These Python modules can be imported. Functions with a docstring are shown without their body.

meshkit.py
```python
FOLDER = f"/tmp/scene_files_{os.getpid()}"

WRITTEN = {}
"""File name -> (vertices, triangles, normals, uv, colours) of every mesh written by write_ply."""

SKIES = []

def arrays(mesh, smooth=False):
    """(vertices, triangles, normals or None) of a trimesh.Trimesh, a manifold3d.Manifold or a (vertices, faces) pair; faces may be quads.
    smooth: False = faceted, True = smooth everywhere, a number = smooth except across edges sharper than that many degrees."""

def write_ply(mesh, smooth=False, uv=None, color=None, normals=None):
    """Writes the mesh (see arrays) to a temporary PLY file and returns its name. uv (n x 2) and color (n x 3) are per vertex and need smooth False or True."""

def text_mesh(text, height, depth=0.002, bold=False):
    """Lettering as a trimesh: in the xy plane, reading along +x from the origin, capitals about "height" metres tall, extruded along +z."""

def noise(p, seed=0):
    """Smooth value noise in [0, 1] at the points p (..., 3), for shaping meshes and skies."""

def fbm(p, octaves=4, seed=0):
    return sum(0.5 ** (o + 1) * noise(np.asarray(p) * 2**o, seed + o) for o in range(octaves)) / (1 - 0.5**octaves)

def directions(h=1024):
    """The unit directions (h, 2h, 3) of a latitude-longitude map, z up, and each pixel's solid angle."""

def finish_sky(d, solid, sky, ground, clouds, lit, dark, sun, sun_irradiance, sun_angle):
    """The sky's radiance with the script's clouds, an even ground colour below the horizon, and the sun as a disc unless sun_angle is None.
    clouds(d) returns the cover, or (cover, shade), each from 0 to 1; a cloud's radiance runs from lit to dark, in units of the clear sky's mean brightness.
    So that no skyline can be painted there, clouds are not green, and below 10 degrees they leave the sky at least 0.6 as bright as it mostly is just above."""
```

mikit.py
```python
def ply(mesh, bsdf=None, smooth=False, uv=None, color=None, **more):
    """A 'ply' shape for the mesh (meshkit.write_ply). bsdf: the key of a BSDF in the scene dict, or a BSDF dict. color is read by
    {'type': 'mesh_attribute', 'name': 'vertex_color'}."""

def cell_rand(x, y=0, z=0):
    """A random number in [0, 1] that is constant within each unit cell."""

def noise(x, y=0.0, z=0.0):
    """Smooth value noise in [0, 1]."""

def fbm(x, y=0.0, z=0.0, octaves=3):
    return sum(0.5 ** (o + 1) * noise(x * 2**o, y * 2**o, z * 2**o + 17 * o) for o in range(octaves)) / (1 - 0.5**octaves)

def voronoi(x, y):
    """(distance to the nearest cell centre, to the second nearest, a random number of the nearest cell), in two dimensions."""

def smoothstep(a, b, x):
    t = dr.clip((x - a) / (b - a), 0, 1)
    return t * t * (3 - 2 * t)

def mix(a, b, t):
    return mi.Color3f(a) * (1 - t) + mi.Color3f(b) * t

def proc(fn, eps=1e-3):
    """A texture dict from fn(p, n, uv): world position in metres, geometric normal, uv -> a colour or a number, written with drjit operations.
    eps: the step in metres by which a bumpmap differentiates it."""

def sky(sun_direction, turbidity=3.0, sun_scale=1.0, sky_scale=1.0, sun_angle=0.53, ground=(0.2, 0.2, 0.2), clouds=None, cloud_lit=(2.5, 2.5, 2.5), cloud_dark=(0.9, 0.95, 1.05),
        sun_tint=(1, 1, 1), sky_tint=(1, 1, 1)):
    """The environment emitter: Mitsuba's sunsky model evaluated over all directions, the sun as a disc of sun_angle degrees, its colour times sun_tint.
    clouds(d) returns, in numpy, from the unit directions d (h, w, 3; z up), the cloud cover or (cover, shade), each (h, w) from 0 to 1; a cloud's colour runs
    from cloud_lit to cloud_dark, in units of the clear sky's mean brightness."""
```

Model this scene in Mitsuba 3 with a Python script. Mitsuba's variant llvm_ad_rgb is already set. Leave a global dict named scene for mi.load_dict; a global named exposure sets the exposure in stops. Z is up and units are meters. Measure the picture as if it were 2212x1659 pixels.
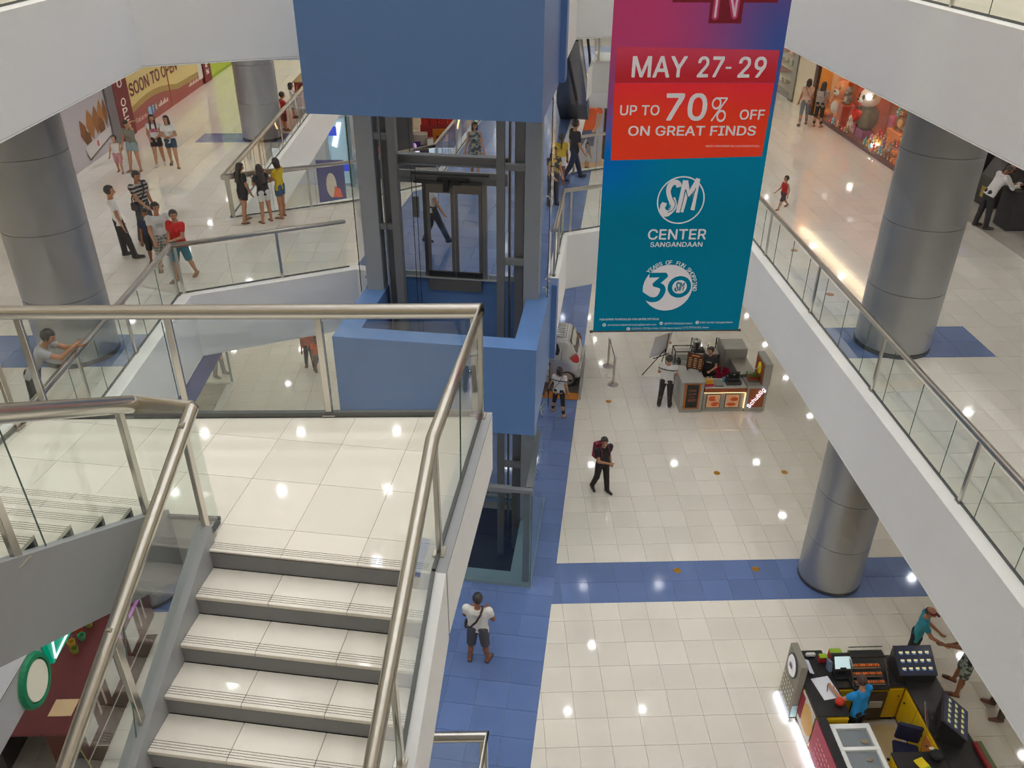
import math, random
import numpy as np
import trimesh
import manifold3d as m3
from shapely.geometry import Polygon, Point, LineString, box as sbox
from shapely import affinity, union_all
import drjit as dr
import mitsuba as mi
import mikit
import meshkit
from mikit import proc, noise, fbm, smoothstep, mix

random.seed(7)
RNG = np.random.default_rng(7)
PI = math.pi
scene, labels = {}, {}
T4 = mi.ScalarTransform4f

# ------------------------------------------------------------------ camera, exposure, lights
CAM = np.array([-1.62515723, -12.51939041, 13.2547191])
PITCH, YAW, ROLL, FPX = 0.534920113, 0.0387402375, 0.00792515750, 1800.62991
_f = np.array([math.sin(YAW) * math.cos(PITCH), math.cos(YAW) * math.cos(PITCH), -math.sin(PITCH)])
_r = np.array([math.cos(YAW), -math.sin(YAW), 0.0])
_u = np.cross(_r, _f)
_up = -math.sin(ROLL) * _r + math.cos(ROLL) * _u
scene['camera'] = {'type': 'perspective', 'fov': 2 * math.degrees(math.atan(1106.0 / FPX)), 'fov_axis': 'x', 'near_clip': 0.05, 'far_clip': 200.0,
                   'to_world': T4().look_at(origin=CAM.tolist(), target=(CAM + _f).tolist(), up=_up.tolist())}
exposure = -1.05
L_ROOF, L_SOFFIT, I_SPOT = 190.0, 520.0, 36.0          # radiance of the recessed downlights
C_ROOF, C_LAMP = np.array([0.97, 1.0, 1.04]), np.array([1.0, 0.975, 0.92])
for _i, (_x, _y) in enumerate((x, y) for x in np.arange(-7.6, 5.2, 3.1) for y in np.arange(-12.5, 11.5, 3.2)):
    # narrow beam lamps set in the roof over the atrium, beside the round downlights built further down
    scene[f'roof_beam_{_i:03d}'] = {'type': 'spot', 'to_world': mi.ScalarTransform4f().look_at(origin=[float(_x), float(_y), 23.6], target=[float(_x), float(_y) + .001, 0.0], up=[0, 1, 0]), 'cutoff_angle': 50.0, 'beam_width': 34.0,
                                    'intensity': {'type': 'rgb', 'value': [float(c) for c in C_ROOF * I_SPOT]}}


def lamp(rad, w=None):
    d = {'type': 'area', 'radiance': {'type': 'rgb', 'value': [float(x) for x in np.broadcast_to(rad, 3)]}}
    if w is not None:
        d['sampling_weight'] = float(w)
    return d


# ------------------------------------------------------------------ helpers
_count = {}


def uniq(name, parent=None):
    base = (parent + '__' if parent else '') + name
    n = _count.get(base, -1) + 1
    _count[base] = n
    return base if n == 0 else f'{base}_{n:03d}'


def tag(key, label=None, cat=None, group=None, kind=None):
    d = labels.setdefault(key, {})
    for k, v in (('label', label), ('category', cat), ('group', group), ('kind', kind)):
        if v:
            d[k] = v
    return key


def thing(name, label, cat, group=None):
    return tag(uniq(name), label, cat, group)


def add(name, mesh, mat, parent=None, smooth=False, xf=None, label=None, cat=None, group=None, kind=None, **more):
    key = uniq(name, parent)
    if isinstance(mesh, dict):
        d = dict(mesh)
    else:
        d = mikit.ply(mesh, mat, smooth, **more)
    if xf is not None:
        d['to_world'] = T4(np.asarray(xf, float).tolist())
    scene[key] = d
    if label or cat or group or kind:
        tag(key, label, cat, group, kind)
    return key


def cat_(meshes):
    return trimesh.util.concatenate([m for m in meshes if m is not None])


def bx(x0, x1, y0, y1, z0, z1):
    m = trimesh.creation.box(extents=(abs(x1 - x0), abs(y1 - y0), abs(z1 - z0)))
    m.apply_translation(((x0 + x1) / 2, (y0 + y1) / 2, (z0 + z1) / 2))
    return m


def cbx(x0, x1, y0, y1, z0, z1, c=0.006):
    """box with chamfered edges"""
    x0, x1 = min(x0, x1), max(x0, x1); y0, y1 = min(y0, y1), max(y0, y1); z0, z1 = min(z0, z1), max(z0, z1)
    c = min(c, (x1 - x0) * .4, (y1 - y0) * .4, (z1 - z0) * .4)
    pts = []
    for sx in (0, 1):
        for sy in (0, 1):
            for sz in (0, 1):
                X = x1 if sx else x0; Y = y1 if sy else y0; Z = z1 if sz else z0
                dx = -c if sx else c; dy = -c if sy else c; dz = -c if sz else c
                pts += [(X, Y + dy, Z + dz), (X + dx, Y, Z + dz), (X + dx, Y + dy, Z)]
    m = m3.Manifold.hull_points(np.array(pts)).to_mesh()
    return trimesh.Trimesh(m.vert_properties[:, :3], m.tri_verts, process=False)


def prism(poly, z0, z1):
    gs = [g for g in getattr(poly, 'geoms', [poly]) if g.area > 1e-7]
    out = []
    for g in gs:
        m = trimesh.creation.extrude_polygon(g, z1 - z0, engine='earcut')
        m.apply_translation((0, 0, z0))
        out.append(m)
    return cat_(out) if out else None


def beam(a, b, w, h, up=(0, 0, 1)):
    """rectangular bar from a to b"""
    a, b = np.asarray(a, float), np.asarray(b, float)
    d = b - a; L = np.linalg.norm(d); d = d / L
    up = np.asarray(up, float)
    if abs(d @ up) > .98:
        up = np.array([1.0, 0, 0])
    s = np.cross(d, up); s /= np.linalg.norm(s); n = np.cross(s, d)
    m = trimesh.creation.box(extents=(w, L, h))
    M = np.eye(4); M[:3, 0] = s; M[:3, 1] = d; M[:3, 2] = n; M[:3, 3] = (a + b) / 2
    m.apply_transform(M)
    return m


def cyl(a, b, r, n=16, r2=None):
    return tube([a, b], [r, r if r2 is None else r2], n)


def tube(pts, radii, n=12, cap=True):
    p = np.asarray(pts, float)
    radii = np.broadcast_to(np.asarray(radii, float), (len(p),))
    t = np.zeros_like(p)
    t[1:-1] = (p[2:] - p[:-2]) if len(p) > 2 else t[1:-1]
    t[0] = p[1] - p[0]; t[-1] = p[-1] - p[-2]
    t /= np.linalg.norm(t, axis=1, keepdims=True) + 1e-12
    ref = np.array([0, 0, 1.0]) if abs(t[0, 2]) < .9 else np.array([1.0, 0, 0])
    ang = np.arange(n) * 2 * PI / n
    vs = []
    for i in range(len(p)):
        s = np.cross(t[i], ref); s /= np.linalg.norm(s) + 1e-12
        q = np.cross(s, t[i]); ref = q
        rad = radii[i]
        if 0 < i < len(p) - 1:
            c = np.dot(p[i] - p[i - 1], p[i + 1] - p[i]) / (np.linalg.norm(p[i] - p[i - 1]) * np.linalg.norm(p[i + 1] - p[i]) + 1e-12)
            rad = rad / max(.6, math.sqrt(max(0, (1 + c) / 2)))
        vs.append(p[i] + rad * (np.cos(ang)[:, None] * s + np.sin(ang)[:, None] * q))
    v = np.vstack(vs); f = []
    for i in range(len(p) - 1):
        a = i * n + np.arange(n); b = i * n + (np.arange(n) + 1) % n
        f += [np.stack([a, a + n, b], 1), np.stack([b, a + n, b + n], 1)]
    if cap:
        v = np.vstack([v, p[0], p[-1]]); k = len(v) - 2; e = (len(p) - 1) * n
        a = np.arange(n); b = (a + 1) % n
        f += [np.stack([a, b, a * 0 + k], 1), np.stack([b + e, a + e, a * 0 + k + 1], 1)]
    return trimesh.Trimesh(v, np.vstack(f), process=False)


def lathe(prof, n=24, axis=None):
    """profile [(r, z)] revolved about z"""
    pr = np.asarray(prof, float); ang = np.arange(n) * 2 * PI / n
    v = np.stack([np.outer(pr[:, 0], np.cos(ang)), np.outer(pr[:, 0], np.sin(ang)), np.repeat(pr[:, 1:], n, 1)], -1).reshape(-1, 3)
    f = []
    for i in range(len(pr) - 1):
        a = i * n + np.arange(n); b = i * n + (np.arange(n) + 1) % n
        f += [np.stack([a, b, a + n], 1), np.stack([b, b + n, a + n], 1)]
    return trimesh.Trimesh(v, np.vstack(f), process=False)


def ell(c, r, n=1, R=None):
    m = trimesh.creation.icosphere(subdivisions=n)
    m.apply_scale(np.broadcast_to(r, 3))
    if R is not None:
        m.apply_transform(R)
    m.apply_translation(c)
    return m


def mv(m, xf):
    m = m.copy(); m.apply_transform(xf); return m


def tr(x, y, z):
    M = np.eye(4); M[:3, 3] = (x, y, z); return M


def rot(deg, axis=(0, 0, 1), p=None):
    return trimesh.transformations.rotation_matrix(math.radians(deg), axis, p)


def hull(pts):
    m = m3.Manifold.hull_points(np.asarray(pts, float)).to_mesh()
    return trimesh.Trimesh(m.vert_properties[:, :3], m.tri_verts, process=False)


def sheet(p0, p1, p2, p3):
    return trimesh.Trimesh(np.array([p0, p1, p2, p3], float), [[0, 1, 2], [0, 2, 3]], process=False)


# the stair and lift stand turned by 9.65 degrees: local frame u, v
TH = math.radians(-9.65)
O2 = np.array([-0.6564109, 0.99540982])
UU, VV = np.array([math.cos(TH), math.sin(TH)]), np.array([-math.sin(TH), math.cos(TH)])
LOC = np.eye(4); LOC[:2, 0] = UU; LOC[:2, 1] = VV; LOC[:2, 3] = O2


def wor(u, v):
    return O2 + u * UU + v * VV


def project(p):
    c = (np.atleast_2d(p) - CAM) @ np.array([_r * math.cos(ROLL) + _u * math.sin(ROLL), -_up, _f]).T
    return np.stack([1106 + FPX * c[:, 0] / c[:, 2], 829.5 + FPX * c[:, 1] / c[:, 2], c[:, 2]], 1)


# ------------------------------------------------------------------ materials
def srgb(r, g, b):
    c = np.array([r, g, b]) / 255.0
    return [float(x) for x in np.where(c < .04045, c / 12.92, ((c + .055) / 1.055) ** 2.4)]


_mats = {}


def M(col, rough=.6, metal=0.0, spec=.4, name=None, clear=0.0):
    """a plain material, shared by all that ask for the same"""
    if isinstance(col, str):
        return col
    k = (tuple(round(float(c), 4) for c in col), rough, metal, spec, clear)
    if k not in _mats:
        key = name or f'mat_{len(_mats):03d}'
        d = {'type': 'principled', 'base_color': {'type': 'rgb', 'value': [float(c) for c in col]}, 'roughness': float(rough), 'metallic': float(metal)}
        if metal < .9:
            d['specular'] = float(spec)
        if clear:
            d['clearcoat'] = float(clear); d['clearcoat_gloss'] = .9
        scene[key] = {'type': 'twosided', 'bsdf': d}
        _mats[k] = key
    return _mats[k]


def S(r, g, b, rough=.6, metal=0.0, spec=.4):
    return M(srgb(r, g, b), rough, metal, spec)


def pmat(key, fn, rough=.5, metal=0.0, spec=.4):
    scene[key] = {'type': 'twosided', 'bsdf': {'type': 'principled', 'base_color': proc(fn), 'roughness': float(rough), 'metallic': float(metal), 'specular': float(spec)}}
    return key


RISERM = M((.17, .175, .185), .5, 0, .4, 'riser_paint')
WHITE = M((.73, .735, .74), .55, 0, .3, 'white_paint')
SOFFIT = M((.78, .78, .76), .8, 0, .2, 'soffit_paint')
STRINGER = M((.30, .31, .325), .45, 0, .4, 'grey_paint')
CURB = M((.74, .735, .71), .35, 0, .5, 'curb_stone')
BLUE = M((.085, .175, .38), .36, 0, .55, 'blue_paint')
STEEL = M((.62, .59, .54), .24, 1.0, .5, 'brushed_steel')
CHROME = M((.75, .75, .75), .1, 1.0, .5, 'chrome')
DARKSTEEL = M((.15, .155, .16), .45, .25, .5, 'dark_steel')
GREYSTEEL = M((.17, .175, .18), .5, .1, .4, 'grey_steel')
BLACK = M((.012, .012, .013), .35, 0, .5, 'black_gloss')
MATTE = M((.018, .018, .02), .8, 0, .2, 'black_matte')
GROUT = M((.30, .28, .25), .8, 0, .2, 'grout')
BGROUT = M((.05, .06, .09), .8, 0, .2, 'blue_grout')
COLM = M((.30, .31, .325), .36, .55, .5, 'column_metal')
TILES = [M((.70 * k, .655 * k, .575 * k), .06, 0, .5, f'cream_tile_{i}') for i, k in enumerate((1.0, .965, 1.03))]
BTILES = [M((.10 * k, .155 * k, .33 * k), .1, 0, .55, f'blue_tile_{i}') for i, k in enumerate((1.0, .93, 1.07))]
scene['clear_glass'] = {'type': 'thindielectric', 'int_ior': 1.5, 'specular_transmittance': {'type': 'rgb', 'value': [.86, .91, .875]}}
scene['shop_glass'] = {'type': 'thindielectric', 'int_ior': 1.5, 'specular_transmittance': {'type': 'rgb', 'value': [.95, .97, .96]}}
scene['lift_glass'] = {'type': 'thindielectric', 'int_ior': 1.5, 'specular_transmittance': {'type': 'rgb', 'value': [.78, .86, .86]}}
GLASS, SGLASS, LGLASS = 'clear_glass', 'shop_glass', 'lift_glass'
EDGE = M((.05, .10, .085), .3, 0, .5, 'glass_edge')
RUBBER = M((.03, .03, .03), .7, 0, .3, 'rubber')
# ------------------------------------------------------------------ large structure
Z2, Z3, ZR = 5.93, 11.86, 23.7
ZL, ZLL = 8.895, 2.965
SL = .44


def line_y(x):
    return 3.55 + .412 * (x + 7.7)


_c = (wor(.113, 3.13), wor(.113, 9))
# where the lift walkway's edge meets the slanted far edge of the atrium
_k = np.linalg.solve(np.array([[VV[0], -1], [VV[1], -.412]]), np.array([-_c[0][0], line_y(0) - _c[0][1]]))
FARC = _c[0] + _k[0] * VV
HOLE1 = Polygon([(-7.7, 3.55), (-4.44, 4.89), wor(-4.0, 3.13), wor(.113, 3.13), FARC, (4.75, line_y(4.75)), (4.75, -12.0), (-1.0, -12.0), (-1.9, -14.6), (-7.7, -14.6)])
H2L = Polygon([(-7.94, 8.5), wor(-4.2, 9.43), wor(-4.2, 27), (-7.94, 27)])
H2R = Polygon([wor(-.44, 11.44), (4.75, 14.1), (4.75, 27), wor(-.44, 27)])
HOLES = union_all([HOLE1, H2L, H2R])
OUT = sbox(-14.6, -17, 13.0, 42)
SLAB = OUT.difference(HOLES)
CURBP = HOLES.buffer(.25, join_style=2).difference(HOLES)
CURBP = CURBP.difference(Polygon([wor(-4.6, 2), wor(.5, 2), wor(.5, 3.38), wor(-4.0, 3.38)]))
STRIP = Polygon([wor(-4.46, -22), wor(.5, -22), wor(.5, 46), wor(-4.46, 46)])
STRIP2 = Polygon([wor(-4.46, 3.13), wor(.4, 3.13), wor(.4, 40), wor(-4.46, 40)])
SHAFT = Polygon([wor(-3.9, 0), wor(0, 0), wor(0, 3.13), wor(-3.9, 3.13)])
PIT = Polygon([wor(-3.45, .36), wor(-.5, .36), wor(-.5, 2.9), wor(-3.45, 2.9)])

_tilecache = {}


def tile_zone(holder, region, size, origin, ang, ztop, mats, name, budget, seed=0, gap=.005, th=.012, blocked=None):
    """cells of a tile grid cut to the region; the largest in view are parts, the others one 'stuff' part"""
    R_ = affinity.rotate(region, -math.degrees(ang), origin=(0, 0))
    ca, sa = math.cos(ang), math.sin(ang)
    o = (origin[0] * ca + origin[1] * sa, -origin[0] * sa + origin[1] * ca)
    rng = np.random.default_rng(seed)
    x0, y0, x1, y1 = R_.bounds
    I = range(math.floor((x0 - o[0]) / size), math.ceil((x1 - o[0]) / size))
    J = range(math.floor((y0 - o[1]) / size), math.ceil((y1 - o[1]) / size))
    from shapely.prepared import prep
    pr = prep(R_)
    full, part = [], []
    for i in I:
        for j in J:
            c = (o[0] + (i + .5) * size, o[1] + (j + .5) * size)
            wc = (c[0] * ca - c[1] * sa, c[0] * sa + c[1] * ca, ztop)
            q = project([wc])[0]
            vis = q[2] > 0 and -60 < q[0] < 2272 and -60 < q[1] < 1719
            if not vis:
                q2 = q if q[2] > 0 else [1e6, 1e6, 1]
                if q[2] < 0 or abs(q2[0] - 1106) > 1500 or abs(q2[1] - 830) > 1300:
                    continue
            g = sbox(c[0] - size / 2 + gap / 2, c[1] - size / 2 + gap / 2, c[0] + size / 2 - gap / 2, c[1] + size / 2 - gap / 2)
            if pr.contains(g):
                full.append((vis, size * FPX / q[2] if q[2] > 0 else 0, wc, None))
            elif pr.intersects(g):
                h = g.intersection(R_)
                if h.area > 4e-4:
                    full.append((vis, size * FPX / q[2] * math.sqrt(h.area) / size if q[2] > 0 else 0, wc, affinity.rotate(h, math.degrees(ang), origin=(0, 0))))
    pref = [0 if (blocked is not None and blocked.contains(Point(f[2][0], f[2][1]))) else 1 for f in full]
    order = sorted(range(len(full)), key=lambda k: (-int(full[k][0]), -pref[k], -full[k][1]))
    rest = []
    ck = (size, gap, th)
    for n, k in enumerate(order):
        vis, s, wc, poly = full[k]
        mat = mats[int(rng.integers(0, len(mats)))]
        if n < budget and vis and s > 9:
            if poly is None:
                if (ck, mat) not in _tilecache:
                    a = size / 2 - gap / 2
                    _tilecache[(ck, mat)] = mikit.ply(bx(-a, a, -a, a, -th, 0), mat)
                X = np.eye(4); X[:2, :2] = [[ca, -sa], [sa, ca]]; X[:3, 3] = wc
                add(name, _tilecache[(ck, mat)], None, holder, xf=X)
            else:
                m = prism(poly, ztop - th, ztop)
                if m is not None:
                    add(name, m, mat, holder)
        elif poly is None:
            a = size / 2 - gap / 2
            m = bx(-a, a, -a, a, -th, 0)
            X = np.eye(4); X[:2, :2] = [[ca, -sa], [sa, ca]]; X[:3, 3] = wc
            rest.append(mv(m, X))
        else:
            rest.append(prism(poly, ztop - th, ztop))
    if rest:
        k = add(name + '_field', cat_(rest), mats[0], holder, kind='stuff')


# --- ground floor
add('floor', prism(sbox(-20, -18, 16, 46).difference(PIT), -.25, -.012), GROUT, kind='structure', label='polished cream tiled ground floor with a blue tiled walkway and band')
FL1 = sbox(-16, -9, 12, 44)
BAND1 = sbox(-20, .5, 16, 1.755)
_sp = STRIP.difference(PIT)
_vis_l1 = sbox(-14, -9, -4.9, 8)
tile_zone('floor', FL1.intersection(_sp), .6, tuple(wor(.5, .4)), TH, 0, BTILES, 'blue_tile', 200, 1, blocked=Polygon([wor(-5, -10), wor(-2.1, -10), wor(-2.1, 12), wor(-5, 12)]))
tile_zone('floor', FL1.intersection(BAND1).difference(STRIP), .6275, (0.0, .5), 0, 0, BTILES, 'blue_tile', 60, 2, blocked=sbox(-20, -20, -1, 30))
tile_zone('floor', FL1.intersection(sbox(-20, -20, 16, .5)).difference(STRIP), .6, (0, 0), 0, 0, TILES, 'cream_tile', 130, 3, blocked=sbox(-20, -20, -1, 30))
tile_zone('floor', FL1.intersection(sbox(-20, 1.755, 16, 46)).difference(STRIP), .6, (.27, 1.755), 0, 0, TILES, 'cream_tile', 170, 4, blocked=union_all([sbox(-20, -20, -1, 5), sbox(9, 0, 30, 30)]))

# --- first floor slab (white fascia towards the atrium) and second floor slab
for key, z, nm in (('floor_001', Z2, 'first upper floor slab with white fascia and cream tiles around the atrium'), ('floor_002', Z3, 'second upper floor slab with deep white fascia across the top of the view')):
    add(key, prism(SLAB, z - 1.38, z - .012), WHITE, kind='structure', label=nm)
add('trim_1', prism(CURBP, Z2 - .02, Z2 + .02), CURB, kind='structure', label='white stone kerb along the edge of the first upper floor')
add('trim_2', prism(CURBP, Z3 - .02, Z3 + .02), CURB, kind='structure', label='white stone kerb along the edge of the second upper floor')
SL2 = SLAB.difference(CURBP.buffer(.001)).intersection(sbox(-13.6, -12, 11, 36))
PATCH = union_all([sbox(-13.6, .61, -7.95, 1.85), sbox(4.9, .61, 7.8, 1.85), sbox(-11.2, 15.9, -7.9, 17.1), sbox(-12.6, 31.6, -10.4, 32.8)])
_b = SL2.intersection(STRIP2); _p = SL2.intersection(PATCH)
_w = SL2.difference(STRIP2).difference(PATCH)
tile_zone('floor_001', _w.intersection(sbox(-14, -13, -2, 40)), .6, (-7.95, .61), 0, Z2, TILES, 'cream_tile', 150, 5)
tile_zone('floor_001', _w.intersection(sbox(-2, -13, 12, 40)), .6, (7.8, .61), 0, Z2, TILES, 'cream_tile', 150, 6)
tile_zone('floor_001', _b, .6, tuple(wor(.4, 3.13)), TH, Z2, BTILES, 'blue_tile', 120, 7)
tile_zone('floor_001', _p, .6, (7.8, .62), 0, Z2, BTILES, 'blue_tile', 60, 8)
add('screed', prism(SLAB.buffer(-.02), Z2 - .02, Z2 - .0115), GROUT, 'floor_001')
add('deck', prism(SLAB.buffer(-.02), Z3 - .02, Z3 - .002), TILES[0], 'floor_002')

# --- ceilings with recessed downlights (lamps of the building)


def downlights(parent, poly, z, step, r, rad, off=(0, 0), n=10, weight=1.0, skip=None, col=C_LAMP):
    x0, y0, x1, y1 = poly.bounds
    ang = np.arange(n) * 2 * PI / n
    V, F = [], []
    rings = []
    inner = poly.buffer(-.5)
    for i, x in enumerate(np.arange(x0 + step / 2 + off[0], x1, step)):
        for j, y in enumerate(np.arange(y0 + step / 2 + off[1], y1, step)):
            if inner.contains(Point(x, y)) and (skip is None or not skip(x, y)):
                k = len(V) * (n + 1)
                V.append(np.vstack([[x, y, z], np.c_[x + r * np.cos(ang), y + r * np.sin(ang), np.full(n, z)]]))
                a = np.arange(n)
                F.append(np.stack([a * 0 + k, k + 1 + (a + 1) % n, k + 1 + a], 1))
                rings.append((x, y))
    m = trimesh.Trimesh(np.vstack(V), np.vstack(F), process=False)
    add('downlight', m, S(240, 240, 235), parent, kind='stuff', emitter=lamp(col * rad, weight))
    return rings


add('ceiling', bx(-20, 16, -18, 46, ZR, ZR + .2), SOFFIT, kind='structure', label='white ceiling high above the atrium')
downlights('ceiling', sbox(-15, -17, 13, 42), ZR - .01, 3.9, .15, L_ROOF, weight=14.0, col=C_ROOF)
for nm, z in (('ceiling_001', Z2 - 1.385), ('ceiling_002', Z3 - 1.385)):
    add(nm, prism(SLAB, z - .02, z), SOFFIT, kind='structure', label='white suspended ceiling under the upper floor slab')
    downlights(nm, SLAB, z - .03, 3.0, .11, L_SOFFIT * (1.9 if nm == 'ceiling_002' else .85), (.3, .2), weight=12.0)

# --- outer walls
WALLM = S(226, 214, 190, .7)
add('wall_left', bx(-15, -14.7, -18, 46, 0, ZR), WALLM, kind='structure', label='cream wall far behind the maroon and yellow hoarding')
add('wall_right', bx(13.0, 13.3, -18, 46, 0, ZR), WALLM, kind='structure', label='cream wall far behind the toy shop')
add('wall_back', bx(-20, 16, 42, 42.3, 0, ZR), WALLM, kind='structure', label='cream wall at the far end of the mall')
add('wall_front', bx(-20, 16, -18.3, -18, 0, ZR), WALLM, kind='structure', label='cream wall behind the photographer')

# --- round columns clad in grey metal rings
RC = .667


def column(x, y, z0, z1, joints, label):
    k = thing('column', label, 'column', 'round grey metal columns')
    labels[k].pop('group')
    zs = [z0 + .08] + [j for j in joints if z0 + .1 < j < z1] + [z1]
    for a, b in zip(zs[:-1], zs[1:]):
        n = 56
        prof = [(RC - .012, a), (RC - .012, a + .004), (RC, a + .008), (RC, b - .006), (RC - .012, b - .002), (RC - .012, b)]
        add('cladding_panel', mv(lathe(prof, n), tr(x, y, 0)), COLM, k, smooth=40)
    add('base_ring', mv(lathe([(RC + .006, z0), (RC + .006, z0 + .075), (RC - .02, z0 + .085)], 56), tr(x, y, 0)), S(70, 72, 74, .4, .5), k, smooth=40)
    return k


jt = [1.22 * i for i in range(1, 12)]
column(6.08, 1.2, 0, Z2 - 1.4, [j for j in jt], 'round grey metal column standing on the blue band of the ground floor')
column(6.08, 1.2, Z2, Z3 - 1.4, [Z2 + j for j in jt], 'round grey metal column on the blue patch of the gallery with the toy shop')
column(-9.0, 1.2, Z2, Z3 - 1.4, [Z2 + j for j in jt], 'round grey metal column near the person bent over the balustrade')
column(-9.05, 16.5, Z2, Z3 - 1.4, [Z2 + j for j in jt], 'distant round grey metal column past the yellow hoarding')
column(-9.0, 1.2, 0, Z2 - 1.4, jt, 'round grey metal column at ground level below the gallery with the hoardings')
column(6.08, 16.5, Z2, Z3 - 1.4, [Z2 + j for j in jt], 'round grey metal column hidden behind the hanging banner')
# ------------------------------------------------------------------ balustrades
RR = .048
POST_PLY = {}


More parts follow.
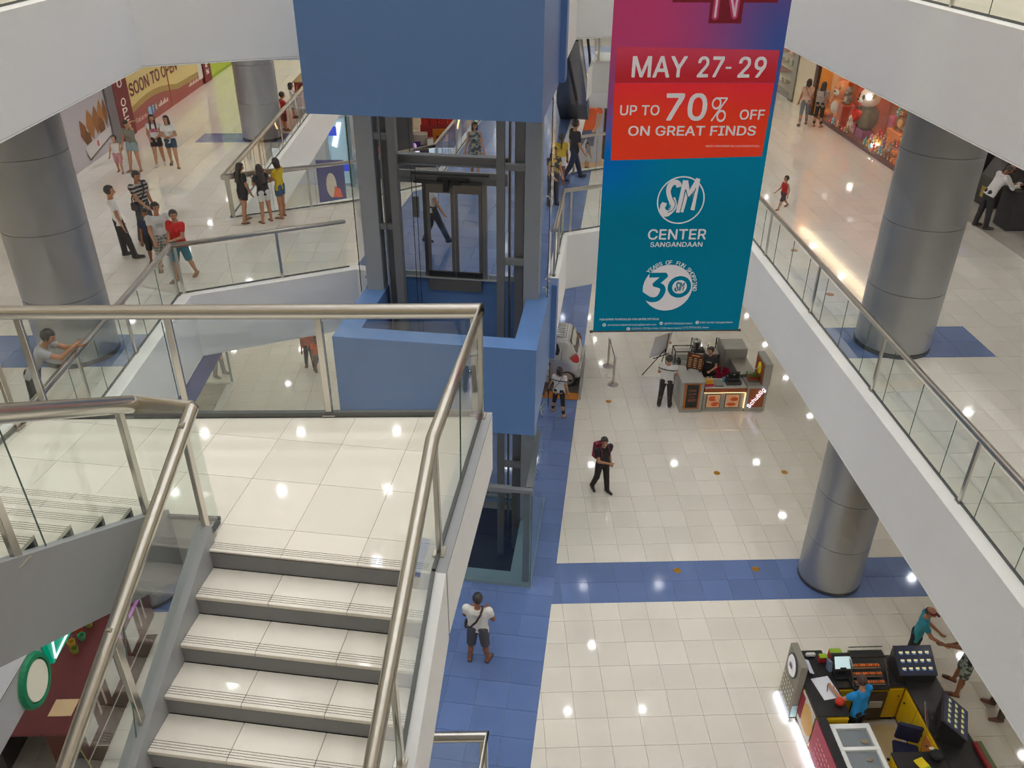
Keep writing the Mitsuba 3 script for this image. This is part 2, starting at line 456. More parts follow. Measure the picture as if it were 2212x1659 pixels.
def balustrade(label, pts, posts, npanes, h=1.06, rail_pts=None, group=None, lift=.02, pane_top=.10, glass=None, post_w=.06, parent=None):
    """pts: base polyline (x, y, z). posts: [(segment, t)]. npanes: panes per segment. A thing: handrail, posts, glass panes."""
    k = parent or thing('balustrade', label, 'balustrade', group)
    P_ = [np.asarray(p, float) for p in pts]
    rp = rail_pts if rail_pts is not None else [p + [0, 0, h] for p in P_]
    add('handrail', tube(rp, RR, 16), STEEL, k, smooth=50)
    for s, t in posts:
        a, b = P_[s], P_[s + 1]
        p = a + (b - a) * t
        ra, rb = (np.asarray(rp[s], float), np.asarray(rp[s + 1], float)) if rail_pts is None or len(rail_pts) == len(P_) else (a + [0, 0, h], b + [0, 0, h])
        top = ra + (rb - ra) * t
        d = (b - a); d[2] = 0; d /= np.linalg.norm(d)
        m = cbx(-post_w / 2, post_w / 2, -.02, .02, 0, max(.2, top[2] - p[2] - (.03 if abs(rb[2] - ra[2]) < .1 else .075)), .004)
        X = np.eye(4); X[:2, 0] = d[:2]; X[:2, 1] = [-d[1], d[0]]; X[:3, 3] = p
        pk = add('post', m, STEEL, k, xf=X)
        add('foot_plate', cbx(-post_w / 2 - .03, post_w / 2 + .03, -.045, .045, 0, .012, .003), STEEL, pk, xf=X)
    for s, n in enumerate(npanes):
        a, b = P_[s], P_[s + 1]
        ra, rb = (np.asarray(rp[s], float), np.asarray(rp[s + 1], float)) if len(rp) == len(P_) else (a + [0, 0, h], b + [0, 0, h])
        L = np.linalg.norm((b - a)[:2])
        for i in range(n):
            t0 = i / n + .006 / max(L, .1); t1 = (i + 1) / n - .006 / max(L, .1)
            q = lambda t: a + (b - a) * t
            r_ = lambda t: ra + (rb - ra) * t
            p0, p1 = q(t0) + [0, 0, lift], q(t1) + [0, 0, lift]
            p2, p3 = r_(t1) - [0, 0, pane_top], r_(t0) - [0, 0, pane_top]
            gk = add('glass_pane', sheet(p0, p1, p2, p3), glass or GLASS, k)
            ed = []
            if i > 0:
                ed.append(beam(p0, p3, .012, .004, up=(b - a)))
            if i == n - 1 and s < len(npanes) - 1 or i == 0 and s > 0:
                pass
            if ed:
                add('edge', cat_(ed), EDGE, gk)
        # slim channel that holds the panes
        add('channel', beam(a + (b - a) * .002 + [0, 0, .012], b - (b - a) * .002 + [0, 0, .012], .03, .03), S(92, 94, 94, .4, .6), k)
    return k


def p3(x, y, z):
    return (float(x), float(y), float(z))


def lp(u, v, z):
    w = wor(u, v)
    return (float(w[0]), float(w[1]), float(z))


zc = Z2 + .02
# around the first upper floor
balustrade('long glass balustrade running past the toy shop gallery column and behind the banner',
           [(4.98, 8.95, zc), (4.98, -11.9, zc)], [(0, (8.95 - y) / 20.85) for y in (8.55, 5.56, 2.48, -.56, -3.57, -6.6, -9.6)], [21])
balustrade('glass balustrade turning a corner beside the people in white, striped and red tops',
           [(-7.96, -14, zc), (-7.96, 3.65, zc), (-5.97, 4.49, zc), (-4.62, 5.05, zc)],
           [(0, (y + 14) / 17.65) for y in (-10.5, -7.2, -4.0, -.89, 1.06, 3.58)] + [(1, .04), (1, .985)], [18, 2, 1])
_fc = FARC + np.array([.02, .25])
balustrade('short glass balustrade between the lift and the banner, above the car', [lp(.0, 3.45, zc), (float(FARC[0] - .10), float(FARC[1] + .22), zc), (4.98, line_y(4.98) + .27, zc)],
           [(0, .03), (0, .5), (0, .97), (1, .04), (1, .34), (1, .67)], [3, 5])
balustrade('glass balustrade round the far opening, with three girls gathered at its corner', [(-8.1, 27.0, zc), (-8.1, 8.35, zc), (-5.0, 9.72, zc), lp(-4.0, 9.75, zc), lp(-4.0, 26, zc)],
           [(0, (27 - y) / 18.65) for y in (24.3, 21.3, 18.2, 15.15, 12.1, 8.5)] + [(1, .03), (1, .62), (2, .1), (3, .02), (3, .2), (3, .4), (3, .6), (3, .8)], [18, 3, 1, 16])
balustrade('distant glass balustrade behind the man in black and the girl in the yellow top', [(1.05, 12.15, zc), (4.98, 13.98, zc)], [(0, .02), (0, .35), (0, .7)], [5])
# on the second upper floor, of which only the feet show
z3c = Z3 + .02
balustrade('glass balustrade on the uppermost floor above the toy shop gallery', [(4.98, 8.95, z3c), (4.98, -11.9, z3c)], [(0, i / 7) for i in range(8)], [21])
balustrade('glass balustrade on the uppermost floor above the hoarding gallery', [(-7.96, -14, z3c), (-7.96, 3.65, z3c), (-4.62, 5.05, z3c)], [(0, i / 6) for i in range(7)] + [(1, .5)], [18, 3])

# ------------------------------------------------------------------ the switchback stair
RISE, RUN = 2.965 / 17, .31


def loc(m):
    return mv(m, LOC)


def side_poly(pts, u0, u1):
    """polygon in (v, z) extruded from u0 to u1, local frame -> world"""
    m = trimesh.creation.extrude_polygon(Polygon(pts), u1 - u0, engine='earcut')
    X = np.array([[0, 0, 1, u0], [1, 0, 0, 0], [0, 1, 0, 0], [0, 0, 0, 1.0]])
    return loc(mv(m, X))


BACKV = lambda u: -6.787 + .157 * (u - .136)


def flight(k, u0, u1, v0, z0, sgn, cols, n=17, detail=True):
    """n risers from the landing edge (v0, z0) towards -v, going down (sgn -1) or up (sgn +1)"""
    for i in range(n):
        if sgn < 0:
            zt = z0 - (i + 1) * RISE           # top of this tread
            va, vb = v0 - i * RUN, v0 - (i + 1) * RUN
            rz0, rz1, rv = zt, zt + RISE - .03, va
        else:
            zt = z0 + (i + 1) * RISE
            va, vb = v0 - i * RUN, v0 - (i + 1) * RUN
            rz0, rz1, rv = zt - RISE, zt - .03, va
        if sgn < 0:
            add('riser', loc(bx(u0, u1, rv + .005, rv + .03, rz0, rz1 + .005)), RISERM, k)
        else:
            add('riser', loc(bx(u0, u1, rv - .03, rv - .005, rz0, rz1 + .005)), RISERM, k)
        if i == n - 1:
            break
        f0 = vb if sgn < 0 else vb - .0
        c_ = [u0] + [c for c in cols if u0 + .05 < c < u1 - .05] + [u1]
        for a, b in zip(c_[:-1], c_[1:]):
            add('tread_tile', loc(cbx(a + .0015, b - .0015, f0, va, zt - .032, zt, .003)), TILES[(i + int(a * 7)) % 3], k)
        fe = vb if sgn < 0 else va
        g = [bx(u0, u1, fe + s * (.03 + .02 * q), fe + s * (.0335 + .02 * q), zt - .002, zt + .0012) for q in range(4) for s in ((1,) if sgn < 0 else (-1,))]
        add('nosing_groove', loc(cat_(g)), S(88, 82, 74), k)


def staircase(label, zl, detail=True):
    k = thing('staircase', label, 'staircase')
    land = Polygon([(.245, -8.96), (.245, BACKV(.245)), (-4.3, BACKV(-4.3)), (-4.3, -8.67), (-2.1, -8.67), (-1.72, -8.67), (-1.72, -8.96)])
    add('landing_slab', loc(prism(land, zl - .66, zl - .014)), WHITE, k)
    top = Polygon([(.13, -9.0), (.13, BACKV(.13) - .06), (-4.2, BACKV(-4.2) - .06), (-4.2, -8.67), (-2.1, -8.67), (-1.66, -8.67), (-1.66, -9.0)])
    # landing tiles on the stair's own grid
    o = (-1.035, -8.089)
    gx = [o[0] + .6 * i for i in range(-6, 4)]; gy = [o[1] + .6 * j for j in range(-3, 5)]
    for i in range(len(gx) - 1):
        for j in range(len(gy) - 1):
            g = sbox(gx[i] + .0015, gy[j] + .0015, gx[i + 1] - .0015, gy[j + 1] - .0015).intersection(top)
            if g.area > 1e-3:
                add('landing_tile', loc(prism(g, zl - .014, zl)), TILES[(i * 2 + j * 5) % 3], k)
    add('nosing_groove', loc(cat_([bx(-1.6, .1, -8.97 + .02 * q, -8.9665 + .02 * q, zl - .002, zl + .0012) for q in range(4)])), S(88, 82, 74), k)
    flight(k, -1.6, .13, -9.0, zl, -1, [-1.035, -.435])
    flight(k, -4.15, -2.16, -8.67, zl, 1, [-3.435, -2.835])
    sl = RISE / RUN
    Lr = RUN * 16.6
    # cheeks and soffits
    rz = lambda v: zl + sl * (v + 9.0)
    ve = -9.0 - Lr
    dn = lambda off_t, off_b, v0=-9.0: [(v0, rz(v0) + off_t), (ve, rz(ve) + off_t), (ve, rz(ve) + off_b), (v0, rz(v0) + off_b)]
    add('stringer', side_poly(dn(.01, -.68), .13, .245), WHITE, k)
    add('stringer', side_poly(dn(.10, -.68, -8.9), -1.72, -1.6), STRINGER, k)
    add('soffit', side_poly(dn(-.30, -.62), -1.6, .13), STRINGER, k)
    uz = lambda v: zl - sl * (v + 8.67)
    up = lambda ot, ob, v0=-8.67: [(v0, uz(v0) + ot), (ve + .33, uz(ve + .33) + ot), (ve + .33, uz(ve + .33) + ob), (v0, uz(v0) + ob)]
    add('stringer', side_poly(up(.08, -.64), -2.16, -2.08), STRINGER, k)
    add('stringer', side_poly(up(.08, -.64), -4.25, -4.15), STRINGER, k)
    add('soffit', side_poly(up(-.26, -.58), -4.15, -2.16), STRINGER, k)
    add('edge_kerb', loc(cat_([prism(Polygon([(.13, -9.0), (.245, -9.0), (.245, BACKV(.245)), (.13, BACKV(.13))]), zl - .014, zl + .012)])), STRINGER, k)
    add('edge_channel', loc(prism(Polygon([(-4.25, BACKV(-4.25)), (-4.25, BACKV(-4.25) - .05), (.13, BACKV(.13) - .05), (.13, BACKV(.13))]), zl, zl + .05)), S(96, 98, 98, .4, .5), k)
    return k


def stair_rails(zl, where, k):
    sl = RISE / RUN
    zr = zl + 1.105
    b = zl + .012
    # outer side: back edge, right edge, down the flight
    e = -8.82
    vend = -13.9
    base = [lp(-4.1, -8.72, b), lp(-4.1, BACKV(-4.1) - .02, b), lp(.15, BACKV(.15) - .02, b), lp(.15, -9.0, b), lp(.15, vend, b + sl * (vend + 9.0))]
    rail = [lp(-4.1, -8.72, zr), lp(-4.1, BACKV(-4.1) - .02, zr), lp(.15, BACKV(.15) - .02, zr), lp(.15, e, zr - .02), lp(.15, vend, zr + sl * (vend - e))]
    back = [(1, (u + 4.1) / 4.25) for u in (-3.93, -2.62, -1.3)] + [(1, .985)]
    balustrade(None, base,
               [(0, .85)] + back + [(2, .02), (2, .9), (3, .23), (3, .5), (3, .8)], [1, 3, 2, 4], rail_pts=rail, lift=.04, parent=k)
    # inner side of the descending flight
    base = [lp(-1.66, -8.69, b), lp(-1.66, -9.0, b), lp(-1.66, vend, b + .06 + sl * (vend + 9.0))]
    rail = [lp(-1.66, -8.70, zr), lp(-1.66, -8.71, zr), lp(-1.66, vend, zr + sl * (vend + 8.71))]
    balustrade(None, base, [(0, .6), (1, .23), (1, .5), (1, .8)], [1, 4], rail_pts=rail, lift=.03, parent=k)
    # across the gap and up the other flight
    base = [lp(-1.66, -8.66, b), lp(-2.12, -8.69, b), lp(-2.12, -13.5, b + .08 + sl * (13.5 - 8.69))]
    rail = [lp(-1.66, -8.70, zr), lp(-2.12, -8.73, zr), lp(-2.12, -13.5, zr + sl * (13.5 - 8.73))]
    balustrade(None, base, [(1, .04), (1, .30), (1, .6), (1, .9)], [1, 4], rail_pts=rail, lift=.03, parent=k)
    base = [lp(-4.2, -8.69, b), lp(-4.2, -13.5, b + .08 + sl * (13.5 - 8.69))]
    balustrade(None, base, [(0, .06), (0, .35), (0, .65), (0, .95)], [4], parent=k)


_k = staircase('switchback staircase with cream treads, grey risers and a big tiled landing', ZL)
stair_rails(ZL, 'upper', _k)
_k = staircase('lower switchback staircase, mostly hidden below the big upper stair', ZLL)
stair_rails(ZLL, 'lower', _k)
# ------------------------------------------------------------------ glass lift shaft (no car at this level)
lift = thing('elevator_shaft', 'glazed lift shaft with slate blue bands, dark steel frame and glass landing doors', 'elevator')


def la(name, m, mat, parent=None, smooth=False, **kw):
    return add(name, loc(m), mat, parent or lift, smooth=smooth, **kw)


OUTR = sbox(-3.9, 0, 0, 3.1)
for z0, z1 in ((4.05, 5.95), (10.07, 12.0)):
    inn = sbox(-3.45, .43, -.45, 3.06)
    la('blue_band', prism(OUTR.difference(inn), z0, z1), BLUE)
    la('landing_beam', cbx(-4.0, .116, 3.105, 3.55, z0 + .03, z1 - .045, .004), BLUE)
la('pit_kerb', prism(OUTR.difference(sbox(-3.45, .36, -.5, 2.95)), .0, .09), S(112, 132, 140, .4))
la('pit', cat_([bx(-3.5, -.45, .3, .36, -1.2, -.02), bx(-3.5, -.45, 2.95, 3.0, -1.2, -.02), bx(-3.5, -3.45, .3, 3, -1.2, -.02), bx(-.5, -.45, .3, 3, -1.2, -.02), bx(-3.5, -.45, .3, 3, -1.25, -1.2)]), S(30, 32, 36, .7))
# steel frame
for u0, u1, s in ((-3.84, -3.48, 1), (-.52, -.20, -1)):
    la('column_post', cbx(u0, u1, 2.2, 2.55, .09, 10.3, .008), S(140, 145, 150, .5, .1))
for u0, u1, v0, v1 in ((-3.44, -3.26, 2.5, 2.62), (-3.2, -3.04, 2.18, 2.3), (-3.16, -3.10, 2.3, 2.62), (-.74, -.55, 2.4, 2.52), (-1.07, -.91, 2.18, 2.3), (-1.01, -.97, 2.3, 2.62), (-.88, -.84, 2.55, 2.68), (-3.36, -3.33, 2.2, 2.3)):
    la('guide_rail', cbx(u0, u1, v0, v1, -1.1, 10.3, .004), DARKSTEEL)
for z in (9.1, 7.28, 3.3, 1.2):
    la('rail_bracket', cbx(-3.48, -3.05, 2.25, 2.36, z, z + .12, .004), GREYSTEEL)
for z in (8.62, 6.68, 3.6, 1.6):
    la('rail_bracket', cbx(-1.08, -.5, 2.2, 2.32, z, z + .13, .004), GREYSTEEL)
la('ring_beam', cat_([cbx(-3.12, -.9, 2.58, 2.72, 8.56, 8.76, .004), bx(-3.12, -.9, 2.52, 2.58, 8.56, 8.585), bx(-3.12, -.9, 2.52, 2.58, 8.735, 8.76)]), DARKSTEEL)
la('ring_beam', cat_([cbx(-3.05, -.45, .0, .12, 2.58, 2.70, .004), cbx(-.16, -.03, .12, 2.2, 2.58, 2.70, .004), cbx(-.45, 0, .0, .1, 2.6, 2.69, .004), cbx(-3.9, -3.0, .0, .12, 2.58, 2.70, .004)]), S(120, 124, 126, .4, .3))
la('corner_post', cbx(-.2, -.06, .08, .22, .09, 2.6, .004), GREYSTEEL)
la('corner_post', cbx(-3.84, -3.7, .08, .22, .09, 2.6, .004), GREYSTEEL)


def landing_doors(z):
    la('header', cat_([cbx(-3.26, -.96, 3.0, 3.07, z + 2.22, z + 2.36, .004), cbx(-3.26, -.96, 3.02, 3.09, z + 2.10, z + 2.22, .004)]), GREYSTEEL)
    la('door_operator', cat_([cbx(-2.95, -1.35, 2.94, 3.0, z + 2.30, z + 2.345, .004), cbx(-2.9, -1.5, 2.93, 2.99, z + 2.12, z + 2.17, .003)]), S(58, 60, 62, .4, .5))
    la('door_lock', cat_([cbx(-2.28, -2.16, 2.86, 2.94, z + 1.98, z + 2.24, .01), cbx(-2.1, -1.92, 2.87, 2.94, z + 2.12, z + 2.25, .01), cbx(-2.4, -1.75, 2.89, 2.94, z + 2.2, z + 2.25, .004)]), S(36, 36, 38, .4, .4))
    for u0, u1 in ((-2.685, -2.096), (-2.084, -1.505)):
        k = la('door_leaf', cat_([cbx(u0, u1, 3.03, 3.07, z + 1.9, z + 2.13, .003), cbx(u0, u0 + .07, 3.03, 3.07, z + .16, z + 1.9, .003), cbx(u1 - .07, u1, 3.03, 3.07, z + .16, z + 1.9, .003)]), S(122, 116, 108, .3, .6))
        add('pane', loc(sheet((u0 + .07, 3.05, z + .16), (u1 - .07, 3.05, z + .16), (u1 - .07, 3.05, z + 1.9), (u0 + .07, 3.05, z + 1.9))), SGLASS, k)
        add('kick_plate', loc(cbx(u0, u1, 3.025, 3.07, z + .02, z + .16, .003)), BLACK, k)
    la('door_jamb', cbx(-1.50, -1.40, 3.02, 3.10, z + .02, z + 2.12, .004), S(140, 138, 134, .3, .6))
    la('door_jamb', cbx(-2.76, -2.69, 3.04, 3.10, z + .02, z + 2.12, .004), S(90, 90, 90, .3, .6))
    la('sill', cbx(-3.2, -1.05, 2.96, 3.1, z + .0, z + .025, .003), S(176, 178, 176, .3, .6))
    la('apron', cbx(-2.69, -1.52, 2.97, 3.02, z - .27, z - .005, .004), S(104, 102, 98, .4, .4))
    for u0, u1 in ((-3.45, -2.77), (-1.38, -.5)):
        la('back_glass', sheet((u0, 3.08, z + .12), (u1, 3.08, z + .12), (u1, 3.08, z + 2.1), (u0, 3.08, z + 2.1)), SGLASS)
        la('glass_kerb', cbx(u0, u1, 3.04, 3.1, z + .0, z + .12, .004), S(128, 138, 146, .4))
    la('call_panel', cbx(-3.0, -2.86, 3.1, 3.16, z + 1.32, z + 1.78, .01), S(150, 150, 146, .3, .6))


landing_doors(Z2 + .02)
landing_doors(.09)
la('hanging_cable', cat_([tube([(-2.9 + .09 * i, 2.75, 4.0), (-2.9 + .09 * i, 2.75, 10.2)], .006, 6) for i in range(2)]), MATTE)
# glass cheeks of the shaft at gallery level, on the blue ledge
for u, va in ((-3.93, 2.07), (-.03, 2.36)):
    la('side_glass', sheet((u, va, 5.95), (u, 3.08, 5.95), (u, 3.08, 10.0), (u, va, 10.0)), SGLASS)
    la('glass_edge', bx(u - .006, u + .006, va - .008, va + .004, 5.95, 10.0), S(14, 18, 18, .3))
# glass round the pit at ground level
la('front_glass', sheet((-3.88, .01, .09), (-.01, .01, .09), (-.01, .01, 2.56), (-3.88, .01, 2.56)), LGLASS)
for u in (-3.89, -.01):
    la('side_glass', sheet((u, .02, .09), (u, 3.05, .09), (u, 3.05, 4.0), (u, .02, 2.56)), LGLASS)
la('glass_edge', cat_([bx(-.016, -.004, .0, .014, .09, 2.56), bx(-3.896, -3.884, 0, .014, .09, 2.56)]), EDGE)


def spider(u, v, z):
    c = np.array([u, v, z])
    arms = [tube([c, c + [0.06, a * .11, b * .11]], .012, 6) for a in (-1, 1) for b in (-1, 1)]
    dsk = [cyl(c + [.055, a * .11, b * .11], c + [.075, a * .11, b * .11], .025, 10) for a in (-1, 1) for b in (-1, 1)]
    return loc(cat_(arms + dsk + [cyl(c - [.05, 0, 0], c + [.03, 0, 0], .02, 8)]))


for v, z in ((1.2, 2.3), (2.2, 3.3), (2.2, 2.2), (2.5, 6.1), (2.95, 6.1), (2.7, 8.0)):
    add('spider_fitting', spider(-.09, v, z), CHROME, lift, smooth=40)
for v, z in ((2.35, 6.1), (2.7, 8.0)):
    add('spider_fitting', mv(spider(-.09, v, z), rot(180, (0, 0, 1), (*wor(-1.95, v), z))), CHROME, lift, smooth=40)
# ------------------------------------------------------------------ people: one smooth body each, dressed in separate garments
def surfnet(F, o, h):
    """naive surface nets of the field F (negative inside)"""
    ins = F < 0
    c = [ins[i:F.shape[0] - 1 + i, j:F.shape[1] - 1 + j, k:F.shape[2] - 1 + k] for i in (0, 1) for j in (0, 1) for k in (0, 1)]
    n_in = sum(x.astype(np.int8) for x in c)
    act = (n_in > 0) & (n_in < 8)
    idx = np.argwhere(act)
    if len(idx) == 0:
        return None
    cn = np.array([(i, j, k) for i in (0, 1) for j in (0, 1) for k in (0, 1)])
    vals = np.stack([F[idx[:, 0] + a, idx[:, 1] + b, idx[:, 2] + d] for a, b, d in cn], 1)
    P_, W_ = np.zeros((len(idx), 3)), np.zeros(len(idx))
    for a in range(8):
        for b in range(a + 1, 8):
            if np.abs(cn[a] - cn[b]).sum() == 1:
                va, vb = vals[:, a], vals[:, b]
                m = (va < 0) != (vb < 0)
                t = np.where(m, va / np.where(m, va - vb, 1), 0)
                P_ += np.where(m[:, None], cn[a] + t[:, None] * (cn[b] - cn[a]), 0)
                W_ += m
    V = o + h * (idx + P_ / W_[:, None])
    num = np.full(act.shape, -1, np.int64); num[act] = np.arange(len(idx))
    Q = []
    for ax in range(3):
        sl0 = [slice(None)] * 3; sl1 = [slice(None)] * 3
        sl0[ax] = slice(0, -1); sl1[ax] = slice(1, None)
        e = np.argwhere(ins[tuple(sl0)] != ins[tuple(sl1)])
        b, d = (ax + 1) % 3, (ax + 2) % 3
        ok = (e[:, b] > 0) & (e[:, d] > 0) & (e[:, b] < F.shape[b] - 1) & (e[:, d] < F.shape[d] - 1)
        e = e[ok]
        s = ins[tuple(sl0)][tuple(e.T)]
        q = []
        for db, dd in ((1, 1), (0, 1), (0, 0), (1, 0)):
            w = e.copy(); w[:, b] -= db; w[:, d] -= dd
            q.append(num[tuple(w.T)])
        q = np.stack(q, 1)
        q[~s] = q[~s][:, ::-1]
        Q.append(q)
    Q = np.vstack(Q); Q = Q[(Q >= 0).all(1)]
    m = trimesh.Trimesh(V, np.vstack([Q[:, [0, 1, 2]], Q[:, [0, 2, 3]]]), process=False)
    return m


class Field:
    def __init__(self, lo, hi, h):
        self.h = h; self.o = np.asarray(lo, float) - 2 * h
        n = np.ceil((np.asarray(hi) - self.o) / h).astype(int) + 3
        self.F = np.full(n, .2)

    def block(self, lo, hi, pad):
        i0 = np.maximum(((np.asarray(lo) - pad - self.o) / self.h).astype(int), 0)
        i1 = np.minimum(((np.asarray(hi) + pad - self.o) / self.h).astype(int) + 2, self.F.shape)
        sl = tuple(slice(a, max(a, b)) for a, b in zip(i0, i1))
        g = np.stack(np.meshgrid(*[self.o[k] + self.h * np.arange(sl[k].start, sl[k].stop) for k in range(3)], indexing='ij'), -1)
        return sl, g

    def put(self, sl, d, k):
        f = self.F[sl]
        if k <= 0:
            self.F[sl] = np.minimum(f, d); return
        t = np.clip(.5 + .5 * (f - d) / k, 0, 1)
        self.F[sl] = f * (1 - t) + d * t - k * t * (1 - t)

    def cone(self, a, b, ra, rb, k=.018, flat=None, cuts=()):
        a, b = np.asarray(a, float), np.asarray(b, float)
        R_ = max(ra, rb)
        sl, g = self.block(np.minimum(a, b) - R_, np.maximum(a, b) + R_, .05)
        ba = b - a; q = g - a
        t = np.clip((q @ ba) / max(ba @ ba, 1e-9), 0, 1)
        d3 = q - t[..., None] * ba
        if flat is not None:
            n, s = flat
            d3 = d3 + n * ((d3 @ n) * (s - 1))[..., None]
        d = np.sqrt((d3 ** 2).sum(-1)) - (ra + (rb - ra) * t)
        for p0, n0 in cuts:
            d = np.maximum(d, (g - p0) @ n0)
        self.put(sl, d, k)

    def ellip(self, c, r, Rm=None, k=.018, cut=None):
        c = np.asarray(c, float); r = np.asarray(r, float)
        sl, g = self.block(c - r.max(), c + r.max(), .05)
        q = g - c
        if Rm is not None:
            q = q @ Rm
        l = np.sqrt(((q / r) ** 2).sum(-1))
        d = (l - 1) * r.min()
        if cut is not None:
            d = np.maximum(d, -cut(q))
        self.put(sl, d, k)

    def mesh(self):
        return surfnet(self.F, self.o, self.h)


def rx(a):
    a = math.radians(a); return np.array([[1, 0, 0], [0, math.cos(a), -math.sin(a)], [0, math.sin(a), math.cos(a)]])


def ry(a):
    a = math.radians(a); return np.array([[math.cos(a), 0, math.sin(a)], [0, 1, 0], [-math.sin(a), 0, math.cos(a)]])


def rz_(a):
    a = math.radians(a); return np.array([[math.cos(a), -math.sin(a), 0], [math.sin(a), math.cos(a), 0], [0, 0, 1]])


DOWN = np.array([0, 0, -1.0])
SKIN = [srgb(150, 103, 78), srgb(172, 124, 96), srgb(128, 84, 62)]
HAIR = M((.014, .011, .010), .45, 0, .5, 'black_hair')
LIP = M((.22, .07, .06), .5, 0, .4, 'lip')
EYE = M((.02, .015, .012), .2, 0, .5, 'eye_dark')


def vcol(key, rough=.75):
    if key not in scene:
        scene[key] = {'type': 'twosided', 'bsdf': {'type': 'principled', 'base_color': {'type': 'mesh_attribute', 'name': 'vertex_color'}, 'roughness': rough, 'specular': .25}}
    return key


def person(label, x, y, z, H, yaw, arms=((8, 7, 12, 0), (8, 7, 12, 0)), legs=((0, 3, 0), (0, 3, 0)), lean=0, head=(0, 0), top='tee', tc=(.6, .6, .6), bottom='pants', bc=(.02, .02, .03),
           shoes='shoe', sc=(.02, .02, .02), hair='short', hc=None, skin=1, female=False, child=False, wide=1.0, pattern=None, bpattern=None, bend=0, sleeve=.55, hs=1.0, extra=None, group=None):
    """arms and legs: (flex forward, abduct, bend, turn in) left then right. yaw: 0 faces +y, 90 faces +x."""
    k = thing('person', label, 'person', group)
    hd = (1.22 if child else 1.0) * hs
    lg = .94 if child else 1.0
    # ---- joints in units of body height, x right, y forward
    hipz = .515 * lg
    sw, hw = (.098 if female else .11) * wide, (.050 if not female else .052) * wide
    tl = rx(-lean)
    pel = np.array([0, 0, hipz + .015])
    up = lambda p: pel + tl @ (np.asarray(p, float) - np.array([0, 0, .53]))
    SH = [up([s * sw, 0, .80]) for s in (-1, 1)]
    NB, HC = up([0, -.004, .825]), None
    hr = tl @ rz_(-head[0]) @ rx(-head[1])
    HC = NB + tl @ np.array([0, .004, .03]) + hr @ np.array([0, .008, .070 * hd])
    arm = []
    for s, (fl, ab, el, tw) in zip((-1, 1), arms):
        B = tl if lean > 25 else np.eye(3)
        ua = ry(-s * ab) @ rx(fl) @ DOWN
        fa = ry(-s * ab) @ rz_(s * tw) @ rx(fl + el) @ DOWN
        S0 = SH[(s + 1) // 2]; E0 = S0 + ua * .172; W0 = E0 + fa * .145
        hx = np.cross(fa, [0, 0, 1.0]) if abs(fa[2]) < .9 else np.cross(fa, [0, 1.0, 0])
        arm.append((S0, E0, W0, fa, hx / (np.linalg.norm(hx) + 1e-9)))
    leg = []
    for s, lgp in zip((-1, 1), legs):
        fl, ab, kn = lgp[:3]; toe = lgp[3] if len(lgp) > 3 else 8
        Hj = np.array([s * hw, 0, hipz])
        th = ry(-s * ab) @ rx(fl) @ DOWN
        sh = ry(-s * ab) @ rx(fl - kn) @ DOWN
        K0 = Hj + th * .245 * lg; A0 = K0 + sh * .235 * lg
        pitch = lgp[4] if len(lgp) > 4 else max(-35, min(25, -(kn - fl) * .6 if kn > fl + 8 else 0))
        fd = rz_(-s * toe) @ rx(pitch) @ np.array([0, 1.0, 0]); fu = rz_(-s * toe) @ rx(pitch) @ np.array([0, 0, 1.0])
        leg.append((Hj, K0, A0, fd, fu))
    low = min(min((A0 - fu * .037 + fd * .10)[2], (A0 - fu * .037 - fd * .02)[2]) for _, _, A0, fd, fu in leg)
    sh_ = np.array([0, 0, -low])
    mid = np.mean([A0 for _, _, A0, _, _ in leg], axis=0); sh_[:2] = -mid[:2]
    up0 = sh_
    arm = [(a + sh_, b + sh_, c + sh_, d, e) for a, b, c, d, e in arm]
    leg = [(a + sh_, b + sh_, c + sh_, d, e) for a, b, c, d, e in leg]
    NB, HC, pel = NB + sh_, HC + sh_, pel + sh_
    U = lambda p: pel + tl @ (np.asarray(p, float) - np.array([0, 0, .53]))
    pts = [HC + [0, 0, .11 * hd], HC - [.07 * hd] * 3, HC + [.07 * hd] * 3]
    for a in arm:
        pts += [a[0], a[1], a[2] + a[3] * .1]
    for l in leg:
        pts += [l[0], l[1], l[2] + l[3] * .12, l[2] - l[4] * .04 - l[3] * .03]
    pts = np.array(pts)
    lo, hi = pts.min(0) - .08, pts.max(0) + .08
    dist = np.linalg.norm(np.array([x, y, z + 1]) - CAM)
    h = max(.0085, min(.0125, .0085 * dist / 19))
    yawR = np.eye(4); yawR[:3, :3] = rz_(-yaw)
    XF = tr(x, y, z) @ yawR @ np.diag([H, H, H, 1.0])
    fin = lambda m: mv(m, XF)
    f3 = (np.array(tl @ [0, 1.0, 0]), 1.35)

    def torso(F, g=0.0, waist=1.0, k_=.02, cuts=(), b0=.53):
        w = wide
        hp = .050 if not female else .054
        for s in (-1, 1):
            F.cone(U([s * .045 * w, 0, .53]), U([s * .038 * w * waist, 0, .635]), hp + .008 + g, (.050 if not female else .043) * w ** .5 + g, k_, f3, cuts)
            F.cone(U([s * .038 * w * waist, 0, .635]), U([s * .062 * w, .003, .745]), (.050 if not female else .043) * w ** .5 + g, .056 * w ** .5 + g, k_, f3, cuts)
            F.cone(U([s * .055 * w, 0, .745]), U([s * (sw - .012), 0, .793]), .05 + g, .034 + g, k_, f3, cuts)
        F.cone(U([-.04, 0, .745]), U([.04, 0, .745]), .056 + g, .056 + g, k_, f3, cuts)
        F.cone(U([-.035, 0, .60]), U([.035, 0, .60]), .05 + g, .05 + g, k_, f3, cuts)
        F.cone(U([0, -.005, .77]), U([0, -.004, .82]), .05 + g, .032 + g, k_, None, cuts)
        if female and not child:
            for s in (-1, 1):
                F.cone(U([s * .035, .03, .715]), U([s * .035, .034, .715]), .034 + g, .03 + g, .02, None, cuts)

    # ---- body
    F = Field(lo, hi, h)
    torso(F)
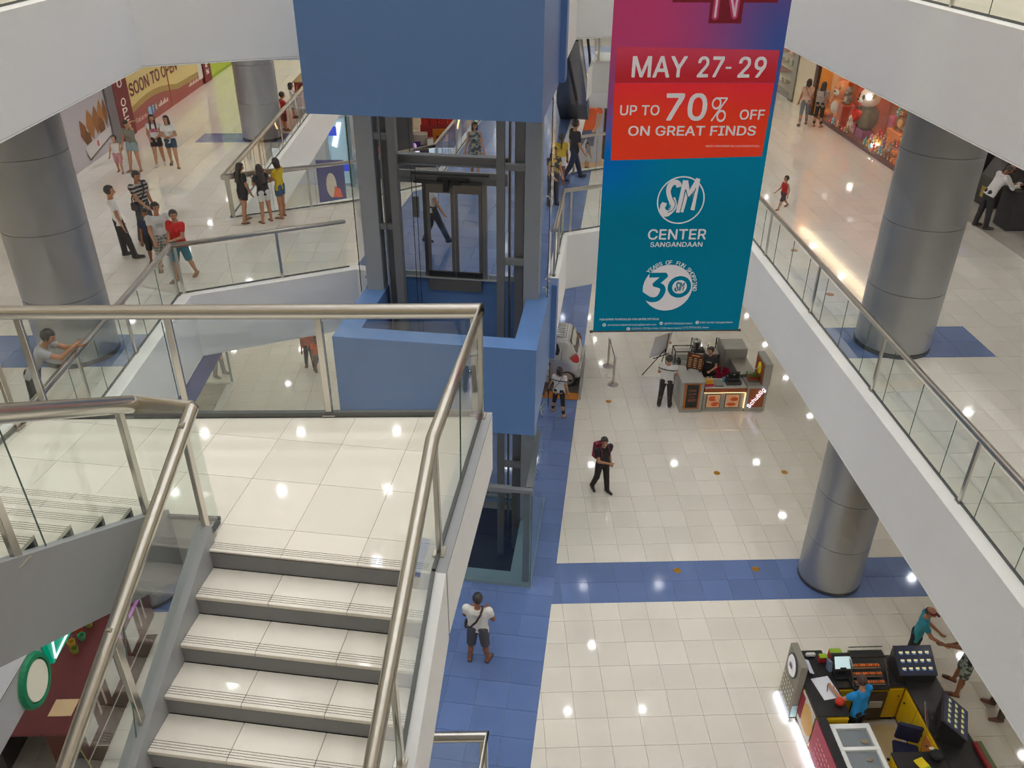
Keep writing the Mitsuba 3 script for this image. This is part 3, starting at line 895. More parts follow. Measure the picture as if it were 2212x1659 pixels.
    F.cone(NB - [0, 0, .02], HC - hr @ np.array([0, .01, .035 * hd]), .033, .029, .015)
    F.ellip(HC + hr @ np.array([0, 0, .012]) * hd, np.array([.045, .055, .058]) * hd, hr, .012)
    F.cone(HC + hr @ np.array([0, .016, -.02]) * hd, HC + hr @ np.array([0, .022, -.044]) * hd, .036 * hd, .019 * hd, .014)
    F.cone(HC + hr @ np.array([0, .052, .012]) * hd, HC + hr @ np.array([0, .063, -.012]) * hd, .006 * hd, .011 * hd, .008)
    for s in (-1, 1):
        F.ellip(HC + hr @ np.array([s * .045, -.004, .0]) * hd, np.array([.009, .012, .018]) * hd, hr, .006)
        S0, E0, W0, fd, hx = arm[(s + 1) // 2]
        F.cone(S0, E0, .031 * (.9 if female else 1) , .024, .02); F.cone(E0, W0, .0245, .0165, .012)
        F.cone(W0, W0 + fd * .042, .0165, .021, .01, (np.cross(fd, hx), 1.7))
        Hj, K0, A0, ff, fu = leg[(s + 1) // 2]
        F.cone(Hj + [0, 0, .01], K0, .056 * (1.05 if female else 1.0), .035, .02)
        F.cone(K0, A0, .034, .0215, .014)
        F.cone(K0 * .68 + A0 * .32 - ff * .01, K0 * .45 + A0 * .55 - ff * .006, .032, .026, .015)
        F.cone(A0 - ff * .014 - fu * .018, A0 + ff * .055 - fu * .022, .021, .018, .012); F.cone(A0 + ff * .05 - fu * .023, A0 + ff * .098 - fu * .027, .018, .013, .012)
    body = F.mesh()
    # five fingers on each hand, closing gently
    fing = []
    for s in (-1, 1):
        S0, E0, W0, fd, hx = arm[(s + 1) // 2]
        n = np.cross(fd, hx)
        for i, (off, ln) in enumerate(((-.016, .040), (-.0055, .046), (.0055, .043), (.016, .034))):
            b = W0 + fd * .056 + hx * off
            fing.append(tube([b - fd * .012, b + fd * ln * .5 + n * -.002 * s, b + fd * ln * .82 + n * -.010, b + fd * ln * .95 - n * .018], [.0062, .006, .0055, .0042], 6))
        b = W0 + fd * .022 + hx * -.018 * s
        fing.append(tube([b, b + fd * .02 - hx * .014 * s, b + fd * .04 - hx * .016 * s - n * .006], [.008, .007, .0055], 6))
    body = cat_([body] + fing)
    add('body', fin(body), M(SKIN[skin], .55, 0, .35), k, smooth=60)
    # ---- face
    eyes = [ell(HC + hr @ np.array([s * .019, .0485, .008]) * hd, np.array([.0075, .004, .0045]) * hd, 1) for s in (-1, 1)]
    add('eyes', fin(cat_(eyes)), EYE, k)
    brow = [tube([HC + hr @ np.array([s * .010, .055, .021]) * hd, HC + hr @ np.array([s * .030, .046, .021]) * hd], .003 * hd, 5) for s in (-1, 1)]
    add('eyebrows', fin(cat_(brow)), HAIR, k)
    add('mouth', fin(ell(HC + hr @ np.array([0, .049, -.028]) * hd, np.array([.014, .005, .004]) * hd, 1)), LIP, k)
    # ---- hair
    G = Field(HC - .3 * hd, HC + .12 * hd, h)
    face = lambda q: np.maximum(.026 * hd - q[..., 1], q[..., 2] - .022 * hd)
    if hair not in ('cap', 'bald'):
        G.ellip(HC + hr @ np.array([0, -.007, .020]) * hd, np.array([.056, .066, .064]) * hd, hr, .01, lambda q: np.minimum(face(q), 1))
        neck = lambda q: -q[..., 2] - .045 * hd
    if hair in ('long', 'longfront'):
        for s in (-1, 1):
            G.cone(HC + hr @ np.array([s * .036, -.012, .0]) * hd, HC + hr @ np.array([s * .034, -.03, -.06]) * hd, .026 * hd, .026 * hd, .015)
            G.cone(HC + hr @ np.array([s * .034, -.03, -.06]) * hd, U([s * .045, -.062, .70]), .026, .02, .015)
        G.cone(HC + hr @ np.array([0, -.035, -.02]) * hd, U([0, -.068, .70]), .04, .028, .015)
    if hair == 'longfront':
        for s in (-1, 1):
            G.cone(HC + hr @ np.array([s * .042, .0, -.02]) * hd, U([s * .05, .05, .74]), .016, .018, .012)
    if hair == 'bob':
        for s in (-1, 1):
            G.cone(HC + hr @ np.array([s * .042, .0, .01]) * hd, HC + hr @ np.array([s * .040, -.008, -.06]) * hd, .02 * hd, .022 * hd, .015)
        G.cone(HC + hr @ np.array([0, -.035, 0]) * hd, HC + hr @ np.array([0, -.04, -.06]) * hd, .036 * hd, .034 * hd, .015)
    if hair == 'pony':
        b = HC + hr @ np.array([0, -.055, .015]) * hd
        G.cone(b, b + hr @ np.array([0, -.04, -.03]) * hd, .02 * hd, .02 * hd, .01)
        G.cone(b + hr @ np.array([0, -.04, -.03]) * hd, U([0, -.09, .74]), .021, .013, .01)
    if hair == 'bun':
        G.ellip(HC + hr @ np.array([0, -.055, .035]) * hd, np.array([.028, .028, .028]) * hd, hr, .008)
    hm = G.mesh()
    if hm is not None and hair not in ('cap', 'bald'):
        add('hair', fin(hm), hc or HAIR, k, smooth=60)
    if hair == 'cap':
        G2 = Field(HC - .12 * hd, HC + .16 * hd, h)
        G2.ellip(HC + hr @ np.array([0, -.002, .026]) * hd, np.array([.054, .063, .052]) * hd, hr, .01, lambda q: -(q[..., 2] - .0 * hd))
        G2.cone(HC + hr @ np.array([0, .05, .032]) * hd, HC + hr @ np.array([0, .085, .026]) * hd, .03 * hd, .026 * hd, .01, (hr @ np.array([0, 0, 1.0]), 5.0))
        add('cap', fin(G2.mesh()), M(hc, .7), k, smooth=60)
        G3 = Field(HC - .2, HC + .1, h)
        G3.ellip(HC + hr @ np.array([0, -.012, -.004]) * hd, np.array([.049, .054, .045]) * hd, hr, .01, lambda q: np.maximum(.012 * hd - q[..., 1], -1))
        add('hair', fin(G3.mesh()), HAIR, k, smooth=60)
    # ---- garments
    def garment(name, F, col, pat):
        m = F.mesh()
        if m is None:
            return
        if pat is None:
            return add(name, fin(m), M(col, .8, 0, .25), k, smooth=60)
        c = pat(m.vertices)
        return add(name, fin(m), vcol('printed_cloth'), k, smooth=True, color=c)

    g = .009
    tup = tl @ np.array([0, 0, 1.0])
    if top:
        F = Field(lo, hi, h)
        hemz = {'tee': .485, 'crop': .55, 'sleeveless': .485, 'dress': .30, 'long': .485, 'polo': .485}[top]
        hemc = [(U([0, 0, hemz]), -tup), (U([0, 0, .822]), tup)]
        torso(F, g, 1.05 if top != 'dress' else 1.0, .02, hemc)
        if top in ('tee', 'sleeveless', 'long', 'polo'):
            for s in (-1, 1):
                F.cone(U([s * .045 * wide, 0, .53]), U([s * .046 * wide, 0, .47]), .06 + g, .064 + g, .02, f3, hemc)
        if top == 'dress':
            for s in (-1, 1):
                F.cone(U([s * .04, 0, .55]), U([s * .055, 0, .28]), .06 + g, .075 + g, .03, None, hemc)
            F.cone(U([0, 0, .55]), U([0, 0, .28]), .06, .085, .03, None, hemc)
        if top not in ('sleeveless', 'dress'):
            for s in (-1, 1):
                S0, E0, W0, fd, hx = arm[(s + 1) // 2]
                t = 1.0 if top == 'long' else sleeve
                e = S0 + (E0 - S0) * t; d = (E0 - S0) / np.linalg.norm(E0 - S0)
                cut = [] if top == 'long' else [(e, d)]
                F.cone(S0, S0 + (E0 - S0) * (t + .15), .034 + g, .034 if top != 'long' else .028, .02, None, cut)
                if top == 'long':
                    F.cone(E0, W0 - fd * .01, .030, .022, .012, None, [(W0 - fd * .012, fd)])
        garment('shirt' if top != 'dress' else 'dress', F, tc, pattern)
    if bottom:
        F = Field(lo, hi, h)
        wz = .585 if bottom != 'skirt' else .6
        c0 = [(U([0, 0, wz]), tup)]
        for s in (-1, 1):
            F.cone(U([s * .045 * wide, 0, .53]), U([s * .042 * wide, 0, .60]), (.058 if not female else .062) + g * .6, .05 + g * .5, .02, f3, c0)
            Hj, K0, A0, ff, fu = leg[(s + 1) // 2]
            th = (K0 - Hj) / np.linalg.norm(K0 - Hj)
            if bottom == 'shorts':
                e = Hj + (K0 - Hj) * .52
                F.cone(Hj + [0, 0, .015], e + th * .04, .062, .056, .02, None, [(e, th)])
            elif bottom == 'knee':
                e = Hj + (K0 - Hj) * 1.0
                F.cone(Hj + [0, 0, .015], e + th * .03, .063, .052, .02, None, [(e, th)])
            elif bottom == 'skirt':
                e = Hj + (K0 - Hj) * .6
                F.cone(Hj + [0, 0, .015], e + th * .04, .064, .075, .03, None, [(e, th)])
            else:
                tight = bottom == 'leggings'
                sd = (A0 - K0) / np.linalg.norm(A0 - K0)
                F.cone(Hj + [0, 0, .012], K0, .060 if not tight else .058, .042 if not tight else .038, .02)
                F.cone(K0, A0 + sd * .02, .043 if not tight else .038, .036 if not tight else .026, .014, None, [(A0 + sd * (.012 if not tight else -.03), sd)])
        garment({'pants': 'trousers', 'leggings': 'leggings', 'shorts': 'shorts', 'knee': 'shorts', 'skirt': 'skirt'}[bottom], F, bc, bpattern)
    # ---- footwear
    sm = []
    for Hj, K0, A0, ff, fu in leg:
        side = np.cross(ff, fu)
        Bm = np.eye(4); Bm[:3, 0], Bm[:3, 1], Bm[:3, 2], Bm[:3, 3] = side, ff, fu, A0
        if shoes in ('shoe', 'sneaker'):
            Fs = Field(A0 - .12, A0 + .16, h)
            Fs.cone(A0 - ff * .016 - fu * .012, A0 + ff * .03 - fu * .014, .029, .027, .01, None, [(A0 - fu * .0395, -fu), (A0 + fu * .012, fu)])
            Fs.cone(A0 + ff * .02 - fu * .018, A0 + ff * .105 - fu * .025, .027, .020, .012, None, [(A0 - fu * .0395, -fu)])
            sm.append(Fs.mesh())
        else:
            prof = [(-.022, -.034), (.022, -.034), (.026, .03), (.029, .085), (.02, .118), (-.02, .118), (-.028, .085), (-.024, .03)]
            s_ = prism(Polygon(prof).buffer(.004), -.041, -.033)
            sm.append(mv(s_, Bm))
            if shoes == 'flipflop':
                sm.append(mv(cat_([tube([(s * .024, .04, -.034), (s * .016, .06, -.014), (0, .088, -.014)], .004, 5) for s in (-1, 1)]), Bm))
            else:
                Fs = Field(A0 - .12, A0 + .16, h)
                Fs.cone(A0 + ff * .05 - fu * .022, A0 + ff * .1 - fu * .027, .022, .017, .01, None, [(A0 - fu * .04, -fu)])
                sm.append(Fs.mesh())
    for m in ((sm if shoes in ('shoe', 'sneaker') else [cat_(sm[:len(sm) // 2]), cat_(sm[len(sm) // 2:])])):
        add({'shoe': 'shoe', 'sneaker': 'sneaker', 'flipflop': 'flip_flop', 'flat': 'flat_shoe'}[shoes], fin(m), M(sc, .5, 0, .4), k, smooth=40)
    T_ = lambda p: (XF @ np.r_[np.asarray(p, float), 1])[:3]
    info = dict(key=k, XF=XF, H=H, hand=[T_(a[2] + a[3] * .075) for a in arm], wrist=[T_(a[2]) for a in arm], head=T_(HC), U=lambda p: T_(U(p)), fwd=yawR[:3, :3] @ np.array([0, 1.0, 0]), right=yawR[:3, :3] @ np.array([1.0, 0, 0]),
                sh=[T_(a[0]) for a in arm], tl=yawR[:3, :3] @ tl)
    return info


def phone(info, hand=0, label='', lit=True, tilt=50):
    p = info['hand'][hand]; R_ = np.eye(4)
    R_[:3, 0] = info['right']; R_[:3, 1] = info['fwd']; R_[:3, 2] = [0, 0, 1]
    X = tr(*p) @ R_ @ rot(tilt, (1, 0, 0))
    k = thing('phone', label, 'phone')
    add('case', mv(cbx(-.036, .036, -.005, .005, -.05, .09, .003), X), BLACK, k)
    add('screen', mv(bx(-.031, .031, -.0065, -.005, -.04, .082), X), S(190, 205, 225, .2), k, **({'emitter': lamp((.9, 1.0, 1.15), .02)} if lit else {}))
    return k


def strap(info, label, a, b, col, cat='bag', bag=None):
    """a flat strap over one shoulder and round the back, carrying a small bag"""
    k = thing('shoulder_bag', label, cat)
    Up = info['U']
    f, r = info['fwd'], info['right']
    s = a
    pts = [Up([s * .062, .0, .856]), Up([s * .045, -.074, .79]), Up([0, -.094, .70]), Up([-s * .06, -.096, .62]), Up([-s * .105, -.05, .57]), Up([-s * .12, .03, .57])]
    pts2 = [Up([s * .062, .0, .856]), Up([s * .04, .066, .79]), Up([0, .092, .70]), Up([-s * .06, .09, .63]), Up([-s * .12, .03, .57])]
    cv = lambda pp: np.array([np.array(pp)[max(0, i)] for i in range(len(pp))])
    m = []
    for pp in (pts, pts2):
        for p, q in zip(pp[:-1], pp[1:]):
            m.append(beam(p, q + (q - p) * .04, b, .006, up=f))
    add('strap', cat_(m), M(col, .7), k)
    if bag:
        c = Up([-s * .135, .03, .53])
        X = np.eye(4); X[:3, 0], X[:3, 1], X[:3, 3] = r, f, c
        add('pouch', mv(cbx(-.03, .03, -bag / 2, bag / 2, -.09, .09, .02), X), M(col, .7), k)
    return k


def backpack(info, label, col, w=.28, hgt=.40, d=.15):
    k = thing('backpack', label, 'backpack')
    Up = info['U']; H = info['H']
    R_ = np.eye(4); R_[:3, :3] = info['tl']; c = Up([0, -.092, .70]); R_[:3, 3] = c
    body = mv(hull([(sx * (w / 2 - .03 * (zz > 0)), y - .0, zz * hgt / 2) for sx in (-1, 1) for y, sc_ in ((0, 1), (-d, 1)) for zz in (-1, 1)] + [(sx * w * .4, y, s * hgt * .56) for sx in (-1, 1) for y in (-.02, -d + .03) for s in (-1, 1)]), R_)
    add('body', body, M(col, .7), k)
    add('pocket', mv(cbx(-w * .36, w * .36, -d - .035, -d + .01, -hgt * .42, hgt * .05, .02), R_), M([c_ * .75 for c_ in col], .7), k)
    add('handle', mv(tube([(-.04, -.03, hgt * .55), (-.03, -.04, hgt * .62), (.03, -.04, hgt * .62), (.04, -.03, hgt * .55)], .008, 6), R_), MATTE, k)
    st = []
    for s in (-1, 1):
        pp = [Up([s * .05, -.075, .79]), Up([s * .062, -.02, .845]), Up([s * .064, .05, .80]), Up([s * .068, .075, .72]), Up([s * .095, .03, .64]), Up([s * .08, -.07, .60])]
        st += [beam(p, q + (q - p) * .05, .035, .008, up=info['right'] * 0 + [0, 0, 1.0] if abs((q - p)[2]) < .03 else info['fwd']) for p, q in zip(pp[:-1], pp[1:])]
    add('strap', cat_(st), M([c_ * .6 for c_ in col], .7), k)
    return k
# ---- pictures printed on cloth, by body coordinates (units of body height)
def stripes(a, b, step, z0=0):
    return lambda v: np.where((np.floor((v[:, 2] - z0) / step) % 2 < .5)[:, None], a, b)


def plaid(a, b, c):
    def f(v):
        s = ((np.floor(v[:, 2] / .022) % 2) + (np.floor((v[:, 0] + v[:, 1]) / .022) % 2)) / 2
        return np.outer(1 - s, a) + np.outer(s, b)
    return f


def blotch(a, b, sc=22.0, t=.5, seed=0):
    return lambda v: np.where((meshkit.fbm(v * sc, 3, seed) > t)[:, None], a, b)


def band(a, b, z0, z1):
    return lambda v: np.where(((v[:, 2] > z0) & (v[:, 2] < z1))[:, None], b, a)


def chest(a, b, z0, z1, w):
    return lambda v: np.where(((v[:, 2] > z0) & (v[:, 2] < z1) & (np.abs(v[:, 0]) < w) & (v[:, 1] > .03))[:, None], b, a)


WT = (.66, .66, .66); BK = (.016, .016, .018); NAVY = (.02, .025, .05); DENIM = (.10, .16, .22); RED = (.50, .03, .03)
z2 = Z2
# left gallery
person('person in a plain white T-shirt and black trousers, hands down, beside the big column', -9.72, 5.77, z2, 1.70, 62, ((6, 6, 14, 0), (4, 8, 10, 0)), ((0, 6, 0), (14, 4, 4)), lean=-4, head=(20, 5), tc=WT, bc=BK, wide=1.12)
stp = person('person in a black and grey striped polo shirt and dark jeans', -9.64, 6.8, z2, 1.70, 118, ((4, 6, 14, 0), (28, 6, 30, 10)), ((8, 5, 4), (-6, 4, 6)), head=(10, 12), tc=WT, bc=(.05, .055, .065), pattern=stripes((.018, .018, .02), (.40, .38, .37), .026))
strap(stp, 'black shoulder bag hanging at the hip of the person in the striped polo', -1, .035, BK, bag=.26)
person('person in a white T-shirt and checked shorts walking beside the one in red', -8.55, 4.81, z2, 1.62, 150, ((-8, 6, 14, 0), (16, 6, 30, 10)), ((18, 3, 4), (-12, 3, 14)), head=(-15, 4), tc=(.58, .60, .58), bottom='knee', bc=WT, bpattern=plaid((.45, .45, .43), (.10, .11, .11), 0), shoes='flipflop', sc=(.06, .05, .05), pattern=chest((.58, .60, .58), (.40, .46, .46), .66, .73, .05), skin=1)
person('person in a red T-shirt and teal shorts with a black ponytail', -8.08, 4.54, z2, 1.55, 195, ((20, 5, 70, 30), (10, 5, 40, 30)), ((-14, 3, 10), (16, 3, 4)), head=(-40, 4), tc=RED, bottom='knee', bc=(.03, .13, .17), shoes='flipflop', sc=(.25, .14, .09), hair='pony', female=True, skin=1)
person('child in a dark navy top, half hidden behind the walker in checked shorts', -9.0, 5.35, z2, 1.28, 160, ((14, 6, 20, 0), (4, 6, 10, 0)), ((12, 3, 4), (-8, 3, 10)), tc=NAVY, bottom='knee', bc=BK, shoes='flipflop', child=True, skin=2)
person('small child in a white top and pink shorts holding a hand', -12.38, 12.5, z2, 1.08, 172, ((6, 6, 10, 0), (6, 14, 24, 0)), ((14, 3, 6), (-10, 3, 10)), head=(20, -14), top='sleeveless', tc=(.68, .62, .58), bottom='knee', bc=(.52, .22, .26), shoes='flipflop', sc=(.15, .1, .08), hair='bun', child=True, female=True)
person('person in a grey-green top and pale denim shorts with one hand raised to the head', -11.98, 12.62, z2, 1.52, 190, ((160, 20, 120, 20), (8, 8, 14, 0)), ((4, 5, 2), (10, 5, 3)), lean=6, head=(-30, 25), top='sleeveless', tc=(.16, .165, .13), bottom='shorts', bc=(.22, .31, .33), shoes='flipflop', sc=(.1, .07, .06), hair='long', female=True, skin=1)
person('person with long hair in a printed white top and black shorts, arm in arm', -11.42, 13.18, z2, 1.52, 165, ((20, 8, 60, 30), (14, 8, 50, 20)), ((-8, 2, 10), (10, 2, 4)), head=(-10, 0), tc=(.62, .60, .60), bottom='shorts', bc=BK, shoes='sneaker', sc=(.6, .58, .55), hair='longfront', female=True, pattern=chest((.62, .60, .60), (.45, .12, .18), .68, .75, .07), sleeve=.3)
person('person in a plain white T-shirt and dark shorts arm in arm with the longer-haired one', -10.98, 13.14, z2, 1.53, 165, ((16, 10, 80, 40), (18, 8, 70, 40)), ((12, 2, 4), (-16, 2, 16)), head=(30, 0), tc=(.66, .66, .63), bottom='shorts', bc=(.03, .05, .08), shoes='flipflop', sc=(.08, .06, .05), hair='long', female=True)
a = person('girl dressed in black at the very corner post of the balustrade', -7.66, 8.08, z2, 1.50, 40, ((10, 4, 20, 0), (8, 4, 14, 0)), ((6, 3, 2), (-12, 4, 4)), head=(20, 14), top='crop', tc=BK, bottom='shorts', bc=BK, shoes='flipflop', sc=(.08, .06, .06), hair='long', female=True, skin=1)
b = person('girl in a black T-shirt and white shorts looking at a phone, middle of the three', -7.10, 8.08, z2, 1.47, -40, ((35, 2, 75, 25), (25, 4, 60, 20)), ((0, 4, 0), (4, 4, 2)), lean=6, head=(20, 24), tc=BK, bottom='shorts', bc=(.66, .66, .65), shoes='flipflop', sc=(.12, .06, .05), hair='long', female=True, skin=1)
phone(b, 0, 'small lit phone held by the girl in white shorts')
person('girl in a yellow top and denim shorts at the balustrade, facing the two in black', -6.78, 8.45, z2, 1.53, -75, ((30, 6, 100, 30), (16, 6, 60, 30)), ((0, 3, 0), (4, 3, 2)), head=(10, 12), tc=(.62, .42, .03), bottom='shorts', bc=(.05, .09, .16), shoes='flipflop', sc=(.1, .05, .08), hair='bob', female=True, skin=1)
person('distant child in a red shirt behind the far balustrade', -8.5, 17.5, z2, 1.30, 60, ((30, 8, 60, 10), (30, 8, 60, 10)), head=(0, 10), tc=RED, bottom='knee', bc=BK, hair='short', child=True)
person('distant child in a white shirt with hands at the face behind the far balustrade', -8.55, 19.4, z2, 1.24, 80, ((60, 6, 110, 30), (30, 8, 60, 10)), tc=(.66, .64, .64), bottom='knee', bc=BK, hair='bob', child=True, female=True)
person('person in a light grey shirt bent over the balustrade with folded arms', -8.74, -1.12, z2, 1.66, 80, ((66, 4, 40, 25), (70, 6, 50, 30)), ((-12, 5, 0), (-6, 5, 6)), lean=34, head=(0, -8), tc=(.36, .36, .38), bottom='pants', bc=(.025, .025, .028))
# around the lift
gd = person('security guard in a white shirt walking past the lift doors', -2.72, 6.47, z2, 1.70, 88, ((-14, 5, 12, 0), (18, 5, 14, 0)), ((-10, 2, 10), (26, 2, 2, 5, 18)), tc=(.60, .60, .60), bc=(.014, .016, .026), sc=BK)
strap(gd, 'dark strap bag across the back of the guard walking by the lift', -1, .03, BK, bag=.12)
_w = wor(-2.98, 10.6)
person('woman in a patterned grey sleeveless dress seen above the lift beam', float(_w[0]), float(_w[1]), z2, 1.58, 186, ((4, 14, 14, 0), (4, 14, 14, 0)), ((8, 2, 4), (-6, 2, 6)), head=(-25, 4), top='dress', tc=(.2, .2, .18), bottom=None, shoes='flat', hair='bob', female=True, pattern=blotch((.30, .29, .24), (.06, .075, .085), 26, .5, 3), skin=1)
person('girl in a yellow T-shirt and white shorts with a long ponytail, walking away', .62, 11.0, z2, 1.46, 0, ((4, 8, 14, 0), (4, 8, 14, 0)), ((-10, 2, 12), (8, 2, 3)), tc=(.62, .43, .05), bottom='shorts', bc=(.66, .66, .66), shoes='flat', sc=(.45, .12, .10), hair='pony', female=True, skin=2)
person('man all in black walking past the girl in the yellow T-shirt', 1.02, 11.62, z2, 1.76, 70, ((-6, 5, 14, 0), (8, 5, 22, 0)), ((22, 2, 4), (-20, 2, 16)), head=(0, 0), tc=BK, bc=NAVY, sc=BK, sleeve=.8)
person('person with dark hair in a mottled orange top standing behind the lift glass', .28, 9.3, z2, 1.56, 150, ((10, 6, 40, 20), (10, 6, 40, 20)), tc=(.30, .22, .08), bc=(.05, .05, .06), hair='long', female=True, pattern=blotch((.45, .30, .10), (.05, .05, .05), 18, .52, 4))
# right gallery
pk = person('woman in a peach top and tight jeans seen from behind, near the toy shop', 10.12, 18.17, z2, 1.60, 10, ((6, 8, 16, 0), (4, 8, 14, 0)), ((-14, 5, 10), (10, 5, 2)), tc=(.58, .38, .28), bottom='leggings', bc=(.14, .17, .20), shoes='flat', sc=BK, hair='bob', female=True, sleeve=.35)
strap(pk, 'thin brown strap bag across the back of the woman in peach', -1, .012, (.12, .05, .03))
bp = person('woman with a light backpack facing the toy shop window', 10.56, 17.9, z2, 1.56, 40, ((10, 8, 60, 10), (10, 8, 50, 10)), ((0, 3, 0), (4, 3, 2)), tc=(.30, .29, .29), bottom='leggings', bc=BK, shoes='flat', sc=(.2, .09, .06), hair='long', female=True)
backpack(bp, 'pale grey backpack with shiny buckles worn by the woman at the toy shop', (.42, .38, .34), .24, .32, .12)
person('small child in red running alone on the toy shop gallery', 6.46, 8.94, z2, .92, 250, ((-20, 6, 30, 0), (14, 8, 40, 0)), ((26, 4, 6), (-24, 4, 22)), tc=(.42, .03, .03), top='sleeveless', bottom='knee', bc=(.05, .03, .04), shoes='flat', sc=(.2, .08, .05), child=True)
g2 = person('security guard in a white shirt and cap writing at the black podium', 11.06, 7.40, z2, 1.72, 92, ((30, 6, 65, 20), (38, 6, 60, 20)), ((-4, 4, 2), (6, 4, 4)), lean=24, head=(0, 22), top='long', tc=(.62, .60, .62), bc=(.012, .012, .014), hair='cap', hc=(.02, .02, .022), skin=2)
# ground floor
sl = person('woman in a white top with a black stripe and black trousers, beside the car', .53, 8.05, 0, 1.58, 20, ((10, 22, 10, 0), (-10, 14, 20, 0)), ((10, 9, 4), (-8, 9, 6)), head=(-40, 6), tc=WT, bottom='leggings', bc=(.012, .014, .018), shoes='flat', sc=(.30, .21, .17), hair='bob', female=True, pattern=band((.62, .62, .63), (.02, .02, .03), .735, .755))
strap(sl, 'thin dark strap bag across the back of the woman beside the car', 1, .014, (.07, .06, .06), bag=.10)
k = thing('umbrella', 'thin black folded umbrella carried by the woman beside the car', 'umbrella')
h0 = sl['hand'][0]
add('shaft', tube([h0 + [0, 0, .06], h0 + [.03, .02, -.62]], [.014, .008], 8), MATTE, k); add('handle', tube([h0 + [0, 0, .04], h0 + [0, 0, .12], h0 + [-.03, 0, .15]], .014, 8), BLACK, k)
mn = person('man in black with a maroon backpack walking across the ground floor', 1.30, 4.45, 0, 1.68, 155, ((-18, 8, 30, 0), (30, 6, 70, 35)), ((6, 4, 2), (-8, 3, 16)), head=(25, 6), tc=(.018, .018, .02), bc=(.02, .016, .016), sc=BK, wide=1.05, sleeve=.6)
backpack(mn, 'maroon backpack on the man in black on the ground floor', (.20, .02, .045))
cm = person('man in a white T-shirt and grey shorts with a sling strap, holding a phone', -1.80, -.98, 0, 1.78, 12, ((20, 12, 80, 25), (16, 12, 75, 30)), ((0, 5, 0, 10), (2, 5, 0, 14)), head=(-6, 14), tc=(.64, .62, .57), bottom='knee', bc=(.06, .062, .075), shoes='flipflop', sc=(.05, .055, .06), wide=1.14, skin=2)
strap(cm, 'dark brown sling strap across the back of the man on the blue walkway', 1, .04, (.03, .022, .02), bag=.12)
phone(cm, 0, 'lit phone in the hand of the man on the blue walkway', tilt=60)
person('man in a white shirt with a black chest stripe ordering at the hot dog kiosk', 3.74, 8.42, 0, 1.74, 22, ((16, 10, 70, 25), (16, 10, 60, 20)), ((0, 4, 0), (4, 4, 2)), tc=WT, bc=(.025, .02, .02), sc=(.03, .02, .02), wide=1.1, head=(10, 4), pattern=band((.58, .57, .55), (.03, .03, .04), .742, .758))
person('vendor in a black T-shirt behind the counter of the hot dog kiosk', 5.12, 9.05, 0, 1.66, 205, ((14, 12, 70, 30), (10, 8, 20, 0)), head=(30, 4), tc=BK, bc=BK, hair='bun', female=True, pattern=chest(BK, (.25, .25, .26), .70, .73, .05))
person('child in an orange T-shirt walking beside a taller one on the far ground floor', -6.86, 10.74, 0, 1.28, 165, ((10, 6, 20, 0), (10, 6, 20, 0)), ((10, 3, 4), (-10, 3, 10)), tc=(.60, .12, .03), bottom='knee', bc=(.12, .12, .10), shoes='flipflop', child=True, skin=2)
person('person in dark clothes half hidden beside the child in orange', -7.2, 11.05, 0, 1.5, 165, ((10, 6, 20, 0), (10, 6, 20, 0)), ((10, 3, 4), (-10, 3, 10)), tc=(.45, .12, .06), bc=BK, shoes='flipflop', skin=2)
person('guard of whom the dark trousers show below the gallery with the hoardings', -9.95, 10.55, 0, 1.7, 100, ((10, 6, 30, 0), (10, 6, 30, 0)), ((6, 3, 2), (-6, 3, 4)), tc=(.5, .55, .58), bc=(.05, .05, .045), top='long')
person('tiny distant girl with a ponytail carrying a yellow bag', 4.2, 33.2, 0, 1.5, 60, ((6, 6, 20, 0), (6, 6, 10, 0)), tc=(.3, .28, .28), bc=(.5, .5, .5), bottom='knee', hair='pony', female=True)
person('shop worker in a bright blue T-shirt inside the black and yellow kiosk', 4.92, -3.00, .014, 1.56, -25, ((30, 26, 60, 10), (16, 10, 40, 10)), ((0, 4, 0), (2, 4, 0)), lean=8, head=(25, 20), tc=(.02, .22, .52), bc=BK, skin=1, hc=M((.05, .025, .018), .5, 0, .4))
person('person in a teal T-shirt and dark shorts with a maroon cap behind the kiosk', 6.72, -1.32, 0, 1.62, 118, ((22, 4, 40, 10), (36, 6, 30, 10)), ((4, 5, 2), (-4, 5, 4)), lean=6, head=(20, 6), tc=(.03, .22, .30), bottom='knee', bc=(.012, .014, .02), hair='cap', hc=(.10, .012, .02), shoes='flipflop', wide=1.05, skin=1)
person('person in a black top and printed grey shorts facing the one in teal', 7.42, -1.92, 0, 1.66, -60, ((62, 6, 8, 10), (20, 6, 30, 10)), ((2, 9, 0), (8, 6, 2)), tc=(.012, .014, .02), bottom='knee', bc=(.1, .1, .1), bpattern=blotch((.30, .36, .36), (.04, .06, .06), 30, .5, 5), shoes='flat', sc=(.08, .035, .025), skin=2, sleeve=.9)
person('person hidden by the gallery except for two dark shoes and a shadow', 7.92, -2.5, 0, 1.65, -70, ((10, 6, 20, 0), (10, 6, 20, 0)), ((0, 8, 0), (6, 8, 2)), tc=(.2, .1, .08), bc=(.05, .04, .035), shoes='shoe', sc=(.12, .05, .04), skin=2)
# ------------------------------------------------------------------ lettering and flat print
def letters(text, x0, x1, z0, h, y=0.0, bold=True, depth=.0015, fit=True):
    """capitals of height h on the plane y, reading along +x, facing -y"""
    m = meshkit.text_mesh(text, h, depth, bold)
    if fit:
        a, b = m.bounds[0][0], m.bounds[1][0]
        m.apply_translation((-a, 0, 0)); m.apply_scale(((x1 - x0) / (b - a), 1, 1)); m.apply_translation((x0, 0, 0))
    else:
        m.apply_translation((x0, 0, 0))
    v = m.vertices
    m.vertices = np.stack([v[:, 0], y - v[:, 2], z0 + v[:, 1]], 1)
    return m


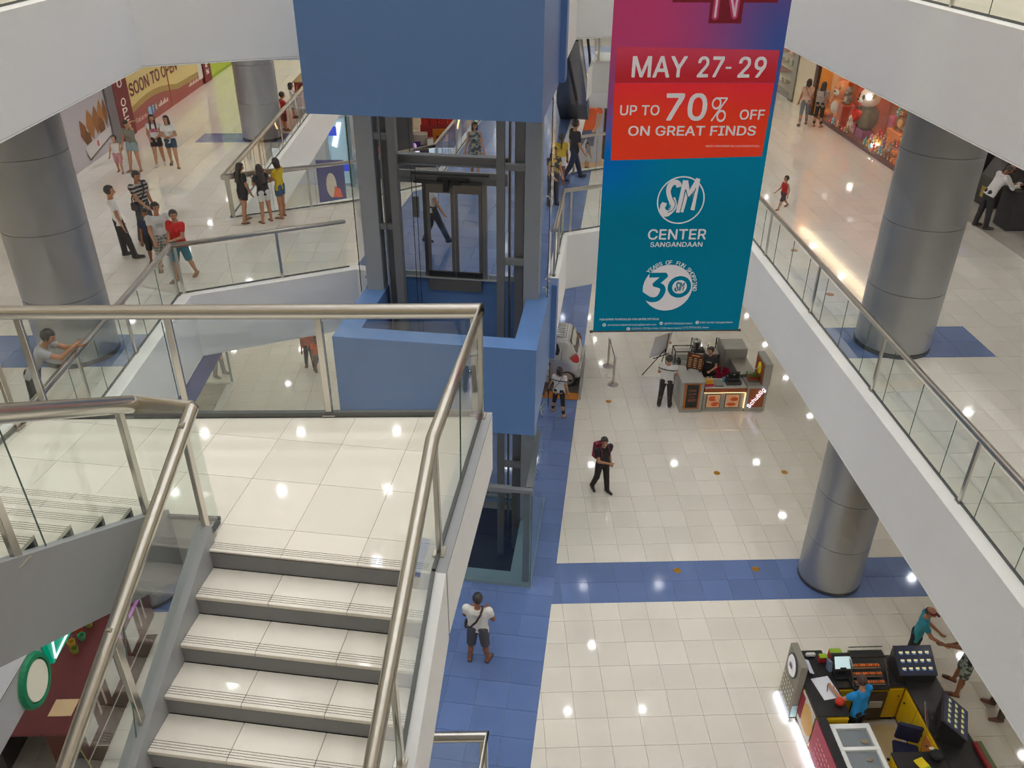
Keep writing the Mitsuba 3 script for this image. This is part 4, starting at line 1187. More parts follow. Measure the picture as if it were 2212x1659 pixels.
def flat(poly, y, d=.001):
    """polygon in (x, z) as a thin print on the plane y, facing -y"""
    out = []
    for g in getattr(poly, 'geoms', [poly]):
        if g.area < 1e-8:
            continue
        m = trimesh.creation.extrude_polygon(g, d, engine='earcut')
        v = m.vertices; m.vertices = np.stack([v[:, 0], y - v[:, 2], v[:, 1]], 1)
        out.append(m)
    return cat_(out)


# ------------------------------------------------------------------ the hanging sale banner
BX0, BX1, BZ0, BZ1 = .225, 2.70, 6.845, 14.2


def banner_col(p, n, uv):
    t = (p.z - 6.8) / 5.3
    x = (p.x - .22) / 2.48
    blue = mix((.0, .17, .30), (.0, .22, .41), smoothstep(.35, .62, t))
    blue = mix(blue, (.0, .15, .55), smoothstep(.38, .55, t) * smoothstep(.45, .0, x))
    right = mix((.045, .10, .36), (.13, .08, .30), smoothstep(.85, 1.05, t))
    left = mix((.28, .07, .22), (.50, .055, .18), smoothstep(.75, .9, t))
    topc = mix(left, right, smoothstep(.25, 1.05, x + (t - .93) * .6 + .05))
    return mix(blue, topc, smoothstep(.60, .78, t + (1 - x) * .03))


pmat('banner_print', banner_col, .8, 0, .1)
pmat('red_print_top', lambda p, n, uv: mix(mix((.48, .016, .03), (.52, .016, .03), smoothstep(0., 1., (p.x - .3) / 2.3)), (.60, .05, .11), smoothstep(10.95, 11.4, p.z + .05 * noise(p.x * 3.0, p.z))), .55, 0, .3)
pmat('red_print', lambda p, n, uv: mix((.84, .045, .014), (.86, .025, .045), smoothstep(10.3, 10.95, p.z + .25 * (noise(p.x * 2.2, p.z * 1.5) - .5))), .55, 0, .3)
PRINT = M((.76, .75, .82), .55, 0, .3, 'white_print')
bn = thing('banner', 'tall hanging sale banner in magenta, red and blue with a dark rod along its foot', 'banner')
nx, nz = 30, 60
gx, gz = np.meshgrid(np.linspace(BX0, BX1, nx), np.linspace(BZ0, BZ1, nz), indexing='ij')
vv = np.stack([gx.ravel(), .004 * np.sin(gx.ravel() * 2.2 + gz.ravel() * .5), gz.ravel()], 1)
ff = []
for i in range(nx - 1):
    for j in range(nz - 1):
        a = i * nz + j
        ff += [[a, a + nz, a + nz + 1], [a, a + nz + 1, a + 1]]
vv[:, 1] = np.where(True, .004 * np.sin(gx.ravel() * 2.2), 0) * 0
front = trimesh.Trimesh(vv, ff, process=False)
back = trimesh.Trimesh(vv + [0, .002, 0], np.array(ff)[:, ::-1], process=False)
add('cloth', cat_([front, back]), 'banner_print', bn)
add('bottom_rod', tube([(BX0 - .04, .006, BZ0 - .004), (BX1 + .02, .006, BZ0 - .004)], .014, 10), S(40, 38, 38, .4), bn)
add('rod_cap', cat_([tube([(BX0 - .055, .006, BZ0 - .004), (BX0 - .01, .006, BZ0 - .004)], .022, 10), tube([(BX1, .006, BZ0 - .004), (BX1 + .045, .006, BZ0 - .004)], .022, 10)]), S(50, 34, 28, .5), bn)
add('top_rod', tube([(BX0 - .04, .006, BZ1), (BX1 + .04, .006, BZ1)], .016, 10), S(40, 38, 38, .4), bn)
add('hanging_cord', cat_([tube([(x, .006, BZ1), (x, .006, ZR)], .004, 5) for x in (BX0 + .1, BX1 - .1)]), S(120, 120, 120), bn)
add('date_panel', flat(Polygon([(.31, 10.872), (2.645, 10.872), (2.645, 11.315), (.31, 11.36)]), -.0005), 'red_print_top', bn)
add('offer_panel', flat(Polygon([(.328, 9.745), (2.63, 9.80), (2.642, 10.868), (.31, 10.868)]), -.0005), 'red_print', bn)
YL = -.0018
for txt, x0, x1, z0, h in (('MAY', .545, 1.337, 10.952, .275), ('27', 1.493, 1.87, 10.952, .272), ('29', 2.085, 2.49, 10.948, .272), ('UP TO', .415, 1.0, 10.415, .138), ('70', 1.085, 1.70, 10.345, .368), ('OFF', 2.20, 2.572, 10.350, .137),
                          ('ON GREAT FINDS', .560, 2.482, 10.117, .136)):
    add('lettering', letters(txt, x0, x1, z0, h, YL), PRINT, bn)
add('lettering', flat(sbox(1.90, 11.062, 1.982, 11.09), YL), PRINT, bn)
ring = lambda cx, cz, ro, ri, sx=1.0: affinity.scale(Point(cx, cz).buffer(ro, 32), sx, 1).difference(affinity.scale(Point(cx, cz).buffer(ri, 32), sx, 1))
pct = union_all([ring(1.835, 10.58, .088, .058, .8), ring(1.925, 10.40, .088, .058, .8), LineString([(1.785, 10.325), (1.985, 10.655)]).buffer(.012, cap_style=2), LineString([(1.84, 10.655), (1.985, 10.655)]).buffer(.012, cap_style=2)])
add('lettering', flat(pct, YL), PRINT, bn)
add('lettering', letters('PER DTI-SPED PERMIT NO. 4680, SERIES OF 2016.', 1.749, 2.578, 9.943, .026, YL, False), PRINT, bn)
# the foot of the neon sign printed at the top
DKRED = M((.17, .008, .022), .6, 0, .3)
add('neon_print', flat(union_all([sbox(1.037, 11.935, 2.511, 13.2), sbox(1.57, 11.668, 2.032, 12.0)]), -.0006), DKRED, bn)
nn = [LineString([(1.655, 11.755), (1.662, 12.6)]), LineString([(1.662, 12.6), (1.93, 11.765)]), LineString([(1.93, 11.765), (1.955, 12.6)])]
add('neon_print', flat(union_all(nn).buffer(.045), -.0010), M((.45, .04, .16), .5), bn)
add('neon_print', flat(union_all(nn).buffer(.016), YL), M((.72, .50, .62), .5), bn)
# round emblem with script letters
em = lambda pts: [(1.092 + (a - 590) * .001679 + (c - 410) * .000035, 9.093 - (c - 410) * .001745 + (a - 590) * .00022) for a, c in pts]
add('emblem', flat(ring(1.466, 9.118, .383, .360, .975), YL), PRINT, bn)


def smooth_line(pts, n=10):
    p = np.array(pts, float); out = []
    for i in range(len(p) - 1):
        p0, p1, p2_, p3_ = p[max(i - 1, 0)], p[i], p[i + 1], p[min(i + 2, len(p) - 1)]
        for t in np.linspace(0, 1, n, endpoint=False):
            out.append(.5 * ((2 * p1) + (-p0 + p2_) * t + (2 * p0 - 5 * p1 + 4 * p2_ - p3_) * t * t + (-p0 + 3 * p1 - 3 * p2_ + p3_) * t ** 3))
    return out + [p[-1]]


def emblem(tf, w, key, par, mat, line, y):
    Sx = smooth_line([(664, 425), (652, 470), (672, 515), (712, 518), (738, 480), (730, 430), (705, 370), (692, 310), (705, 268), (740, 250), (775, 268), (785, 300)])
    Mx = [[(795, 535), (835, 245)], [(845, 250), (878, 395)], [(878, 395), (955, 245)], [(955, 245), (930, 530)], [(828, 535), (865, 340)]]
    s1 = LineString(tf(Sx)).buffer(w * .055, cap_style=2)
    mm = union_all([LineString(tf(q)).buffer(w * .043, cap_style=2) for q in Mx])
    s2 = LineString(tf(smooth_line([(640, 440), (640, 520), (700, 545), (765, 480), (750, 400)]))).buffer(w * .03)
    add(key, flat(union_all([s1, mm, s2]), y), mat, par)
    ln = [LineString(tf(smooth_line([(720, 455), (715, 495), (690, 495), (672, 470)]))), LineString(tf(smooth_line([(790, 340), (750, 300), (715, 320), (735, 390), (765, 450), (745, 505), (700, 520)]))), LineString(tf([(815, 535), (850, 330), (880, 420), (905, 380)])), LineString(tf([(905, 530), (940, 330)]))]
    add(key, flat(union_all([q.buffer(w * .008) for q in ln]), y - .0008), line, par)


BL = M((.0, .14, .235), .55)
emblem(em, .75, 'emblem', bn, PRINT, BL, YL)
add('lettering', letters('CENTER', 1.003, 1.937, 8.480, .165, YL), PRINT, bn)
add('lettering', letters('SANGANDAAN', 1.053, 1.896, 8.354, .078, YL), PRINT, bn)
# the anniversary disc: a 3 and a 0 cut from a white circle
dc = (1.412, 7.635)
disc = Point(dc).buffer(.41, 48)
zero = ring(1.605, 7.652, .193, .122)
three = union_all([LineString(smooth_line([(1.09, 7.865), (1.365, 7.865)], 2)).buffer(.042, cap_style=2), LineString([(1.35, 7.85), (1.20, 7.70)]).buffer(.045), LineString(smooth_line([(1.20, 7.70), (1.31, 7.66), (1.335, 7.57), (1.27, 7.45), (1.14, 7.43), (.98, 7.53)])).buffer(.045, cap_style=2)])
add('anniversary_disc', flat(disc.difference(zero).difference(three).difference(Point(1.605, 7.652).buffer(.123)), YL), PRINT, bn)
add('anniversary_disc', flat(Point(1.607, 7.652).buffer(.122, 32), YL), PRINT, bn)
em2 = lambda pts: [(1.535 + (a - 640) * .00046, 7.652 + (400 - c) * .00050) for a, c in pts]
emblem(em2, .22, 'anniversary_mark', bn, BL, PRINT, YL - .0012)
txt = 'YEARS OF FUN SHOPPING'
for i, ch in enumerate(txt):
    if ch == ' ':
        continue
    a = math.radians(139 - i * 143 / (len(txt) - 1))
    m = meshkit.text_mesh(ch, .066, .0012, True)
    c = (m.bounds[0] + m.bounds[1]) / 2
    m.apply_translation((-c[0], -.033, 0)); m.apply_transform(rot(math.degrees(a) - 90))
    m.apply_translation((dc[0] + .452 * math.cos(a), dc[1] + .452 * math.sin(a), 0))
    v = m.vertices; m.vertices = np.stack([v[:, 0], YL - v[:, 2], v[:, 1]], 1)
    add('lettering', m, PRINT, bn)
for t_, x0, x1, z0, h, b in (('FOR EVENT SCHEDULES AND MORE DETAILS:', .322, 1.327, 7.052, .034, True), ('smsupermallsmarketing@gmail.com', .463, 1.285, 6.95, .034, False), ('@SMCtrSangandaan', 1.427, 1.902, 6.967, .034, False),
                             ('SM Center Sangandaan', 2.031, 2.588, 6.979, .034, False), ('(02)946-7075 or 946-7208', .879, 1.455, 6.876, .034, False), ('(Metro Manila)', 1.471, 1.72, 6.884, .02, True), ('/ 09178596200', 1.735, 2.055, 6.886, .034, False), ('(Globe)', 2.075, 2.193, 6.89, .02, True)):
    add('lettering', letters(t_, x0, x1, z0, h, YL, b), PRINT, bn)
for x, z in ((.405, 6.967), (1.37, 6.986), (1.982, 6.997), (.82, 6.888)):
    add('icon', flat(Point(x, z).buffer(.031, 16), YL), PRINT, bn)
add('icon', flat(union_all([ring(.405, 6.967, .017, .011), ring(.82, 6.888, .018, .010).difference(sbox(.82, 6.888, .9, 6.95)), LineString([(1.35, 6.978), (1.368, 6.978), (1.39, 6.997)]).buffer(.006), LineString([(1.986, 6.978), (1.986, 7.008), (1.994, 7.012)]).buffer(.004), LineString([(1.976, 6.997), (1.994, 6.997)]).buffer(.003)]), YL - .0012), BL, bn)

# ------------------------------------------------------------------ ground floor: things near the walkway
GREY = S(150, 149, 143, .55)
DGREY = S(118, 117, 112, .55)
for i, (x, y) in enumerate(((2.7, 1.45), (4.5, 1.45), (4.51, 5.08), (6.32, 5.07), (2.12, 8.74), (4.71, 12.48), (6.35, 12.41))):
    add('outlet_cap', mv(lathe([(0, .004), (.07, .004), (.085, .001), (.085, -.002)], 20), tr(x, y, 0)), S(190, 140, 60, .3, .8), 'floor', smooth=30)
for x, y in ((5.72, 3.4), (-8.2, -.89), (5.78, 5.9)):
    add('outlet_cap', mv(lathe([(0, .004), (.07, .004), (.085, .001), (.085, -.002)], 20), tr(x, y, Z2)), S(165, 120, 60, .3, .8), 'floor_001', smooth=30)
grp = 'chrome queue posts by the car'
posts = []
for x, y, lab in ((2.39, 10.9, 'chrome queue post with a round foot, the farther of the two beside the car'), (2.39, 9.72, 'chrome queue post with a round foot, the nearer of the two beside the car')):
    k = thing('stanchion', lab, 'queue post', grp); labels[k].pop('group')
    add('base', mv(lathe([(0, .035), (.05, .035), (.13, .018), (.17, .008), (.17, 0)], 32), tr(x, y, 0)), CHROME, k, smooth=40)
    add('pole', mv(lathe([(.034, .03), (.034, .92), (.0, .92)], 20), tr(x, y, 0)), STEEL, k, smooth=40)
    add('cap', mv(lathe([(.04, .90), (.04, .985), (.03, 1.0), (0, 1.0)], 20), tr(x, y, 0)), CHROME, k, smooth=40)
k = thing('queue_belt', 'dark belt stretched between the two chrome queue posts', 'belt')
add('belt', beam((2.39, 10.86, .95), (2.39, 9.76, .95), .004, .045), MATTE, k)

# the silver car on show: seen from its near rear side
car = thing('car', 'silver hatchback on display with its tail towards the cream floor', 'car')
SILVER = M((.52, .53, .54), .25, .55, .6, 'car_silver'); scene['car_silver']['bsdf']['clearcoat'] = .8
CARX = LOC @ tr(.48, 8.74, .034) @ np.array([[-1, 0, 0, 0], [0, 1, 0, 0], [0, 0, 1, 0], [0, 0, 0, 1.0]])   # s runs from the tail to the nose


def cm_(m):
    m = mv(m, CARX)
    m.invert()
    return m


W_ = 1.60
# sections along s: (s, belt half inset, roof height, belt height, sill height, side inset at roof)
secs = [(.00, .16, .74, .66, .36, .20), (.05, .05, .96, .80, .27, .12), (.13, .02, 1.12, .90, .22, .10), (.25, .0, 1.36, .94, .20, .13), (.42, 0, 1.515, .95, .19, .16), (.9, 0, 1.545, .95, .19, .17), (1.5, 0, 1.54, .94, .19, .17),
        (2.0, 0, 1.46, .93, .19, .18), (2.45, 0, 1.12, .92, .19, .12), (2.75, .0, .95, .88, .19, .08), (3.25, .04, .84, .78, .20, .08), (3.5, .12, .70, .62, .24, .12), (3.56, .3, .55, .5, .32, .3)]
V, F_ = [], []
for s, ins, zr, zb, zs, ri in secs:
    a, b = ins, W_ - ins
    ring_ = [(a + .06, zs), (a + .0, zs + .12), (a - .012, zb - .20), (a + .015, zb), (a + ri * .75 + .01, zr - .10), (a + ri + .06, zr - .02), (a + .45, zr + .012), (b - .45, zr + .012), (b - ri - .06, zr - .02), (b - ri * .75 - .01, zr - .10), (b - .015, zb), (b + .012, zb - .20), (b, zs + .12), (b - .06, zs)]
    V.append([(s, v, z) for v, z in ring_])
n = len(V[0]); V = np.array(V)
for i in range(len(secs) - 1):
    for j in range(n):
        a, b = i * n + j, i * n + (j + 1) % n
        F_ += [[a, b, a + n], [b, b + n, a + n]]
vb = V.reshape(-1, 3)
c0, c1 = len(vb), len(vb) + 1
vb = np.vstack([vb, V[0].mean(0), V[-1].mean(0)])
F_ += [[c0, (j + 1) % n, j] for j in range(n)] + [[c1, (len(secs) - 1) * n + j, (len(secs) - 1) * n + (j + 1) % n] for j in range(n)]
shell = trimesh.Trimesh(vb, F_, process=False)
add('body', cm_(shell), SILVER, car, smooth=32)
GLS = M((.012, .014, .016), .08, 0, .6, 'car_glass')


def on_side(pts, off=.006):
    """a thin plate over the near flank: points (s, z)"""
    def v_at(s, z):
        i = max(j for j in range(len(secs)) if secs[j][0] <= s + 1e-9); i = min(i, len(secs) - 2)
        t = (s - secs[i][0]) / (secs[i + 1][0] - secs[i][0])
        q = V[i] * (1 - t) + V[i + 1] * t
        return float(np.interp(z, q[1:6, 2], q[1:6, 1]))
    pl = [(s, v_at(s, z) - off, z) for s, z in pts]
    g = np.array(pl); m = trimesh.Trimesh(np.vstack([g, g.mean(0)]), [[len(g), (i + 1) % len(g), i] for i in range(len(g))], process=False)
    return m


add('window', cm_(on_side([(.66, 1.06), (.62, 1.2), (.68, 1.38), (.74, 1.42), (1.28, 1.43), (1.28, 1.05)])), GLS, car)
add('window', cm_(on_side([(1.36, 1.05), (1.36, 1.43), (1.85, 1.39), (2.25, 1.12), (2.3, 1.04)])), GLS, car)
for pl in ([(.60, 1.44), (.55, 1.2), (.56, .95), (.58, .62)], [(1.32, 1.45), (1.32, .3)], [(2.32, 1.0), (2.3, .3)], [(.60, 1.455), (1.9, 1.44)]):
    segs = []
    for a, b in zip(pl[:-1], pl[1:]):
        q = on_side([a, b, (b[0] + .012, b[1]), (a[0] + .012, a[1])], .003)
        segs.append(q)
    add('door_gap', cm_(cat_(segs)), S(60, 62, 64), car)
add('door_handle', cm_(cbx(.72, .90, -.035, .0, .90, .935, .01)), CHROME, car)
add('door_handle', cm_(cbx(1.5, 1.68, -.035, .0, .90, .935, .01)), CHROME, car)
# rear window on the sloping tail, tail lamp, bumper, spoiler lip, roof ribs
rw = [(.115, .22, 1.06), (.115, W_ - .22, 1.06), (.345, W_ - .27, 1.44), (.345, .27, 1.44)]
rq = np.array(rw) + [-.03, 0, .012]
add('rear_window', cm_(trimesh.Trimesh(rq, [[0, 1, 2], [0, 2, 3]], process=False)), GLS, car)
add('window_sticker', cm_(sheet(*(np.array([(.25, .38, 1.26), (.25, .50, 1.26), (.29, .50, 1.33), (.29, .38, 1.33)]) + [-.034, 0, .014]))), S(230, 150, 30), car)
add('tail_lamp', cm_(hull([(.02, .09, .86), (.20, -.012, .88), (.30, -.014, 1.0), (.20, -.012, 1.10), (.10, .10, 1.10), (.03, .16, .95), (.16, .05, 1.06), (.06, .06, .82)])), M((.42, .01, .012), .15, 0, .6), car, smooth=30)
add('tail_lamp', cm_(hull([(.02, W_ - .09, .86), (.20, W_ + .012, .88), (.30, W_ + .014, 1.0), (.20, W_ + .012, 1.10), (.10, W_ - .10, 1.10), (.03, W_ - .16, .95)])), M((.42, .01, .012), .15, 0, .6), car, smooth=30)
add('bumper', cm_(hull([(-.04, .12, .32), (-.04, W_ - .12, .32), (-.05, .1, .58), (-.05, W_ - .1, .58), (.12, .005, .30), (.12, W_ - .005, .30), (.12, .0, .56), (.12, W_, .56), (.02, .04, .64), (.02, W_ - .04, .64)])), SILVER, car, smooth=30)
add('number_plate', cm_(bx(-.06, -.05, .55, 1.05, .62, .72)), S(200, 200, 196), car)
add('wiper', cm_(tube([(.05, .6, 1.1), (.14, .9, 1.25)], .008, 6)), MATTE, car)
for i in range(7):
    v0 = .36 + i * .145
    add('roof_rib', cm_(beam((.52, v0, 1.552), (1.7, v0, 1.553), .05, .012)), SILVER, car)
add('roof_seam', cm_(cat_([beam((.47, .27, 1.536), (.47, W_ - .27, 1.536), .012, .006)])), S(90, 92, 94), car)
for s in (.37, 2.75):
    for v0, sg in ((.0, 1), (W_, -1)):
        wk = None
        tp = [(.20, -.085), (.255, -.09), (.275, -.06), (.278, .0), (.275, .06), (.255, .09), (.20, .085)]
        X = tr(s, v0 + sg * .08, .278) @ rot(90, (1, 0, 0))
        wk = add('wheel', cm_(mv(lathe(tp, 36), X)), RUBBER, car, smooth=40)
        rim = [mv(lathe([(.20, .06), (.195, .085), (.178, .075), (.178, .0)], 30), X)]
        for i in range(6):
            a = i * PI / 3
            rim.append(mv(beam((.03 * math.cos(a), .03 * math.sin(a), .075), (.185 * math.cos(a), .185 * math.sin(a), .07), .05, .02, up=(0, 0, 1)), X))
        rim.append(mv(lathe([(0, .09), (.04, .088), (.05, .06)], 16), X))
        add('rim', cm_(cat_(rim)), S(190, 192, 195, .25, .8), wk)
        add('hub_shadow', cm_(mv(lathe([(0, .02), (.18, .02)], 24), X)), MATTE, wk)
        arch = mv(lathe([(.30, -.02), (.345, -.10), (.30, -.11)], 36), X)
        add('wheel_arch', cm_(mv(lathe([(.28, sg * -.02), (.315, sg * .088)], 36), tr(s, v0 + sg * .08, .30) @ rot(90, (1, 0, 0)))), MATTE, car, smooth=40)
k = thing('display_mat', 'dark display mat with an orange front edge under the silver car', 'mat')
add('mat', loc(cbx(-3.6, .5, 8.42, 10.9, 0, .03, .004)), S(58, 57, 54, .8), k)
add('edge', loc(cbx(-3.6, .52, 8.02, 8.42, 0, .02, .004)), S(176, 106, 40, .6), k)
k = thing('barrier_panel', 'long clear plastic barrier panel standing at the tail of the car', 'barrier')
scene['frost'] = {'type': 'thindielectric', 'int_ior': 1.5, 'specular_transmittance': {'type': 'rgb', 'value': [.72, .72, .72]}}
add('panel', loc(sheet((.56, 8.08, .02), (.56, 10.75, .02), (.56, 10.75, .45), (.56, 8.08, .45))), 'frost', k)
add('rail', loc(cat_([cbx(.545, .60, 8.06, 10.78, 0, .03, .004), cbx(.55, .572, 8.06, 10.78, .44, .46, .004)] + [cbx(.55, .572, v, v + .03, .02, .45, .004) for v in (8.06, 9.4, 10.75)])), S(150, 150, 148, .5), k)
k = thing('brochure_rack', 'small grey brochure rack between the lift glass and the woman beside the car', 'rack')
add('frame', loc(cat_([cbx(-.62, -.38, 8.32, 8.36, .0, 1.05, .006), cbx(-.62, -.38, 8.1, 8.4, 0, .03, .006)])), S(70, 70, 72, .5), k)
for i in range(3):
    add('leaflet', loc(cbx(-.59, -.41, 8.28, 8.318, .40 + i * .21, .57 + i * .21, .004)), S(196, 196, 192), k)

# ------------------------------------------------------------------ the hot dog kiosk
WOOD = S(138, 70, 36, .5)
KT = {n: thing(n, l, c) for n, l, c in (
    ('order_counter', 'grey order counter with a chalkboard front at the corner of the hot dog kiosk', 'counter'),
    ('serving_counter', 'hot dog serving counter with a wood apron, warm light strip and two food pictures', 'counter'),
    ('sign_cabinet', 'grey cabinet with a tall side panel, lit yellow oval and white neon name', 'cabinet'),
    ('return_counter', 'steel topped side counter of the hot dog kiosk', 'counter'),
    ('tall_cabinet', 'tall grey cabinet at the back corner of the hot dog kiosk', 'cabinet'),
    ('back_counter', 'pale back counter of the hot dog kiosk with a red poster on its inner face', 'counter'),
    ('cooking_counter', 'dark grey cooking counter between the order counter and the pale back counter', 'counter'))}
KM = dict(order_counter='order_counter', chalkboard='order_counter', front_counter='serving_counter', wood_apron='serving_counter', counter_top='serving_counter', led_strip='serving_counter', foot_light='serving_counter',
          food_picture='serving_counter', sign_cabinet='sign_cabinet', sign_board='sign_cabinet', neon_name='sign_cabinet', side_panel='sign_cabinet', panel_facing='sign_cabinet', lit_oval='sign_cabinet',
          return_counter='return_counter', steel_worktop='return_counter', tall_cabinet='tall_cabinet', cabinet_fin='tall_cabinet', back_counter='back_counter', back_poster='back_counter', back_poster_print='back_counter',
          rear_glass='back_counter', glass_post='back_counter', left_counter='cooking_counter', left_facing='cooking_counter', left_neon='cooking_counter')


def ka(name, m, mat, par=None, **kw):
    nm = {'order_counter': 'carcass', 'front_counter': 'carcass', 'sign_cabinet': 'carcass', 'return_counter': 'carcass', 'tall_cabinet': 'carcass', 'back_counter': 'carcass', 'left_counter': 'carcass'}.get(name, name)
    return add(nm, m, mat, par or KT[KM[name]], **kw)


ka('order_counter', cat_([cbx(4.12, 4.77, 8.06, 9.02, 0, 1.02, .01), cbx(4.08, 4.79, 8.02, 9.05, 1.02, 1.06, .008)]), GREY)
b_ = ka('chalkboard', cbx(4.20, 4.67, 8.035, 8.06, .14, .98, .004), S(160, 92, 40, .6))
add('slate', cbx(4.26, 4.61, 8.028, 8.035, .19, .96, .002), S(30, 32, 31, .8), b_)
for t_, z, h, x0, x1 in (('NOTHING', .74, .06, 4.33, 4.54), ('ALWAYS', .62, .06, 4.32, 4.55), ('is the', .52, .05, 4.36, 4.5), ('SAME!', .40, .08, 4.32, 4.56)):
    add('chalk_lettering', letters(t_, x0, x1, z, h, 8.0275, False), S(180, 96, 70, .8), b_)
ka('front_counter', cat_([cbx(4.80, 6.04, 8.13, 8.62, 0, .66, .008), cbx(4.80, 6.04, 8.10, 8.2, .0, .05, .004)]), GREY)
ka('wood_apron', cbx(4.80, 6.04, 8.075, 8.16, .665, .80, .006), WOOD)
ka('counter_top', cbx(4.80, 6.04, 8.08, 8.63, .80, .83, .006), S(180, 178, 172, .4))
WARM = lamp((10, 5.6, 1.6), .15)
ka('led_strip', cat_([bx(4.80, 6.02, 8.078, 8.092, .648, .662), bx(6.02, 6.035, 8.095, 8.115, .1, .62)]), S(255, 220, 160), emitter=WARM)
ka('foot_light', bx(4.85, 6.0, 8.14, 8.15, .02, .035), S(255, 220, 160), emitter=lamp((9, 5.0, 1.4), .12))
scene['food_light'] = {'type': 'twosided', 'bsdf': {'type': 'diffuse', 'reflectance': {'type': 'rgb', 'value': [.5, .3, .2]}}}
for i, (x0, x1) in enumerate(((4.895, 5.315), (5.45, 5.885))):
    p_ = ka('food_picture', cbx(x0, x1, 8.112, 8.13, .12, .585, .002), S(60, 50, 45, .5))
    add('print', flat(sbox(x0 + .015, .135, x1 - .015, .57), 8.1115), S(226, 176, 140, .5), p_)
    og = [affinity.rotate(affinity.scale(Point(x0 + dx, zz).buffer(1, 12), sx, sz), ro) for dx, zz, sx, sz, ro in (((.16, .47, .10, .045, 10), (.17, .40, .11, .05, -5), (.27, .26, .12, .06, 8), (.25, .22, .10, .04, -8)) if i == 0 else ((.28, .42, .11, .07, -15), (.24, .40, .09, .05, -10), (.2, .24, .14, .055, 0)))]
    add('print', flat(union_all(og), 8.1105), S(206, 92, 44, .5), p_)
    rd = [LineString([(x0 + a, c), (x0 + a + .07, c + d)]).buffer(.009) for a, c, d in (((.1, .485, .01), (.12, .40, .0), (.23, .26, .02), (.2, .21, .0)) if i == 0 else ((.2, .38, .07), (.25, .38, .07), (.3, .37, .08), (.13, .225, -.02), (.2, .205, .02)))]
    add('print', flat(union_all(rd), 8.1095), S(150, 40, 22, .5), p_)
ka('sign_cabinet', cat_([cbx(6.05, 6.66, 8.08, 8.62, 0, .87, .01)]), GREY)
ka('sign_board', cbx(6.13, 6.585, 8.068, 8.08, .15, .78, .004), WOOD)
m = meshkit.text_mesh('Schublig', .16, .02, False)
m.apply_translation(-(m.bounds[0] + m.bounds[1]) / 2); m.apply_scale((.86 / (m.bounds[1][0] - m.bounds[0][0]), 1.0, 1)); m.apply_transform(rot(55))
v = m.vertices; m.vertices = np.stack([6.355 + v[:, 0] * .78, 8.052 - v[:, 2], .465 + v[:, 1] * .88], 1)
ka('neon_name', m, S(235, 235, 255), emitter=lamp((3.2, 3.3, 4.8), .15))
ka('side_panel', cat_([cbx(6.48, 6.69, 8.08, 8.92, .87, 1.58, .008)]), GREY)
ka('panel_facing', cbx(6.462, 6.48, 8.16, 8.86, .87, 1.50, .004), WOOD)
o_ = ka('lit_oval', mv(cat_([lathe([(0, .02), (.92, .02), (1.0, 0)], 28)]), np.array([[0, 0, -1.0, 6.462], [.13, 0, 0, 8.50], [0, .20, 0, 1.24], [0, 0, 0, 1]])), S(250, 230, 40), emitter=lamp((2.6, 2.3, .25), .06))
add('script_band', mv(beam((6.435, 8.35, 1.36), (6.435, 8.66, 1.12), .012, .09, up=(1, 0, 0)), np.eye(4)), S(225, 225, 220), o_)
ka('return_counter', cat_([cbx(5.94, 6.43, 8.66, 9.64, 0, .91, .008)]), DGREY)
ka('steel_worktop', cbx(5.92, 6.45, 8.64, 9.66, .91, .95, .006), S(150, 146, 138, .3, .7))
ka('tall_cabinet', cbx(5.75, 6.45, 9.68, 10.36, 0, 1.24, .01), GREY)
ka('cabinet_fin', cbx(5.70, 5.75, 9.62, 10.4, 0, 1.26, .006), DGREY)
ka('back_counter', cat_([cbx(4.14, 5.66, 10.0, 10.36, 0, .88, .008), cbx(4.12, 5.68, 9.96, 10.38, .88, .92, .006)]), S(196, 186, 176, .5))
ka('left_counter', cat_([cbx(4.14, 4.80, 9.08, 9.93, 0, .88, .008)]), DGREY)
ka('left_facing', cbx(4.10, 4.13, 9.1, 9.95, .1, .85, .004), S(180, 180, 205, .5))
ka('left_neon', cbx(4.085, 4.10, 9.35, 9.47, .15, .80, .004), S(235, 235, 255), emitter=lamp((4, 4, 7), .08))
ka('back_poster', cat_([bx(5.18, 5.64, 9.945, 9.96, .18, .87)]), S(122, 34, 20, .5))
ka('back_poster_print', cat_([flat(sbox(5.25, .25, 5.67, .58), 9.944), flat(sbox(5.3, .72, 5.62, .76), 9.944)]), S(205, 120, 40, .5))
ka('rear_glass', sheet((4.14, 10.37, .92), (5.64, 10.37, .92), (5.64, 10.37, 1.25), (4.14, 10.37, 1.25)), SGLASS)
ka('glass_post', cat_([cbx(x, x + .03, 10.36, 10.39, .9, 1.28, .003) for x in (4.86, 5.64)]), MATTE)
# cookers and small things on the kiosk, each its own thing
k = thing('glass_warmer', 'black framed glass food warmer on the cooking counter of the hot dog kiosk', 'warmer')
add('frame', cat_([beam((a, b, .885), (a, b, 1.26), .02, .02) for a in (4.18, 4.78) for b in (9.5, 9.90)] + [beam((4.18, b, 1.26), (4.78, b, 1.26), .02, .02) for b in (9.5, 9.90)] + [beam((a, 9.5, 1.26), (a, 9.90, 1.26), .02, .02) for a in (4.18, 4.78)]), MATTE, k)
add('glass', cat_([sheet((4.18, 9.5, .885), (4.78, 9.5, .885), (4.78, 9.5, 1.26), (4.18, 9.5, 1.26)), sheet((4.18, 9.90, .885), (4.78, 9.90, .885), (4.78, 9.90, 1.26), (4.18, 9.90, 1.26)), sheet((4.18, 9.5, .885), (4.18, 9.90, .885), (4.18, 9.90, 1.26), (4.18, 9.5, 1.26))]), SGLASS, k)
add('tray', cbx(4.25, 4.72, 9.55, 9.86, .89, .97, .006), S(140, 138, 132, .35, .7), k)
k = thing('griddle', 'steel roller griddle on the cooking counter of the hot dog kiosk', 'griddle')
